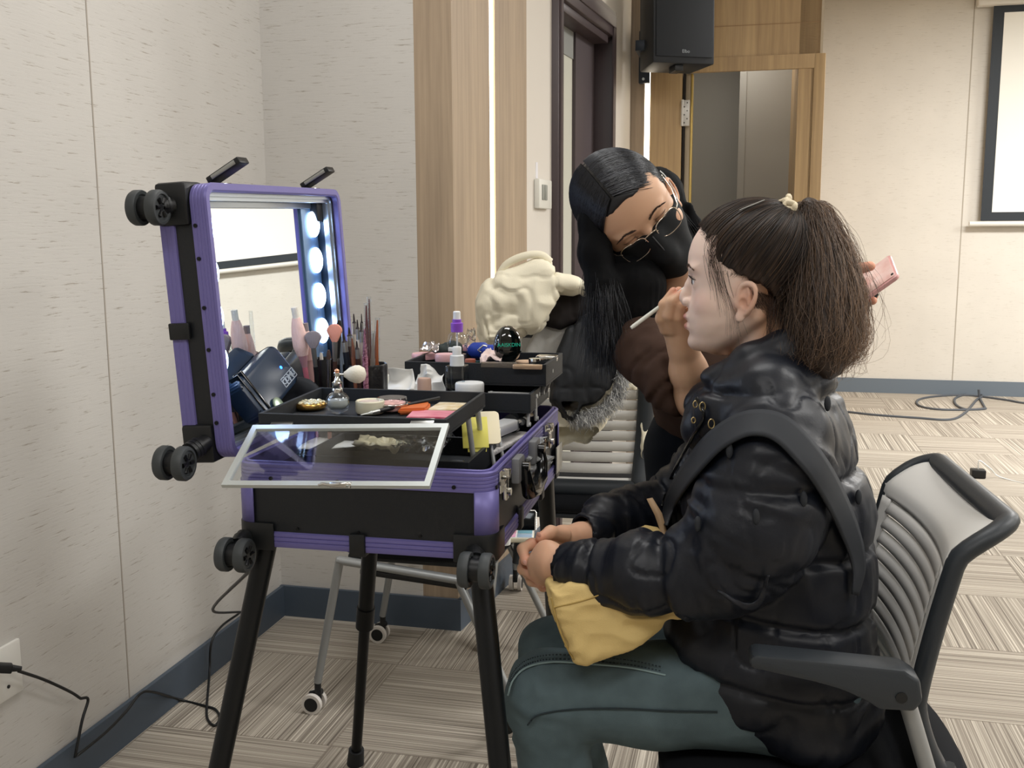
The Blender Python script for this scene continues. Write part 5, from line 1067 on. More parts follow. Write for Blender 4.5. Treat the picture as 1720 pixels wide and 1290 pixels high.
def head_mesh(h=.0019, eye=.0046, neck_to=(-.055, 0, -.20), sockets=True):
    f = Field((-.125, -.105, -.225), (.115, .105, .125), h)
    f.ell((-.010, 0, .028), (.089, .073, .080), None, 0)
    def loft(P):
        x, y, z = P[..., 0], P[..., 1], P[..., 2]; xf = lerpf(z, FACE_F); w = lerpf(z, FACE_W); xb = lerpf(z, FACE_B); cx = (xf+xb)/2; ax = (xf-xb)/2
        p = 2.25; d = ((np.abs((x-cx)/ax)**p+np.abs(y/w)**p)**(1/p)-1)*np.minimum(ax, w); return np.maximum(np.maximum(d, z-.085), -.109-z)
    f.op(loft, (-.06, -.08, -.112), (.085, .08, .09), .012)
    nk = np.array(neck_to); f.cap((-.028, 0, -.055), nk, .050, .054, .02)
    for s in (-1, 1):
        f.cap((-.014, s*.054, -.048), (.045, s*.022, -.090), .013, .012, .014)
        f.ell((.044, s*.042, -.030), (.022, .019, .017), None, .014)
        f.ell((.066, s*.028, .019), (.012, .020, .006), None, .010)
        f.ell((.082, s*.030, .001), (.010, .017, .010), None, .009, 's')
        f.ell((.0625, s*.031, 0), .0134, None, .004)
        f.ell((.080, s*.0315, -.0008), (.012, .0145, eye), None, .0012, 's')
    f.chain([(.071, 0, .012), (.0785, 0, -.006), (.0845, 0, -.020), (.0862, 0, -.026)], [.0058, .0058, .0066, .0076], .007)
    for s in (-1, 1): f.ell((.0800, s*.0108, -.0305), (.0092, .0062, .0062), None, .004); 
    f.ell((.083, 0, -.0345), (.0065, .005, .004), None, .004)
    for s in (-1, 1): f.ell((.0835, s*.0058, -.0375), (.0042, .0028, .003), None, .0015, 's')
    f.ell((.0790, 0, -.0525), (.0092, .0205, .0058), None, .0045); f.ell((.0780, 0, -.0670), (.0090, .0175, .0062), None, .0045)
    f.ell((.0905, 0, -.0600), (.0080, .0215, .0010), None, .0022, 's'); f.ell((.066, 0, -.092), (.0145, .018, .012), None, .012)
    for s in (-1, 1):
        c = np.array([.002, s*.0700, -.026]); es = .86; tl = math.radians(14)
        def q(x, z, o): 
            x, z, o = x*es, z*es, o*es; X = x*math.cos(tl)-z*math.sin(tl)*.6; Z = z; return c+np.array([X-.0, s*(o-.0-.35*X), Z])
        f.chain([q(.004, 0, -.004), q(-.006, 0, .002)], [.012, .006], .006)
        R_ = np.array([[math.cos(tl), -s*.3, -math.sin(tl)*0], [s*.3, math.cos(tl), 0], [0, 0, 1]]); R_ /= np.linalg.norm(R_, axis=1, keepdims=True)
        f.ell(q(-.003, -.001, .002), (.0125, .0036, .0228), R_, .004)
        f.chain([q(*p_) for p_ in bez([(.005, .0, .005), (.0105, .012, .006), (.007, .0245, .007), (-.0035, .0285, .008), (-.0140, .022, .009), (-.0170, .006, .0095), (-.0145, -.009, .009), (-.007, -.021, .006)], 22)], list(np.interp(np.linspace(0, 7, 22), range(8), [.0024, .0028, .0032, .0035, .0035, .0034, .003, .0028])), .0025) if True else f.chain([q(.005, .0, .005), q(.011, .012, .006), q(.007, .025, .007), q(-.004, .030, .008), q(-.0145, .023, .009), q(-.0175, .006, .0095), q(-.0145, -.009, .009), q(-.007, -.022, .006)], [.0024, .0028, .0032, .0035, .0035, .0034, .003, .0028], .0025)
        f.chain([q(-.004, .021, .005), q(-.0085, .010, .0065), q(-.0085, -.003, .0065), q(-.003, -.013, .005)], [.0026]*4, .002)
        f.ell(q(.002, -.0265, .003), (.0068, .0042, .0078), R_, .004); f.ell(q(.009, -.006, .004), (.0038, .003, .0048), None, .002)
        f.ell(q(.0005, -.004, .0085), (.0054, .0048, .0074), None, .002, 's'); f.ell(q(-.0125, .012, .0095), (.0026, .003, .010), None, .0015, 's')
    vs, fs = f.mesh(); return relax(vs, fs, 1, .4), fs
def smooth(d, r): return np.clip(1-d/r, 0, 1)**2*(3-2*np.clip(1-d/r, 0, 1))
def paint_head(vs, base, neck, lip, cheek, lid):
    base, neck, lip, cheek, lid = map(hexc, (base, neck, lip, cheek, lid)); C = np.tile(base, (len(vs), 1))
    def mixin(w, c):
        nonlocal C
        C = C*(1-w[:, None])+c*w[:, None]
    x, y, z = vs.T
    mixin(np.clip((-.0-x)/.03, 0, 1), neck); mixin(np.clip((-.092-z)/.02, 0, 1), neck)
    for s in (-1, 1):
        mixin(.45*smooth(np.linalg.norm((vs-[.055, s*.045, -.028])/[1, 1, .8], axis=1), .034), cheek)
        mixin(.7*smooth(np.linalg.norm((vs-[-.001, s*.078, -.026])/[1, 1, 1.4], axis=1), .030), hexc('#c98a68'))
        d = np.linalg.norm((vs-[.078, s*.031, -.0005])/[1.2, 1.35, .62], axis=1); mixin(.55*smooth(d, .0145), lid); mixin(.8*smooth(np.abs(d-.0085), .0035)*(z > -.001)*(x > .06), hexc('#3a2a28'))
    e = lambda c, r: 1-np.linalg.norm((vs-c)/r, axis=1)
    mixin(np.clip(e([.084, 0, -.0530], [.014, .0205, .0062])*4, 0, 1), lip); mixin(np.clip(e([.083, 0, -.0670], [.014, .0175, .0064])*4, 0, 1), lip)
    mixin(.6*np.clip(e([.088, 0, -.0600], [.012, .0215, .0018])*3, 0, 1), hexc('#6e3a36'))
    return C
EYEW = mat('eye_white', '#e8e4e0', .12, coat=.5); IRIS = mat('iris', '#2a1a14', .08, coat=.6); HAIRM = {}
def hair_mat(name, rough=.46):
    return mat(name, '#2a201b', rough, vcol=True, spec=.45)
class Rig:
    def __init__(s, O_, f_, z_, sc): s.O = np.array(O_, float); f_ = np.array(f_)/np.linalg.norm(f_); z_ = np.array(z_)-f_*np.dot(z_, f_); z_ /= np.linalg.norm(z_); s.R = np.stack([f_, np.cross(z_, f_), z_]); s.s = sc
    def w(s, p): return s.O+s.s*(np.asarray(p, float)@s.R)
    def M(s):
        m = Matrix.Identity(4)
        for i in range(3):
            for j in range(3): m[j][i] = s.R[i][j]*s.s
            m[i][3] = s.O[i]
        return m
def eyes(rig, parent, look=(1, 0, 0), lash=True):
    for sd in (-1, 1):
        c = np.array([.0625, sd*.031, 0]); bm = B(); l = np.array(look)/np.linalg.norm(look)
        Me = rig.M() @ frame(c, l) @ Matrix.Rotation(PI/2, 4, 'Y')
        lathe(bm, [(0, -.0118)]+[(.0122*math.sin(a), -.0122*math.cos(a)) for a in np.linspace(.2, PI-.2, 16)]+[(0, .0122)], Me, 28); e = mk('eyeball', bm, EYEW, parent, 60)
        bm = B(); lathe(bm, [(0, .01265), (.003, .0126), (.0055, .0112), (.0058, .0108)], Me, 24); mk('iris', bm, IRIS, e, 60)
        if lash:
            pa = []
            for k in range(26):
                a = math.radians(-62+124*k/25); b = c+np.array([.0128*math.cos(a), .0138*math.sin(a), .0042*math.cos(a)*1.0]); d = np.array([.75*math.cos(a), .55*math.sin(a), .45]); pa.append([rig.w(b+d*.006*t+np.array([0, 0, .0025*t*t])) for t in np.linspace(0, 1, 5)])
            strands('eyelashes', pa, .00035, BLKM, e)
def brows(rig, parent, m, col, dz=0):
    for sd in (-1, 1):
        pa = []; cs = []
        for k in range(190):
            t = RNG.random(); y = .013+.036*t; z = .0185+.006*math.sin(t*2.4)-.006*t*t+RNG.normal()*.0014*(1-.6*t)+dz
            x = .0845-.9*(y-.012)**1.25*(1.1) ; x = lerpf(z, FACE_F)*(1-.0)*(1-(y/.070)**2.25)**(1/2.25)*.62+.0335; b = np.array([x, sd*y, z]); d = np.array([-.1, sd*.9, .35 if t < .6 else -.1])
            pa.append([rig.w(b+d*.006*s_+np.array([.0012*math.sin(s_*2), 0, 0])) for s_ in (0, .5, 1)]); cs.append(hexc(col))
        strands('eyebrow', pa, .00032, m, parent, cols=cs)
# ============================================================ the seated person
def W1(px, py, off=0.0):
    k = (px-860)/1700; D = (1.644+off)/(1+.16*k); return at(px, py, D)
F1 = np.array([-.988, .156, 0]); L1 = np.array([-.156, -.988, 0]); A1 = np.stack([F1, L1, zz])
person = thing('person', [W1(1200, 1100)[0], W1(1200, 1100)[1], .0], 'seated person in a black puffer jacket with a brown ponytail in profile', 'person')
rig1 = Rig(W1(1250, 470, 0), (-.978, .205, -.02), (0, 0, 1), 1.066)
hv_, hf_ = head_mesh(neck_to=(-.062, 0, -.20)); hc_ = paint_head(hv_, '#ead0c2', '#cf9f7e', '#c98a80', '#e0a596', '#c79a90')
HV0, HF0 = hv_, hf_
allv = [rig1.w(hv_)]; allf = [hf_]; allc = [hc_]
# hands clasped on the lap
f = Field(W1(925, 945, -.02)-np.array([.11, .13, .09]), W1(925, 945, -.02)+np.array([.13, .15, .10]), .0019)
h0 = -.085
f.chain([W1(990, 956, -.13), W1(955, 954, -.115), W1(930, 948, -.10), W1(908, 948, -.085)], [.024, .0225, .026, .021], .012)
f.ell(W1(922, 940, -.095), (.030, .018, .032), axes(W1(905, 955, -.08)-W1(950, 935, -.11)), .012)
f.ell(W1(914, 962, -.08), (.022, .017, .022), None, .012)
# far hand: wrist, palm, thumb on top, four fingers wrapped round the near hand
f.chain([W1(1010, 896, .08), W1(975, 900, .055), W1(945, 905, .02), W1(918, 912, -.01)], [.023, .022, .021, .019], .010)
f.chain([W1(948, 898, -.005), W1(925, 894, -.035), W1(908, 903, -.050)], [.0125, .0105, .0085], .006)
f.chain([W1(925, 914, -.02), W1(893, 914, -.045), W1(878, 922, -.060), W1(882, 942, -.078)], [.0115, .0092, .0088, .0076], .005)
f.chain([W1(905, 935, -.01), W1(882, 942, -.045), W1(878, 956, -.062), W1(896, 968, -.082)], [.011, .0092, .0088, .0074], .004)
f.chain([W1(905, 950, -.01), W1(886, 962, -.045), W1(893, 976, -.062), W1(909, 982, -.078)], [.010, .0088, .0084, .0070], .004)
f.chain([W1(915, 965, -.01), W1(903, 978, -.045), W1(912, 986, -.058), W1(922, 987, -.068)], [.009, .0078, .0074, .0062], .004)
a_, b_ = f.mesh(); a_ = relax(a_, b_, 1, .4); allv.append(a_); allf.append(b_)
c_ = np.tile(hexc('#dcae90'), (len(a_), 1)); 
for p_ in (W1(882, 942, -.078), W1(896, 968, -.082), W1(909, 982, -.078), W1(908, 903, -.05), W1(922, 987, -.068), W1(893, 914, -.045)):
    w_ = .7*smooth(np.linalg.norm(a_-p_, axis=1), .020)[:, None]; c_ = c_*(1-w_)+hexc('#e09a80')*w_
allc.append(c_)
# the covered body, legs down to the floor
hipn, hipf = W1(1335, 1165, -.10), W1(1335, 1150, .09)
kn, kf = W1(920, 1168, -.09), W1(937, 1098, .11)
an, af = kn+np.array([.02, -.01, -kn[2]+.10]), kf+np.array([.03, .0, -kf[2]+.10])
f = Field((-.12, 1.18, .0), (.78, 2.0, 1.12), .008)
for c, r in (((1300, 740), (.075, .14, .07)), ((1300, 820), (.09, .14, .11)), ((1305, 940), (.10, .14, .12)), ((1320, 1080), (.10, .16, .11))): f.ell(W1(*c), r, A1, .04)
f.cap(W1(1285, 600), W1(1295, 690), .047, .055, .03)
for h_, k_, a__ in ((hipn, kn, an), (hipf, kf, af)): f.chain([h_, k_, a__], [.075, .052, .035], .03)
f.chain([W1(1290, 765, -.13), W1(1250, 925, -.19), W1(1080, 960, -.17), W1(965, 953, -.118)], [.04, .038, .032, .024], .015)
f.chain([W1(1255, 760, .12), W1(1150, 850, .18), W1(1062, 870, .155), W1(985, 898, .062)], [.04, .036, .030, .022], .015)
a_, b_ = f.mesh(); allv.append(a_); allf.append(b_); allc.append(np.tile(hexc('#cf9f7e'), (len(a_), 1)))
off_ = np.cumsum([0]+[len(q) for q in allv[:-1]])
mk_np('body', np.concatenate(allv), np.concatenate([q+o for q, o in zip(allf, off_)]), SKIN, person, cols=np.concatenate(allc))
eyes(rig1, person, (1, 0, .03)); BRW = mat('brow_hair', '#3a2c26', .7, vcol=True); brows(rig1, person, BRW, '#6a5348'); 
# fingernails
for p_, d_ in ((W1(882, 945, -.086), (-.2, -1, -.5)), (W1(899, 970, -.090), (-.3, -1, -.4)), (W1(911, 983, -.0855), (-.3, -1, -.3)), (W1(905, 898, -.058), (-.5, -.6, .8))):
    bm = B(); sphere(bm, (0, 0, 0), (.0048, .0036, .0012), frame(p_, (.3, .1, -1), None, d_), 8); mk('fingernail', bm, mat('nail', '#e8b4a4', .2), person, 60)
# ---- hair: cap, combed strands, ponytail, wisps
HB = hair_mat('brown_hair')
HLN = [(.13, .085), (.1, .078), (.085, .066), (.072, .057), (.05, .047), (.03, .037), (.024, .032), (.014, .018), (.006, -.004), (-.006, -.026), (-.022, -.042), (-.046, -.053), (-.08, -.062), (-.13, -.063)]
def cap_mesh(HL, c, r, h=.0026, zmin=-.1, back=None, dark='#1b1411', mid='#3a2c24', streak=None):
    f = Field(np.array(c)-np.array(r)-.02, np.array(c)+np.array(r)+.02, h); f.ell(c, r, None, 0)
    if back: f.ell(back[0], back[1], None, .02)
    f.op(lambda P: -(P[..., 0]-lerpf(P[..., 2], HL)-.010*(noise(P, 70)-.5)-.14*np.maximum(np.abs(P[..., 1])-.2, 0)), (-1, -1, -1), (1, 1, 1), .004, 's') if False else None
    s_ = f._sub(f.lo, f.lo+f.n*f.h); P = s_[1]; cut = P[..., 0]-(lerpf(P[..., 2], HL)+(.006+.012*(P[..., 2] < .02))*(noise(P*[1, 1, .35], 170)-.5)); f.F = np.maximum(f.F, np.maximum(cut, zmin-P[..., 2]))
    return f.mesh()
cv, cf = cap_mesh(HLN, (-.013, 0, .029), (.0975, .0805, .086), back=((-.05, 0, -.03), (.045, .055, .06)), zmin=-.105)
cvn = vnorm(cv, cf); KN = np.array([-.066, 0, .101])
dk = cv-KN; an_ = np.arctan2(dk[:, 1], dk[:, 0]); st_ = noise(np.stack([an_*24, np.linalg.norm(dk, axis=1)*14, 0*an_], 1)); cv = cv+cvn*(.0022*(st_-.5))[:, None]
w_ = np.clip(st_*1.2-.2, 0, 1)[:, None]
mk_np('hair_cap', rig1.w(cv), cf, HB, person, cols=hexc('#1a1311')*(1-w_)+hexc('#3b2c24')*w_)
def ellr(d, c, r): return np.array(c)+d/np.linalg.norm(d/np.array(r), axis=-1, keepdims=True)
def cap_strands(N_, starts, end_dir, c, r, K=16, lift=.003, spread=.0):
    dk_ = end_dir/np.linalg.norm(end_dir); s0 = starts/np.linalg.norm(starts, axis=1, keepdims=True); om = np.arccos(np.clip(s0@dk_, -1, 1))[:, None]; t = np.linspace(0, 1, K)[None, :]
    a = np.sin((1-t)*om)/np.sin(om); b = np.sin(t*om)/np.sin(om); D_ = a[..., None]*s0[:, None]+b[..., None]*dk_
    P = ellr(D_, c, r); return P+(P-np.array(c))/np.linalg.norm(P-np.array(c), axis=-1, keepdims=True)*(lift*np.sin(t*PI)*RNG.random((len(s0), 1)))[..., None]
cc, rr_ = np.array([-.013, 0, .029]), np.array([.098, .0812, .0867])
def comb(src, N_, knot, c, K=18, lift=.0025, seed=1):
    g = np.random.default_rng(seed); s0 = src[g.integers(0, len(src), N_)]-c; e0 = knot-c; r0 = np.linalg.norm(s0, axis=1); re = np.linalg.norm(e0); a0 = s0/r0[:, None]; ae = e0/re
    om = np.arccos(np.clip(a0@ae, -1, .9999))[:, None]; t = np.linspace(0, 1, K)[None, :]; D_ = (np.sin((1-t)*om)/np.sin(om))[..., None]*a0[:, None]+(np.sin(t*om)/np.sin(om))[..., None]*ae
    ea = np.linalg.norm(ellr(a0, cc, rr_)-cc, axis=1); base = np.linalg.norm(ellr(D_, cc, rr_)-cc, axis=2)
    rad = np.maximum(base, base+(r0-ea)[:, None]*(1-t)**1.2)+.0008+lift*g.random((N_, 1))*np.sin(t*PI); return cc+D_*rad[..., None]
_d = cv-cc; _r = np.linalg.norm(_d, axis=1); _e = np.linalg.norm(ellr(_d/_r[:, None], cc, rr_)-cc, axis=1)
pth = comb(cv[_r > _e*.965], 3600, KN, cc); st = pth[:, 0]
cs = hexc('#15100e')+(hexc('#54402f')-hexc('#15100e'))*np.clip(RNG.normal(.28, .25, len(st)), 0, 1)[:, None]
strands('combed_strands', rig1.w(pth), .00055, HB, person, cols=cs)
# ponytail in world space
ky = [350, 346, 372, 430, 500, 560, 600, 622]; kx = [1345, 1362, 1372, 1384, 1387, 1386, 1378, 1368]; hwp = [8, 16, 30, 44, 60, 66, 58, 50]
ctr = np.array([W1(x, y, o) for x, y, o in zip(kx, ky, (0, 0, -.01, -.035, -.06, -.078, -.09, -.095))]); K = 26; cpath = bez(ctr, K); hwm = np.interp(np.linspace(0, 7, K), range(8), hwp)/1075
f = Field(ctr.min(0)-.07, ctr.max(0)+.07, .004); f.chain(cpath[::2][:12], list(hwm[::2][:12]*.66), .01); pv, pf = f.mesh(); pn = vnorm(pv, pf); s1_ = noise(pv*np.array([170, 170, 9.])); pv += pn*(.006*(s1_-.5))[:, None]
mk_np('ponytail_core', pv, pf, HB, person, cols=hexc('#1d1613')+(hexc('#3f3026')-hexc('#1d1613'))*s1_[:, None])
def pony(N_, wide, r, friz, lo_, hi_, name, jit=1.0, cut=(0.78, 1.0)):
    a = RNG.random(N_)*2*PI; q = np.sqrt(RNG.random(N_))*wide; ox, oy = q*np.cos(a), q*np.sin(a)*.85; T_ = np.linspace(0, 1, K)
    end = RNG.uniform(cut[0], cut[1], N_); paths = []
    for i in range(N_):
        tt = T_*end[i]; idx = tt*(K-1); c = np.stack([np.interp(idx, range(K), cpath[:, j]) for j in range(3)], 1); w = np.interp(idx, range(K), hwm)
        ph = RNG.random(3)*40; wob = np.stack([noise(np.stack([tt*7+ph[j], tt*0+ph[j], tt*0], 1))-.5 for j in range(3)], 1)
        p = c+CRT*(ox[i]*w)[:, None]+CFW*(oy[i]*w)[:, None]+wob*(friz*(.15+tt))[:, None]; paths.append(p)
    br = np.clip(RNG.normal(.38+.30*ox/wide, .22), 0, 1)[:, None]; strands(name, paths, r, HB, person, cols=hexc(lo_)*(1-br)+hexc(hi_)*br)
pony(2300, 1.0, .0006, .038, '#2a1f19', '#94775e', 'ponytail')
pony(760, 1.25, .00032, .06, '#2b201a', '#7d6552', 'flyaway_strands', cut=(.5, 1.0))
# hair tie, clip, temple wisps
bm = B(); tc_ = W1(1331, 352, -.012); ax_ = (W1(1345, 345, 0)-W1(1305, 368, 0)); ax_ /= np.linalg.norm(ax_); Mt = frame(tc_, ax_)
tube(bm, [Mt @ Vector((.0045*math.sin(a*5), (.0180+.002*math.sin(a*13))*math.cos(a), (.0180+.002*math.sin(a*13))*math.sin(a))) for a in np.linspace(0, 2*PI, 80, endpoint=False)], .0048, 8, closed=True)
tube(bm, [Mt @ Vector((-.006+.0045*math.cos(a*6), .0190*math.cos(a), .0190*math.sin(a))) for a in np.linspace(0, 2*PI, 80, endpoint=False)], .0042, 8, closed=True)
mk('scrunchie', bm, mat('cream_scrunchie', '#d8cbaf', .8, bump=.6, bscale=300), person, 60)
bm = B(); tube(bm, [W1(1242, 353, -.058), W1(1262, 345, -.054), W1(1284, 336, -.046)], [.0014, .0028, .0018], 8, flat=.5); mk('hair_clip', bm, STEEL, person)
pa = []
for k in range(120):
    x0 = 1196+RNG.normal()*7; y0 = 385+RNG.random()*55; dx = RNG.normal()*5
    o = -.062-.02*RNG.random()
    if k < 62: q = [(x0, y0), (x0+4+dx, y0+25), (x0+12+dx, y0+55), (x0+20+dx*1.5, y0+70+RNG.random()*35)]
    elif k < 80: q = [(1212+dx, 455), (1216+dx, 480), (1228+dx, 515), (1236+dx*2, 540+RNG.random()*40)]
    else: q = [(1290+RNG.random()*22, 470+RNG.random()*60), (1287+RNG.random()*20, 520+RNG.random()*30), (1285+RNG.random()*14, 560+RNG.random()*10)]; o = -.064
    pa.append(bez([W1(x, y, o) for x, y in q], 10))
strands('loose_wisps', pa, .0003, HB, person, cols=np.tile(hexc('#3a2b24'), (len(pa), 1)))
pa = []
for k in range(420):      # fine baby hair at the front hairline
    z = RNG.uniform(.0, .085); x = lerpf(z, HLN); P0_ = np.array([x, 0, z])-cc; q = 1-(P0_[0]/.0925)**2-(P0_[2]/.084)**2
    if q <= 0: continue
    p0 = cc+np.array([P0_[0], .0765*math.sqrt(q)*(1 if k % 4 else RNG.uniform(-1, 1)), P0_[2]]); d = np.array([RNG.uniform(.1, .6), 0, RNG.uniform(-.6, .3)]); pa.append([rig1.w(p0+d*.02*t+np.array([-.004*t*t, .002*t, .006*t*t])) for t in (0, .35, .7, 1)])
for k in range(520):
    x0 = RNG.uniform(1262, 1312); y0 = 466+max(0, x0-1285)*1.0+RNG.uniform(-6, 45); o = -.070+.0003*(x0-1262); pa.append([W1(x0, y0, o), W1(x0+3, y0+5, o), W1(x0+5+RNG.normal()*3, y0+12, o), W1(x0+8+RNG.normal()*4, y0+16+RNG.random()*10, o)])
strands('baby_hair', pa, .00022, HB, person, cols=np.tile(hexc('#4a372c'), (len(pa), 1)))
# ---- jeans
JEAN = mat('green_jeans', '#55656a', .8, bump=.35, bscale=1400, vary=.14, vscale=22, spec=.2)
f = Field((-.14, 1.2, .02), (.72, 2.02, .80), .006)
for hp, kk, aa in ((hipn, kn, an), (hipf, kf, af)):
    m1 = hp*.45+kk*.55; f.chain([hp, m1, kk, kk*.45+aa*.55+np.array([.012, 0, 0]), aa], [.090, .078, .063, .058, .052], .03)
f.ell(W1(1345, 1130), (.12, .18, .10), A1, .04)
jv, jf = f.mesh(); jn = vnorm(jv, jf)
kd = np.minimum(np.linalg.norm(jv-kn, axis=1), np.linalg.norm(jv-kf, axis=1)); fw_ = .25+smooth(kd, .16)
jv += jn*((.0045*ridge(jv*[.8, .8, 1.6], 17, 3)*fw_+.002*ridge(jv, 40, 9)*fw_))[:, None]
mk_np('jeans', jv, jf, JEAN, person)
# side seams and stitched strip on the near leg
def on_leg(px, py, o): return W1(px, py, o)
SEAM = mat('seam_dark', '#1f2b30', .8); SEAML = mat('seam_light', '#7d9294', .7)
def surf(vs, px, py, lift=.001, dflt=1.5):
    r = ray(px, py); r = r/np.linalg.norm(r); d = vs-CO; t = d@r; e = np.linalg.norm(d-t[:, None]*r, axis=1); m = e < .007
    return CO+r*((t[m].min() if m.any() else dflt)-lift)
seam = [(853, 1168, -.125), (862, 1142, -.142), (885, 1121, -.152), (930, 1112, -.158), (1000, 1116, -.163), (1060, 1122, -.165), (1118, 1134, -.163)]
bm = B(); c_ = bez([[q[0], q[1], 0] for q in seam], 60); tube(bm, [surf(jv, x, y, .0004) for x, y, _ in c_], .0015, 6); mk('outer_seam', bm, SEAML, person, 60)
bm = B(); sp = np.array([surf(jv, x, y-9, .0006) for x, y, _ in bez([[q[0], q[1], 0] for q in seam], 60)])
for i in range(4, 58):
    for q in (-1, 1): tube(bm, [sp[i]+zz*.0035*q, sp[i]+zz*.0035*q+(sp[i+1]-sp[i])*.55], .0012, 5)
mk('seam_stitches', bm, SEAM, person, kind='stuff')
seam = [(886, 1218, -.147), (905, 1201, -.156), (960, 1192, -.168), (1040, 1190, -.173), (1120, 1194, -.176), (1205, 1196, -.178)]
bm = B(); tube(bm, [surf(jv, x, y, .0006) for x, y, _ in bez([[q[0], q[1], 0] for q in seam], 70)], .0015, 6); mk('side_seam', bm, SEAM, person, 60)
for aa in (an, af):
    f = Field(aa+[-.2, -.08, -.12], aa+[.08, .08, .06], .005); f.chain([aa+[.02, 0, -.045], aa+[-.05, .01, -.060], aa+[-.13, .02, -.068]], [.042, .040, .034], .02); f.cap(aa, aa+[.01, 0, -.05], .045, .045, .02)
    f.F = np.maximum(f.F, (-(f._sub(f.lo, f.lo+f.n*f.h)[1][..., 2]-.004))); a_, b_ = f.mesh(); mk_np('shoe', a_, b_, mat('shoe_white', '#c9c9c6', .6), person)
# ---- jacket
NYL = mat('black_nylon', '#12161f', .43, bump=.10, bscale=260, spec=.42); 
f = Field((-.02, 1.16, .40), (.80, 2.05, 1.28), .0052)
for c, o, r in (((1315, 690), 0, (.078, .15, .065)), ((1305, 740), 0, (.108, .19, .085)), ((1298, 820), 0, (.138, .195, .11)), ((1300, 910), 0, (.148, .19, .12)), ((1306, 1000), 0, (.142, .19, .12)), ((1315, 1090), -.01, (.135, .20, .11)), ((1345, 1160), -.01, (.105, .19, .085)), ((1362, 990), 0, (.072, .17, .13)), ((1362, 870), 0, (.074, .16, .12)), ((1370, 1100), 0, (.066, .17, .11))): f.ell(W1(*c, o), r, A1, .035)
# near sleeve, far sleeve
nsl = [W1(1310, 735, -.150), W1(1285, 815, -.185), W1(1262, 885, -.200), W1(1232, 938, -.203), W1(1160, 958, -.195), W1(1080, 962, -.175), W1(1010, 962, -.145), W1(962, 954, -.118)]
f.chain(nsl, [.078, .086, .082, .074, .060, .053, .046, .040], .025)
fsl = [W1(1255, 730, .15), W1(1190, 820, .20), W1(1120, 862, .20), W1(1062, 868, .16), W1(1020, 878, .12), W1(990, 893, .075)]
f.chain(fsl, [.075, .075, .062, .050, .044, .036], .02)
# collar
for pts, rs in (([W1(1182, 690, -.03), W1(1212, 650, -.075), W1(1262, 610, -.098), W1(1318, 590, -.085), W1(1362, 590, -.03), W1(1365, 590, .03), W1(1325, 585, .075), W1(1270, 600, .09), W1(1215, 640, .07), W1(1180, 680, .02)], [.022, .026, .028, .030, .030, .030, .028, .026, .024, .022]),
                ([W1(1190, 725, -.05), W1(1225, 690, -.105), W1(1290, 655, -.13), W1(1345, 655, -.085), W1(1358, 665, 0), W1(1340, 650, .09), W1(1240, 690, .11), W1(1190, 720, .05)], [.035, .042, .046, .044, .044, .04, .04, .035])): f.chain(pts, rs, .016)
# skirt of the jacket over the near hip
f.chain([W1(1165, 1055, -.085), W1(1210, 1095, -.105), W1(1270, 1150, -.125), W1(1345, 1188, -.115), W1(1400, 1165, -.08)], [.040, .052, .058, .058, .065], .03)
f.chain([W1(1160, 1040, .12), W1(1250, 1120, .12), W1(1345, 1165, .11)], [.05, .06, .06], .03)
# openings: inside of collar and cuffs
for a, b, ra, rb in ((W1(1262, 545, 0), W1(1285, 660, 0), .060, .050), (W1(930, 951, -.105), W1(968, 955, -.120), .030, .029), (W1(965, 897, .05), W1(995, 892, .08), .027, .026)): f.cap(a, b, ra, rb, .006, 's')
qv, qf = f.mesh(); qv = relax(qv, qf, 1, .5); qn = vnorm(qv, qf)
def limb(vs, pts):
    """distance along a limb and closeness to it"""
    best = np.full(len(vs), 9.); s_ = np.zeros(len(vs)); L_ = 0
    for a, b in zip(pts[:-1], pts[1:]):
        t, d = seg_t(vs, a, b); l = np.linalg.norm(b-a); m = d < best; best[m] = d[m]; s_[m] = L_+np.clip(t[m], 0, 1)*l; L_ += l
    return s_, best, L_
disp = np.zeros(len(qv)); body_w = np.ones(len(qv))
for pts, rad, seams in ((nsl, .105, (.075, .19, .285, .40)), (fsl, .09, (.08, .17, .25))):
    s_, d_, L_ = limb(qv, pts); w = np.clip((rad-d_)/.03, 0, 1); wig = .018*(noise(qv, 14, 5)-.5)
    quilt = np.zeros(len(qv))
    for sm in seams: quilt -= np.exp(-((s_+wig-sm)/.0085)**2)*.009
    wr = .0055*ridge(np.stack([s_*24, (qv@CRT)*9, (qv@CUP)*9], 1), 1, 2)+.0024*ridge(np.stack([s_*52, (qv@CRT)*20, (qv@CUP)*20], 1), 1, 6)
    cuff = np.clip((L_-s_)/.03, 0, 1); disp += w*(quilt+wr*(.25+.75*cuff)); body_w *= 1-w
zq = qv[:, 2]+.05*(qv@CRT)+.012*(noise(qv, 12, 2)-.5); bq = np.zeros(len(qv))
for sm in (1.055, .94, .825, .72, .62): bq -= np.exp(-((zq-sm)/.007)**2)*.010
puff = .006*np.abs(np.sin((zq-.61)/.112*PI))
cl = np.clip((zq-1.07)/.04, 0, 1); bq0 = 1
bq = bq*(1-cl)+puff*(1-cl)+.0045*ridge(qv*[1, 1, .45], 20, 4)*(1-.92*cl)+.0012*ridge(qv*[1, 1, .6], 45, 7)*(1-.8*cl)
disp += body_w*(bq+.0035*crease(qv*[1, 1, .7], 17, 3)*(1-.8*cl))+(1-body_w)*.0035*crease(qv, 21, 8); qv += qn*disp[:, None]
mk_np('puffer_jacket', qv, qf, NYL, person)
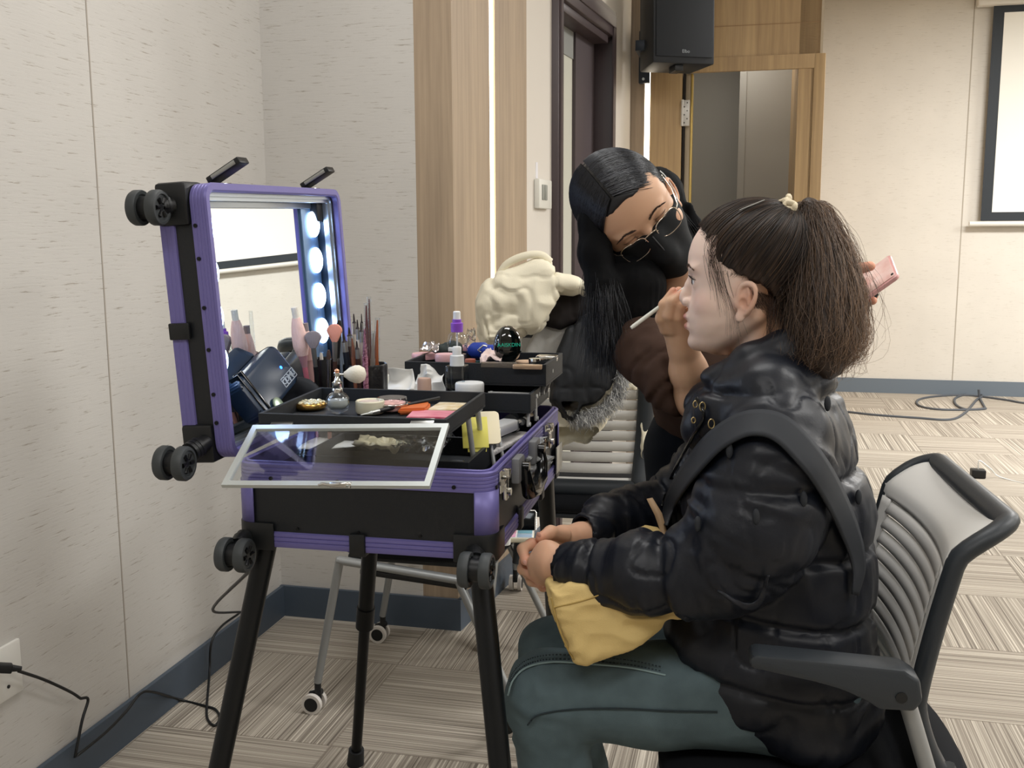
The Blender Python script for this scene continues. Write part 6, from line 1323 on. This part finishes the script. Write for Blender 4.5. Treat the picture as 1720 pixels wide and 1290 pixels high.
# flap round the near armhole, pocket flap, tufts, zip
MATTE = mat('matte_black_cloth', '#1d2127', .7)
def jsurf(px, py, lift=.004):
    """nearest jacket surface point seen at a pixel"""
    r = ray(px, py); r = r/np.linalg.norm(r); d = qv-CO; t = d@r; e = np.linalg.norm(d-t[:, None]*r, axis=1); m = (e < .008)
    tt = t[m].min() if m.any() else 1.45; return CO+r*(tt-lift)
def ribbon(name, pts, w, m, lift=.006, par=person, rows=6):
    C_ = bez(np.array([[x, y, 0] for x, y in pts], float), 60)[:, :2]; T_ = np.gradient(C_, axis=0); T_ /= np.linalg.norm(T_, axis=1, keepdims=True); Nn = np.stack([-T_[:, 1], T_[:, 0]], 1)
    ww = np.interp(np.linspace(0, 1, 60), np.linspace(0, 1, len(w)), w); G = []
    for q in np.linspace(0, 1, rows+1):
        G.append([jsurf(*(C_[i]+Nn[i]*ww[i]*q), lift+.004*q) for i in range(60)])
    G = np.array(G); Dp = (G-CO)@CFW
    for _ in range(6): Dq = Dp.copy(); Dq[:, 1:-1] = (Dp[:, :-2]+Dp[:, 1:-1]*2+Dp[:, 2:])/4; Dq[1:-1] = (Dq[:-2]+Dq[1:-1]*2+Dq[2:])/4; Dp = Dq
    G = CO+(G-CO)*(Dp/((G-CO)@CFW))[..., None]-CFW*.003
    bm = B(); grid_surf(bm, G); return mk(name, bm, m, par, 60, solid=.003)
ribbon('armhole_flap', [(1110, 880), (1120, 830), (1150, 775), (1195, 722), (1255, 690), (1318, 698), (1372, 750), (1412, 815), (1442, 890), (1452, 950), (1440, 1000)], [10, 22, 30, 36, 42, 46, 44, 38, 32, 22, 10], MATTE, .008)
ribbon('pocket_flap', [(1205, 990), (1262, 1012), (1288, 965)], [3, 14, 3], NYL, .004, rows=3)
for x, y in ((1225, 757), (1350, 838), (1390, 678), (1172, 880), (1270, 868), (1442, 835)):
    bm = B(); P = jsurf(x, y, .001); sphere(bm, (0, 0, 0), (.005, .004, .011), frame(P, CRT, None, CUP+CRT*.3), 8); mk('tuft', bm, MATTE, person, 60)
bm = B()
for k, (x, y) in enumerate(((1171, 655), (1176, 664), (1181, 672))): sphere(bm, W1(x, y, -.055), .0035, None, 6)
bm.free()
BRS = mat('brass_hardware', '#b5a173', .3, .9)
for x, y, r in ((1180, 683, .0042), (1195, 712, .0045), (1168, 679, .0032), (1165, 706, .0028)):
    bm = B(); P = jsurf(x, y, .005); tube(bm, [P+CRT*r*math.cos(a)+CUP*r*1.5*math.sin(a) for a in np.linspace(0, 2*PI, 16, endpoint=False)], .0011, 6, closed=True); mk('zip_ring', bm, BRS, person, 60)
bm = B(); zp = bez([jsurf(x, y, .003) for x, y in ((1170, 668), (1182, 700), (1160, 740), (1128, 800), (1112, 850))], 60); tube(bm, zp, .0028, 6); mk('zip', bm, BLKG, person, 60)
# ============================================================ yellow bag on the lap
def polysdf(x, y, poly):
    p = np.array(poly); d = np.full(x.shape, 1e9); sg = np.ones(x.shape)
    for i in range(len(p)):
        a, b = p[i], p[i-1]; ex, ey = b-a; wx, wy = x-a[0], y-a[1]; t = np.clip((wx*ex+wy*ey)/(ex*ex+ey*ey), 0, 1); d = np.minimum(d, (wx-ex*t)**2+(wy-ey*t)**2)
        c1 = y >= a[1]; c2 = y < b[1]; c3 = ex*wy > ey*wx; fl = (c1 & c2 & c3) | (~c1 & ~c2 & ~c3); sg = np.where(fl, -sg, sg)
    return np.sqrt(d)*sg
def pslab(pxpoly, Yf, th, rd, h=.003, base=None):
    P0 = at(pxpoly[0][0], pxpoly[0][1], Yf); pts = [at(x, y, Yf)-P0 for x, y in pxpoly]; poly = [(p@CRT, p@CUP) for p in pts]
    allp_ = np.array([P0+p for p in pts]); f = Field(allp_.min(0)-[.03, .03, .03], allp_.max(0)+[.03, .03+th, .03], h)
    def fn(P):
        q = P-P0; d = polysdf(q@CRT, q@CUP, poly)+rd; e = np.abs(q@CFW-th/2)-th/2+rd; return np.minimum(np.maximum(d, e), 0)+np.hypot(np.maximum(d, 0), np.maximum(e, 0))-rd
    f.op(fn, f.lo, f.lo+f.n*f.h, 0); return f
YEL = mat('yellow_cloth', '#d2b87c', .75, bump=.35, bscale=700, spec=.2)
bagp = [(922, 992), (960, 985), (1060, 990), (1140, 1012), (1168, 1026), (1150, 1036), (1122, 1042), (1112, 1056), (1062, 1086), (985, 1113), (966, 1112), (945, 1066), (930, 1022)]
f = pslab(bagp, 1.43, .13, .016); bv, bf = f.mesh(); bn = vnorm(bv, bf); bv += bn*(.004*ridge(bv*[.6, .6, 1.6], 26, 1)+.002*ridge(bv, 60, 3))[:, None]
bag = thing('handbag', [bv[:, 0].mean(), bv[:, 1].mean(), bv[:, 2].min()], 'yellow cloth handbag lying on the lap of the seated person', 'bag')
mk_np('bag_body', bv, bf, YEL, bag)
bm = B(); tube(bm, bez([at(926, 1004, 1.428), at(934, 1040, 1.426), at(948, 1078, 1.426), at(966, 1108, 1.426), at(990, 1106, 1.426), at(1012, 1086, 1.425)], 40), .0016, 6); mk('piping', bm, mat('yellow_seam', '#a98f52', .8), bag, 60)
bm = B(); tube(bm, bez([at(930, 1020, 1.426), at(960, 1014, 1.425), at(1000, 1002, 1.425), at(1020, 992, 1.425)], 20), .0012, 6); mk('top_seam', bm, MATS['yellow_seam'], bag, 60)
bm = B(); G = np.array([[W1(1086, 838, -.02), W1(1100, 866, -.03), W1(1112, 900, -.05), W1(1105, 925, -.06)], [W1(1096, 836, -.02), W1(1112, 862, -.03), W1(1122, 898, -.05), W1(1122, 925, -.06)]]); grid_surf(bm, G); mk('strap', bm, mat('tan_strap', '#a98c6a', .6), bag, 60, solid=.003)
f = pslab([(1052, 905), (1090, 888), (1112, 892), (1112, 925), (1070, 925)], 1.60, .05, .008); a_, b_ = f.mesh(); mk_np('bag_top', a_, b_, YEL, bag)
# ============================================================ the masked person standing behind
s2 = 1.04; D2 = 1.79
Cd = -ray(1085, 380); Cd /= np.linalg.norm(Cd); Uv = -.65*CRT+.76*CUP; Uv -= Cd*np.dot(Uv, Cd); Uv /= np.linalg.norm(Uv)
th = math.radians(34); Nf = math.cos(th)*Cd-math.sin(th)*Uv; Upv = math.cos(th)*Uv+math.sin(th)*Cd
Pe = at(1088, 388, D2); rig2 = Rig(Pe-Nf*.078*s2, Nf, Upv, s2)
p2 = thing('person', at_z(1190, 1230, 0)*0+np.array([at(1170, 800, 2.0)[0], 2.0, 0]), 'standing person with long black hair, black face mask and glasses holding a thin white brush', 'person')
def Q(px, py, Y): return at(px, py, Y)
hc2 = paint_head(HV0, '#c9a184', '#b58d72', '#a8655a', '#c99478', '#94705a')
# lids lowered: shift slit by using the same head, eyes look down
neck_b = Q(1140, 500, 1.88)
allv = [rig2.w(HV0)]; allf = [HF0]; allc = [hc2]
# brush hand and forearm
f = Field((.15, 1.54, .90), (.46, 1.86, 1.29), .0021)
el, wr = Q(1166, 664, 1.72), Q(1147, 582, 1.685)
f.chain([el, el*.5+wr*.5, wr], [.034, .0315, .024], .012); f.ell(Q(1168, 672, 1.72), (.034, .032, .030), None, .02)
f.chain([wr, Q(1143, 560, 1.68), Q(1140, 545, 1.675)], [.0235, .024, .025], .012); f.ell(Q(1135, 545, 1.675), (.026, .017, .022), None, .01)
fg = [([(1118, 553, 1.665), (1110, 535, 1.655), (1115, 512, 1.650), (1131, 489, 1.655)], [.0105, .0090, .0084, .0068]),
      ([(1130, 553, 1.660), (1123, 530, 1.645), (1129, 508, 1.640), (1146, 493, 1.645)], [.0110, .0092, .0086, .0070]),
      ([(1143, 553, 1.660), (1139, 532, 1.645), (1143, 514, 1.640), (1155, 503, 1.645)], [.0105, .0088, .0082, .0068]),
      ([(1153, 558, 1.665), (1152, 540, 1.655), (1156, 525, 1.650), (1163, 517, 1.655)], [.0095, .0080, .0074, .0062]),
      ([(1150, 560, 1.690), (1140, 530, 1.695), (1134, 508, 1.685), (1140, 489, 1.670)], [.0130, .0110, .0095, .0076])]
for pts, rs in fg: f.chain([Q(*p_) for p_ in pts], rs, .004)
a_, b_ = f.mesh(); a_ = relax(a_, b_, 1, .4); allv.append(a_); allf.append(b_); c_ = np.tile(hexc('#cfa88a'), (len(a_), 1))
for p_ in (Q(1131, 489, 1.655), Q(1146, 493, 1.645), Q(1155, 503, 1.645), Q(1140, 489, 1.67)):
    w_ = .7*smooth(np.linalg.norm(a_-p_, axis=1), .018)[:, None]; c_ = c_*(1-w_)+hexc('#dc8f78')*w_
allc.append(c_)
# other hand holding the palette behind the ponytail
f = Field(Q(1440, 475, 1.86)-[.13, .12, .12], Q(1440, 475, 1.86)+[.10, .12, .11], .0021)
f.chain([Q(1385, 510, 1.92), Q(1415, 492, 1.89), Q(1436, 482, 1.875)], [.024, .024, .022], .012)
f.chain([Q(1425, 470, 1.87), Q(1440, 452, 1.845), Q(1462, 447, 1.825)], [.0125, .0110, .0088], .006)
for k, (x, y) in enumerate(((1466, 505), (1468, 497), (1462, 489), (1455, 480))): f.chain([Q(1430, 490-4*k, 1.885), Q(1450, 505-6*k, 1.895+.008*k), Q(x, y, 1.862+.012*k)], [.0105, .0092, .0078], .004)
a_, b_ = f.mesh(); allv.append(a_); allf.append(b_); allc.append(np.tile(hexc('#dba086'), (len(a_), 1)))
# covered body
hip2 = Q(1228, 730, 2.05); sh_r, sh_l = Q(1052, 545, 1.83), Q(1215, 520, 2.0)
f = Field((.10, 1.60, .0), (.80, 2.35, 1.32), .009)
f.chain([neck_b+zz*.05, Q(1145, 540, 1.94)], [.048, .06], .02); f.ell(Q(1165, 585, 1.95), (.12, .085, .11), axes(sh_l-sh_r), .03); f.ell(Q(1200, 650, 2.0), (.105, .09, .13), None, .04); f.ell(hip2, (.155, .11, .13), None, .04)
f.chain([sh_r, Q(1115, 620, 1.77), el], [.048, .040, .030], .02); f.chain([sh_l, Q(1300, 600, 2.0), Q(1385, 512, 1.925)], [.048, .036, .024], .02)
for sx, yy in ((-.085, -.02), (.085, .05)): f.chain([hip2+[sx, yy, -.03], hip2+[sx*.9, yy-.02, -.45], hip2+[sx*.9, yy+.03, -hip2[2]+.07]], [.085, .055, .038], .02)
a_, b_ = f.mesh(); allv.append(a_); allf.append(b_); allc.append(np.tile(hexc('#c09a7e'), (len(a_), 1)))
off_ = np.cumsum([0]+[len(q) for q in allv[:-1]])
mk_np('body', np.concatenate(allv), np.concatenate([q+o for q, o in zip(allf, off_)]), SKIN, p2, cols=np.concatenate(allc))
eyes(rig2, p2, (.80, 0, -.6)); brows(rig2, p2, BRW, '#3a2a22')
# lowered upper lids
for sd in (-1, 1):
    bm = B(); G = []
    for a in np.linspace(-1.05, 1.05, 16):
        G.append([rig2.w(np.array([.0625, sd*.031, 0])+.0134*np.array([math.cos(b)*math.cos(a), math.sin(a)*1.02, math.sin(b)*math.cos(a)])) for b in np.linspace(-.14, .75, 8)])
    grid_surf(bm, np.array(G)); mk('eyelid', bm, mat('lid_skin', '#ab8468', .5, sss=.1), p2, 60)
    pa = []
    for k in range(26):
        a = math.radians(-58+116*k/25); b = np.array([.0625, sd*.031, 0])+np.array([.0136*math.cos(a)*.99, .0138*math.sin(a), -.0022*math.cos(a)]); d = np.array([.8*math.cos(a), .6*math.sin(a), -.35]); pa.append([rig2.w(b+d*.006*t) for t in np.linspace(0, 1, 4)])
    strands('eyelashes', pa, .0005, BLKM, p2)
# mask: folded cloth over nose and chin
MASK = mat('black_mask', '#17191b', .75, bump=.3, bscale=1500, spec=.25)
f = Field((-.03, -.09, -.135), (.125, .09, .02), .0022)
f.op(lambda P: ((np.abs((P[..., 0]-.012)/(lerpf(P[..., 2], FACE_F)+.007-.012))**2.2+np.abs(P[..., 1]/(lerpf(P[..., 2], FACE_W)+.0065))**2.2)**(1/2.2)-1)*.05, f.lo, f.lo+f.n*f.h, 0)
f.cap((.086, 0, -.018), (.094, 0, -.060), .007, .006, .030); f.cap((.094, 0, -.060), (.080, 0, -.106), .006, .010, .028); f.ell((.050, 0, -.088), (.045, .048, .030), None, .02)
Pg = f._sub(f.lo, f.lo+f.n*f.h)[1]; ay = np.abs(Pg[..., 1])
top = Pg[..., 2]-(-.002-.10*np.maximum(ay-.012, 0)-.28*np.maximum(ay-.045, 0)); f.F = np.maximum(f.F, np.maximum(top, np.maximum(-.120-Pg[..., 2], .018+.0*ay-Pg[..., 0])))
mv, mf = f.mesh(); mk_np('face_mask', rig2.w(mv), mf, MASK, p2, ang=50)
bm = B(); tube(bm, [rig2.w(q) for q in bez([(.094, 0, -.004), (.1005, 0, -.030), (.1015, 0, -.060), (.094, 0, -.095), (.085, 0, -.117)], 24)], .0013, 6); mk('mask_seam', bm, mat('mask_seam_grey', '#3a3c3e', .7), p2, 60)
for sd in (-1, 1):
    bm = B(); tube(bm, [rig2.w(q) for q in bez([(.020, sd*.071, -.035), (.0, sd*.079, -.030), (-.012, sd*.083, .0), (-.02, sd*.082, .012)], 12)], .0013, 6); mk('ear_loop', bm, mat('ear_loop_white', '#cfd0cc', .6), p2, 60)
# glasses
GL = mat('thin_gold_metal', '#c9beb0', .2, .95); gl_ = B()
for sd in (-1, 1):
    pts = [(.0, .0165), (.006, .0175), (.020, .0160), (.0255, .008), (.0235, -.010), (.015, -.0185), (-.005, -.0185), (-.018, -.013), (-.0225, -.001), (-.0205, .011), (-.012, .0160)]
    P_ = bez([(.0905-.010*((a*sd*sd+.033)/.06)**2, sd*(.0335+a), -.009+b) for a, b in pts]+[(.0905-.010*((0+.033)/.06)**2, sd*.0335, -.009+.0165)], 48)[:-1]
    tube(gl_, [rig2.w(q) for q in P_], .0010, 6, closed=True)
    tube(gl_, [rig2.w(q) for q in ((.0815, sd*.058, -.002), (.074, sd*.066, .000), (.03, sd*.0765, .001), (-.018, sd*.0800, .004))], .0011, 6)
    tube(gl_, [rig2.w(q) for q in ((.088, sd*.013, -.006), (.084, sd*.0105, -.012), (.083, sd*.0105, -.018))], .0010, 6)
tube(gl_, [rig2.w(q) for q in ((.089, -.012, -.001), (.092, -.005, .002), (.092, .005, .002), (.089, .012, -.001))], .0011, 6)
mk('glasses', gl_, GL, p2, 60)
# hair
BH = mat('black_hair', '#0f1013', .36, vcol=True, spec=.5)
HL2 = [(.13, .08), (.1, .078), (.085, .074), (.070, .070), (.062, .064), (.050, .053), (.036, .043), (.014, .032), (-.005, .010), (-.02, -.022), (-.05, -.03), (-.13, -.04)]
cv2, cf2 = cap_mesh(HL2, (-.013, 0, .0285), (.0965, .0765, .0845), back=((-.055, 0, -.04), (.055, .07, .075)), zmin=-.15)
cn2 = vnorm(cv2, cf2); sA = noise(cv2*np.array([140, 14, 60.])); cv2 += cn2*(.0022*(sA-.5))[:, None]
mk_np('hair_cap', rig2.w(cv2), cf2, BH, p2, cols=hexc('#090a0c')+(hexc('#25262b')-hexc('#090a0c'))*(sA**2)[:, None])
# hair volume falling on the left of the face and behind the neck
f = Field((.06, 1.55, .90), (.46, 2.12, 1.46), .005)
f.chain([Q(1004, 330, 1.84), Q(996, 372, 1.82), Q(999, 425, 1.81), Q(1013, 480, 1.80), Q(1022, 530, 1.79), Q(1035, 575, 1.78), Q(1046, 605, 1.78)], [.020, .024, .027, .028, .026, .018, .010], .02)
f.chain([Q(1050, 440, 1.87), Q(1070, 480, 1.83), Q(1068, 530, 1.82), Q(1060, 560, 1.81)], [.045, .048, .042, .024], .02)
f.chain([Q(1100, 330, 1.93), Q(1120, 420, 1.94), Q(1120, 500, 1.97), Q(1150, 560, 2.02)], [.055, .055, .045, .030], .02)
f.chain([Q(1158, 345, 1.90), Q(1168, 380, 1.90), Q(1176, 420, 1.93), Q(1184, 500, 1.98)], [.006, .012, .020, .026], .012)
lv, lf = f.mesh(); ln = vnorm(lv, lf); sB = noise(lv*np.array([260, 260, 7.])); lv += ln*(.003*(sB-.5))[:, None]
mk_np('long_hair', lv, lf, mat('black_hair_mass', '#0b0c0e', .8, spec=.15), p2)
g = np.random.default_rng(3); pa = []; cs = []
c2 = np.array([-.013, 0, .0285]); r2 = np.array([.098, .0785, .086])
for k in range(3600):
    side = -1 if k % 10 < 7 else 1; t0 = g.random(); th0 = math.radians(62-150*t0)      # along the parting, front to back
    d0 = np.array([math.cos(th0)*.9, .02*side, abs(math.sin(th0))+.15 if th0 < 0 else math.sin(th0)+.1]); d0 = np.array([math.cos(math.radians(38+95*t0)), -.10+.03*side, math.sin(math.radians(38+95*t0))])
    if side > 0: e = np.array([.30-.60*t0+g.normal()*.08, 1, -.10-.25*g.random()])
    else: e = np.array([.58-1.05*t0+g.normal()*.08, -1, -.05-.2*g.random()])
    d0 /= np.linalg.norm(d0); e /= np.linalg.norm(e); om = math.acos(np.clip(d0@e, -1, 1)); tt = np.linspace(0, 1, 12); D_ = (np.sin((1-tt)*om)/math.sin(om))[:, None]*d0+(np.sin(tt*om)/math.sin(om))[:, None]*e
    P = rig2.w(ellr(D_, c2, r2)+D_*(.0015*g.random()+.004*np.sin(tt*PI)[:, None]*(side < 0)))
    if side < 0:
        a = P[-1]; T_ = P[-1]-P[-2]; L_ = g.uniform(.26, .40); dx = g.normal()*.022; endp = Q(1020+g.normal()*19, 585+g.normal()*24, 1.79+g.normal()*.02)
        m1 = a+T_*1.1+np.array([.003, 0, -.03]); m2 = a*.5+endp*.5+np.array([.006+dx*.35, g.normal()*.014-.018, 0]); tail_ = bez([a, m1, m2, endp], 14)[1:]; P = np.vstack([P, tail_])
    else:
        a = P[-1]; endp = Q(1185+g.normal()*14, 480, 1.97+g.normal()*.03); tail_ = bez([a, a+(P[-1]-P[-2])*1.5+np.array([.004, .012, -.02]), a*.5+endp*.5+np.array([.012, .01, 0]), endp], 14)[1:]; P = np.vstack([P, tail_])
    pa.append(P); b = np.clip(g.normal(.3, .25), 0, 1); cs.append(hexc('#07080a')*(1-b)+hexc('#30323a')*b)
strands('hair_strands', pa, .00055, BH, p2, cols=cs)
# shirt and trousers
SHIRT = mat('brown_shirt', '#4a3931', .85, bump=.35, bscale=1600, spec=.15)
f = Field((.08, 1.62, .70), (.84, 2.30, 1.30), .0050)
f.ell(Q(1160, 585, 1.95), (.140, .100, .12), axes(sh_l-sh_r), .03); f.ell(Q(1195, 650, 2.0), (.122, .105, .13), None, .04); f.ell(Q(1215, 700, 2.04), (.13, .11, .07), None, .03)
shn = [sh_r, Q(1078, 585, 1.79), Q(1115, 628, 1.75), Q(1144, 660, 1.73)]; f.chain(shn, [.044, .052, .050, .042], .012)
f.chain([sh_l, Q(1300, 600, 2.0), Q(1375, 520, 1.93)], [.060, .05, .036], .02); f.chain([Q(1120, 500, 1.92), Q(1150, 540, 1.95)], [.05, .09], .02)
f.cap(Q(1132, 465, 1.84), Q(1136, 505, 1.87), .036, .030, .01, 's'); f.cap(Q(1172, 690, 1.70), wr, .034, .045, .006, 's')
tv, tf = f.mesh(); tn = vnorm(tv, tf); s_, d_, L_ = limb(tv, shn); w = np.clip((.085-d_)/.03, 0, 1)
tv += tn*(w*.0045*crease(np.stack([s_*38+3*(tv@CUP), (tv@CRT)*7, (tv@CUP)*7], 1), 1, 9, .07)+w*(.0060*ridge(np.stack([s_*42+2.2*(tv@CUP), (tv@CRT)*5, (tv@CUP)*5], 1), 1, 3)*np.clip(s_/.06, .2, 1)+.002*ridge(tv, 40, 2))+(1-w)*.003*ridge(tv*[1, 1, .6], 22, 5))[:, None]
mk_np('shirt', tv, tf, SHIRT, p2)
DJ = mat('dark_jeans', '#0f161f', .8, bump=.3, bscale=1400, spec=.2)
f = Field((.10, 1.75, .02), (.72, 2.42, 1.02), .007); f.ell(hip2+[0, 0, .0], (.158, .12, .135), None, .03)
for sx, yy in ((-.085, -.02), (.085, .05)): f.chain([hip2+[sx, yy, -.03], hip2+[sx*.9, yy-.02, -.45], hip2+[sx*.9, yy+.03, -hip2[2]+.08]], [.095, .066, .055], .02)
Pz = f._sub(f.lo, f.lo+f.n*f.h)[1][..., 2]; f.F = np.maximum(f.F, Pz-.965); jv2, jf2 = f.mesh(); jn2 = vnorm(jv2, jf2); jv2 += jn2*(.003*ridge(jv2, 20, 8))[:, None]
mk_np('trousers', jv2, jf2, DJ, p2)
for sx, yy in ((-.085, -.02), (.085, .05)):
    a0 = hip2+[sx*.9, yy+.03, -hip2[2]]; f = Field(a0+[-.08, -.22, -.0], a0+[.08, .09, .14], .006); f.chain([a0+[0, .02, .05], a0+[0, -.08, .042], a0+[0, -.16, .035]], [.042, .040, .034], .02); a_, b_ = f.mesh(); mk_np('shoe', a_, b_, mat('shoe_black', '#202022', .6), p2)
# eyeliner brush held in the hand, palette and long brush in the other
t = thing('eyeliner_brush', Q(1110, 513, 1.66), 'thin white makeup brush held to the eye of the seated person', 'makeup brush')
A_, B_ = Q(1060, 551, 1.640), Q(1150, 484, 1.660); bm = B(); tube(bm, [A_, A_+(B_-A_)*.05, B_], [.0028, .0036, .0030], 12); mk('handle', bm, mat('white_handle', '#d9dad0', .35), t, 50)
C_ = Q(1163, 475, 1.663); bm = B(); tube(bm, [B_, B_+(C_-B_)*.6], [.0030, .0022], 10); mk('ferrule', bm, STEEL, t, 50); bm = B(); tube(bm, [B_+(C_-B_)*.6, C_], [.0020, .0004], 8); mk('bristles', bm, BLKM, t, 50)
c = [Q(1437, 512, 1.835), Q(1508, 462, 1.80), Q(1516, 416, 1.86), Q(1448, 462, 1.90)]
t = thing('eyeshadow_palette', c[0]*.25+c[1]*.25+c[2]*.25+c[3]*.25, 'pink marbled palette held up behind the ponytail', 'palette')
ex_ = c[1]-c[0]; L_ = np.linalg.norm(ex_); ey_ = c[3]-c[0]; Wd = np.linalg.norm(ey_); Mp = frame(c[0], ex_, ey_)
bm = B(); prism(bm, [(p[0], p[1]) for p in rrect(0, L_, 0, Wd, .008)], -.008, .0, Mp, bev=.002); mk('palette_shell', bm, mat('rose_edge', '#d8a5a2', .3), t, 40)
bm = B(); prism(bm, [(p[0], p[1]) for p in rrect(.005, L_-.005, .005, Wd-.005, .005)], .0, .0015, Mp); o_ = mk('palette_face', bm, mat('marbled_pink', '#efdcd6', .3, vary=.4, vscale=30, col2='#dba79f'), t, 40)
bm = B(); sphere(bm, (0, 0, 0), (.003, .003, .0012), Mp @ Matrix.Translation((L_-.008, .012, .002)), 8); mk('catch', bm, BLKM, t)
t = thing('powder_brush', Q(1430, 555, 1.86), 'long brown-handled brush held pointing down behind the ponytail', 'makeup brush')
bm = B(); tube(bm, [Q(1398, 600, 1.86), Q(1432, 555, 1.86), Q(1458, 512, 1.865)], [.0022, .0048, .0052], 12); mk('handle', bm, mat('bronze_handle', '#6d5a45', .35, .3), t, 50); bm = B(); tube(bm, [Q(1458, 512, 1.865), Q(1470, 492, 1.87)], [.0055, .0075], 12); mk('ferrule', bm, BLKM, t, 50)
# ============================================================ coats heaped on the turned chair
CRM = mat('cream_puffer', '#e0d9c2', .6, bump=.2, bscale=300, spec=.3, sheen=.2)
def garment(name, poly, Y, th, rd, m, label=None, cat=None, bulge=.012, cr=.006, sc=12, st=(1, 1, 1), h=.006, parent=None, slope=0, seed=0):
    f = pslab(poly, Y, th, rd, h); a_, b_ = f.mesh(); n = vnorm(a_, b_); c = a_.mean(0)
    d = bulge*(noise(a_*np.array(st), 9, seed)-.4)*2+cr*crease(a_*np.array(st), sc, 5+seed, .05)+cr*.55*crease(a_, sc*2.3, 4+seed, .06)+cr*.5*ridge(a_*np.array(st), sc*1.6, 2+seed)
    a_ = a_+n*d[:, None]; a_[:, 1] += slope*(c[2]-a_[:, 2])
    return mk_np(name, a_, b_, m, parent, label=label, cat=cat)
garment('puffer_coat', [(801, 510), (815, 476), (838, 459), (875, 442), (908, 432), (921, 439), (930, 460), (959, 464), (974, 470), (987, 486), (959, 483), (938, 486), (930, 504), (918, 538), (908, 551), (876, 556), (856, 572), (832, 577), (815, 579), (806, 552)], 2.80, .12, .022, CRM, 'cream quilted puffer coat bundled on top of the coat heap', 'coat', bulge=.016, cr=.009, sc=13)
bm = B(); tube(bm, bez([at(838, 462, 2.86), at(852, 443, 2.85), at(880, 430, 2.84), at(908, 428, 2.84), at(925, 440, 2.85)], 20), .006, 8, flat=1.8); one('bag_handle', bm, CRM, 'cream curved handle arching over the cream puffer coat', 'handle', ang=60)
garment('black_coat', [(928, 482), (965, 480), (988, 494), (990, 521), (968, 540), (942, 551), (914, 543)], 2.90, .10, .016, mat('black_brown_fabric', '#272322', .8, spec=.2), 'dark brown-black coat bundled right of the cream puffer coat', 'coat', bulge=.014)
garment('grey_coat', [(908, 547), (935, 545), (962, 541), (950, 572), (927, 612), (880, 606), (884, 590), (896, 566)], 2.92, .05, .006, mat('grey_felt', '#bdbbb5', .9, bump=.4, bscale=500), 'light grey garment spilling out below the black coat', 'coat', bulge=.006, cr=.004, sc=16, st=(1, 1, .3))
garment('leather_jacket', [(952, 552), (975, 532), (1002, 524), (1024, 560), (1040, 592), (1034, 625), (1022, 652), (1000, 676), (978, 682), (962, 709), (947, 701), (928, 672), (926, 630), (938, 590)], 2.84, .12, .020, mat('smooth_black', '#1f2124', .6, spec=.35), 'smooth black coat hanging down the front of the coat heap', 'coat', bulge=.016, cr=.007, sc=9)
pk = thing('parka', at(1000, 720, 2.95), 'cream parka trimmed with grey fur below the smooth black coat', 'coat')
garment('front_panel', [(1030, 598), (1060, 610), (1070, 655), (1052, 656), (1034, 690), (1006, 722), (985, 742), (962, 738), (940, 750), (928, 735), (928, 690), (1000, 660)], 2.90, .05, .010, CRM, parent=pk, cr=.007, sc=16, bulge=.008)
garment('sleeve', [(1072, 640), (1090, 648), (1092, 700), (1086, 765), (1077, 772), (1072, 700)], 3.04, .05, .008, CRM, parent=pk, cr=.006, sc=16, bulge=.006)
pa = []; fp = bez([at(1040, 598, 2.845), at(1044, 632, 2.84), at(1034, 662, 2.84), at(1014, 686, 2.84), at(988, 699, 2.84), at(966, 704, 2.85)], 60); g = np.random.default_rng(9)
for k in range(3600):
    i = g.integers(0, 60); b = fp[i]+g.normal(size=3)*np.array([.009, .012, .009]); d = (g.normal(size=3)*.55+np.array([.35, -.5, -.6])); d /= np.linalg.norm(d); L_ = g.uniform(.010, .024); pa.append([b+d*L_*t+np.array([0, 0, -.005*t*t]) for t in (0, .35, .7, 1)])
bb = g.random((len(pa), 1)); strands('fur_trim', pa, .0009, mat('grey_fur', '#8f8f92', .8, vcol=True), pk, cols=hexc('#77787c')*(1-bb)+hexc('#d6d5d0')*bb, kind='stuff')
# ============================================================ groups of look-alikes
GR = {'makeup brush': 'makeup brushes', 'makeup pencil': 'makeup pencils in the leather cup', 'tissue': 'crumpled tissues', 'compact': 'powder compacts', 'coat': 'coats heaped on the turned chair', 'palette': 'makeup palettes', 'chair': 'slatted office chairs', 'brush holder': 'brush cups', 'light': 'LED strips in the oak cladding', 'lipstick': 'lipsticks'}
for o in SC.objects:
    if o.parent is None and o.get('category') in GR: o['group'] = GR[o['category']]
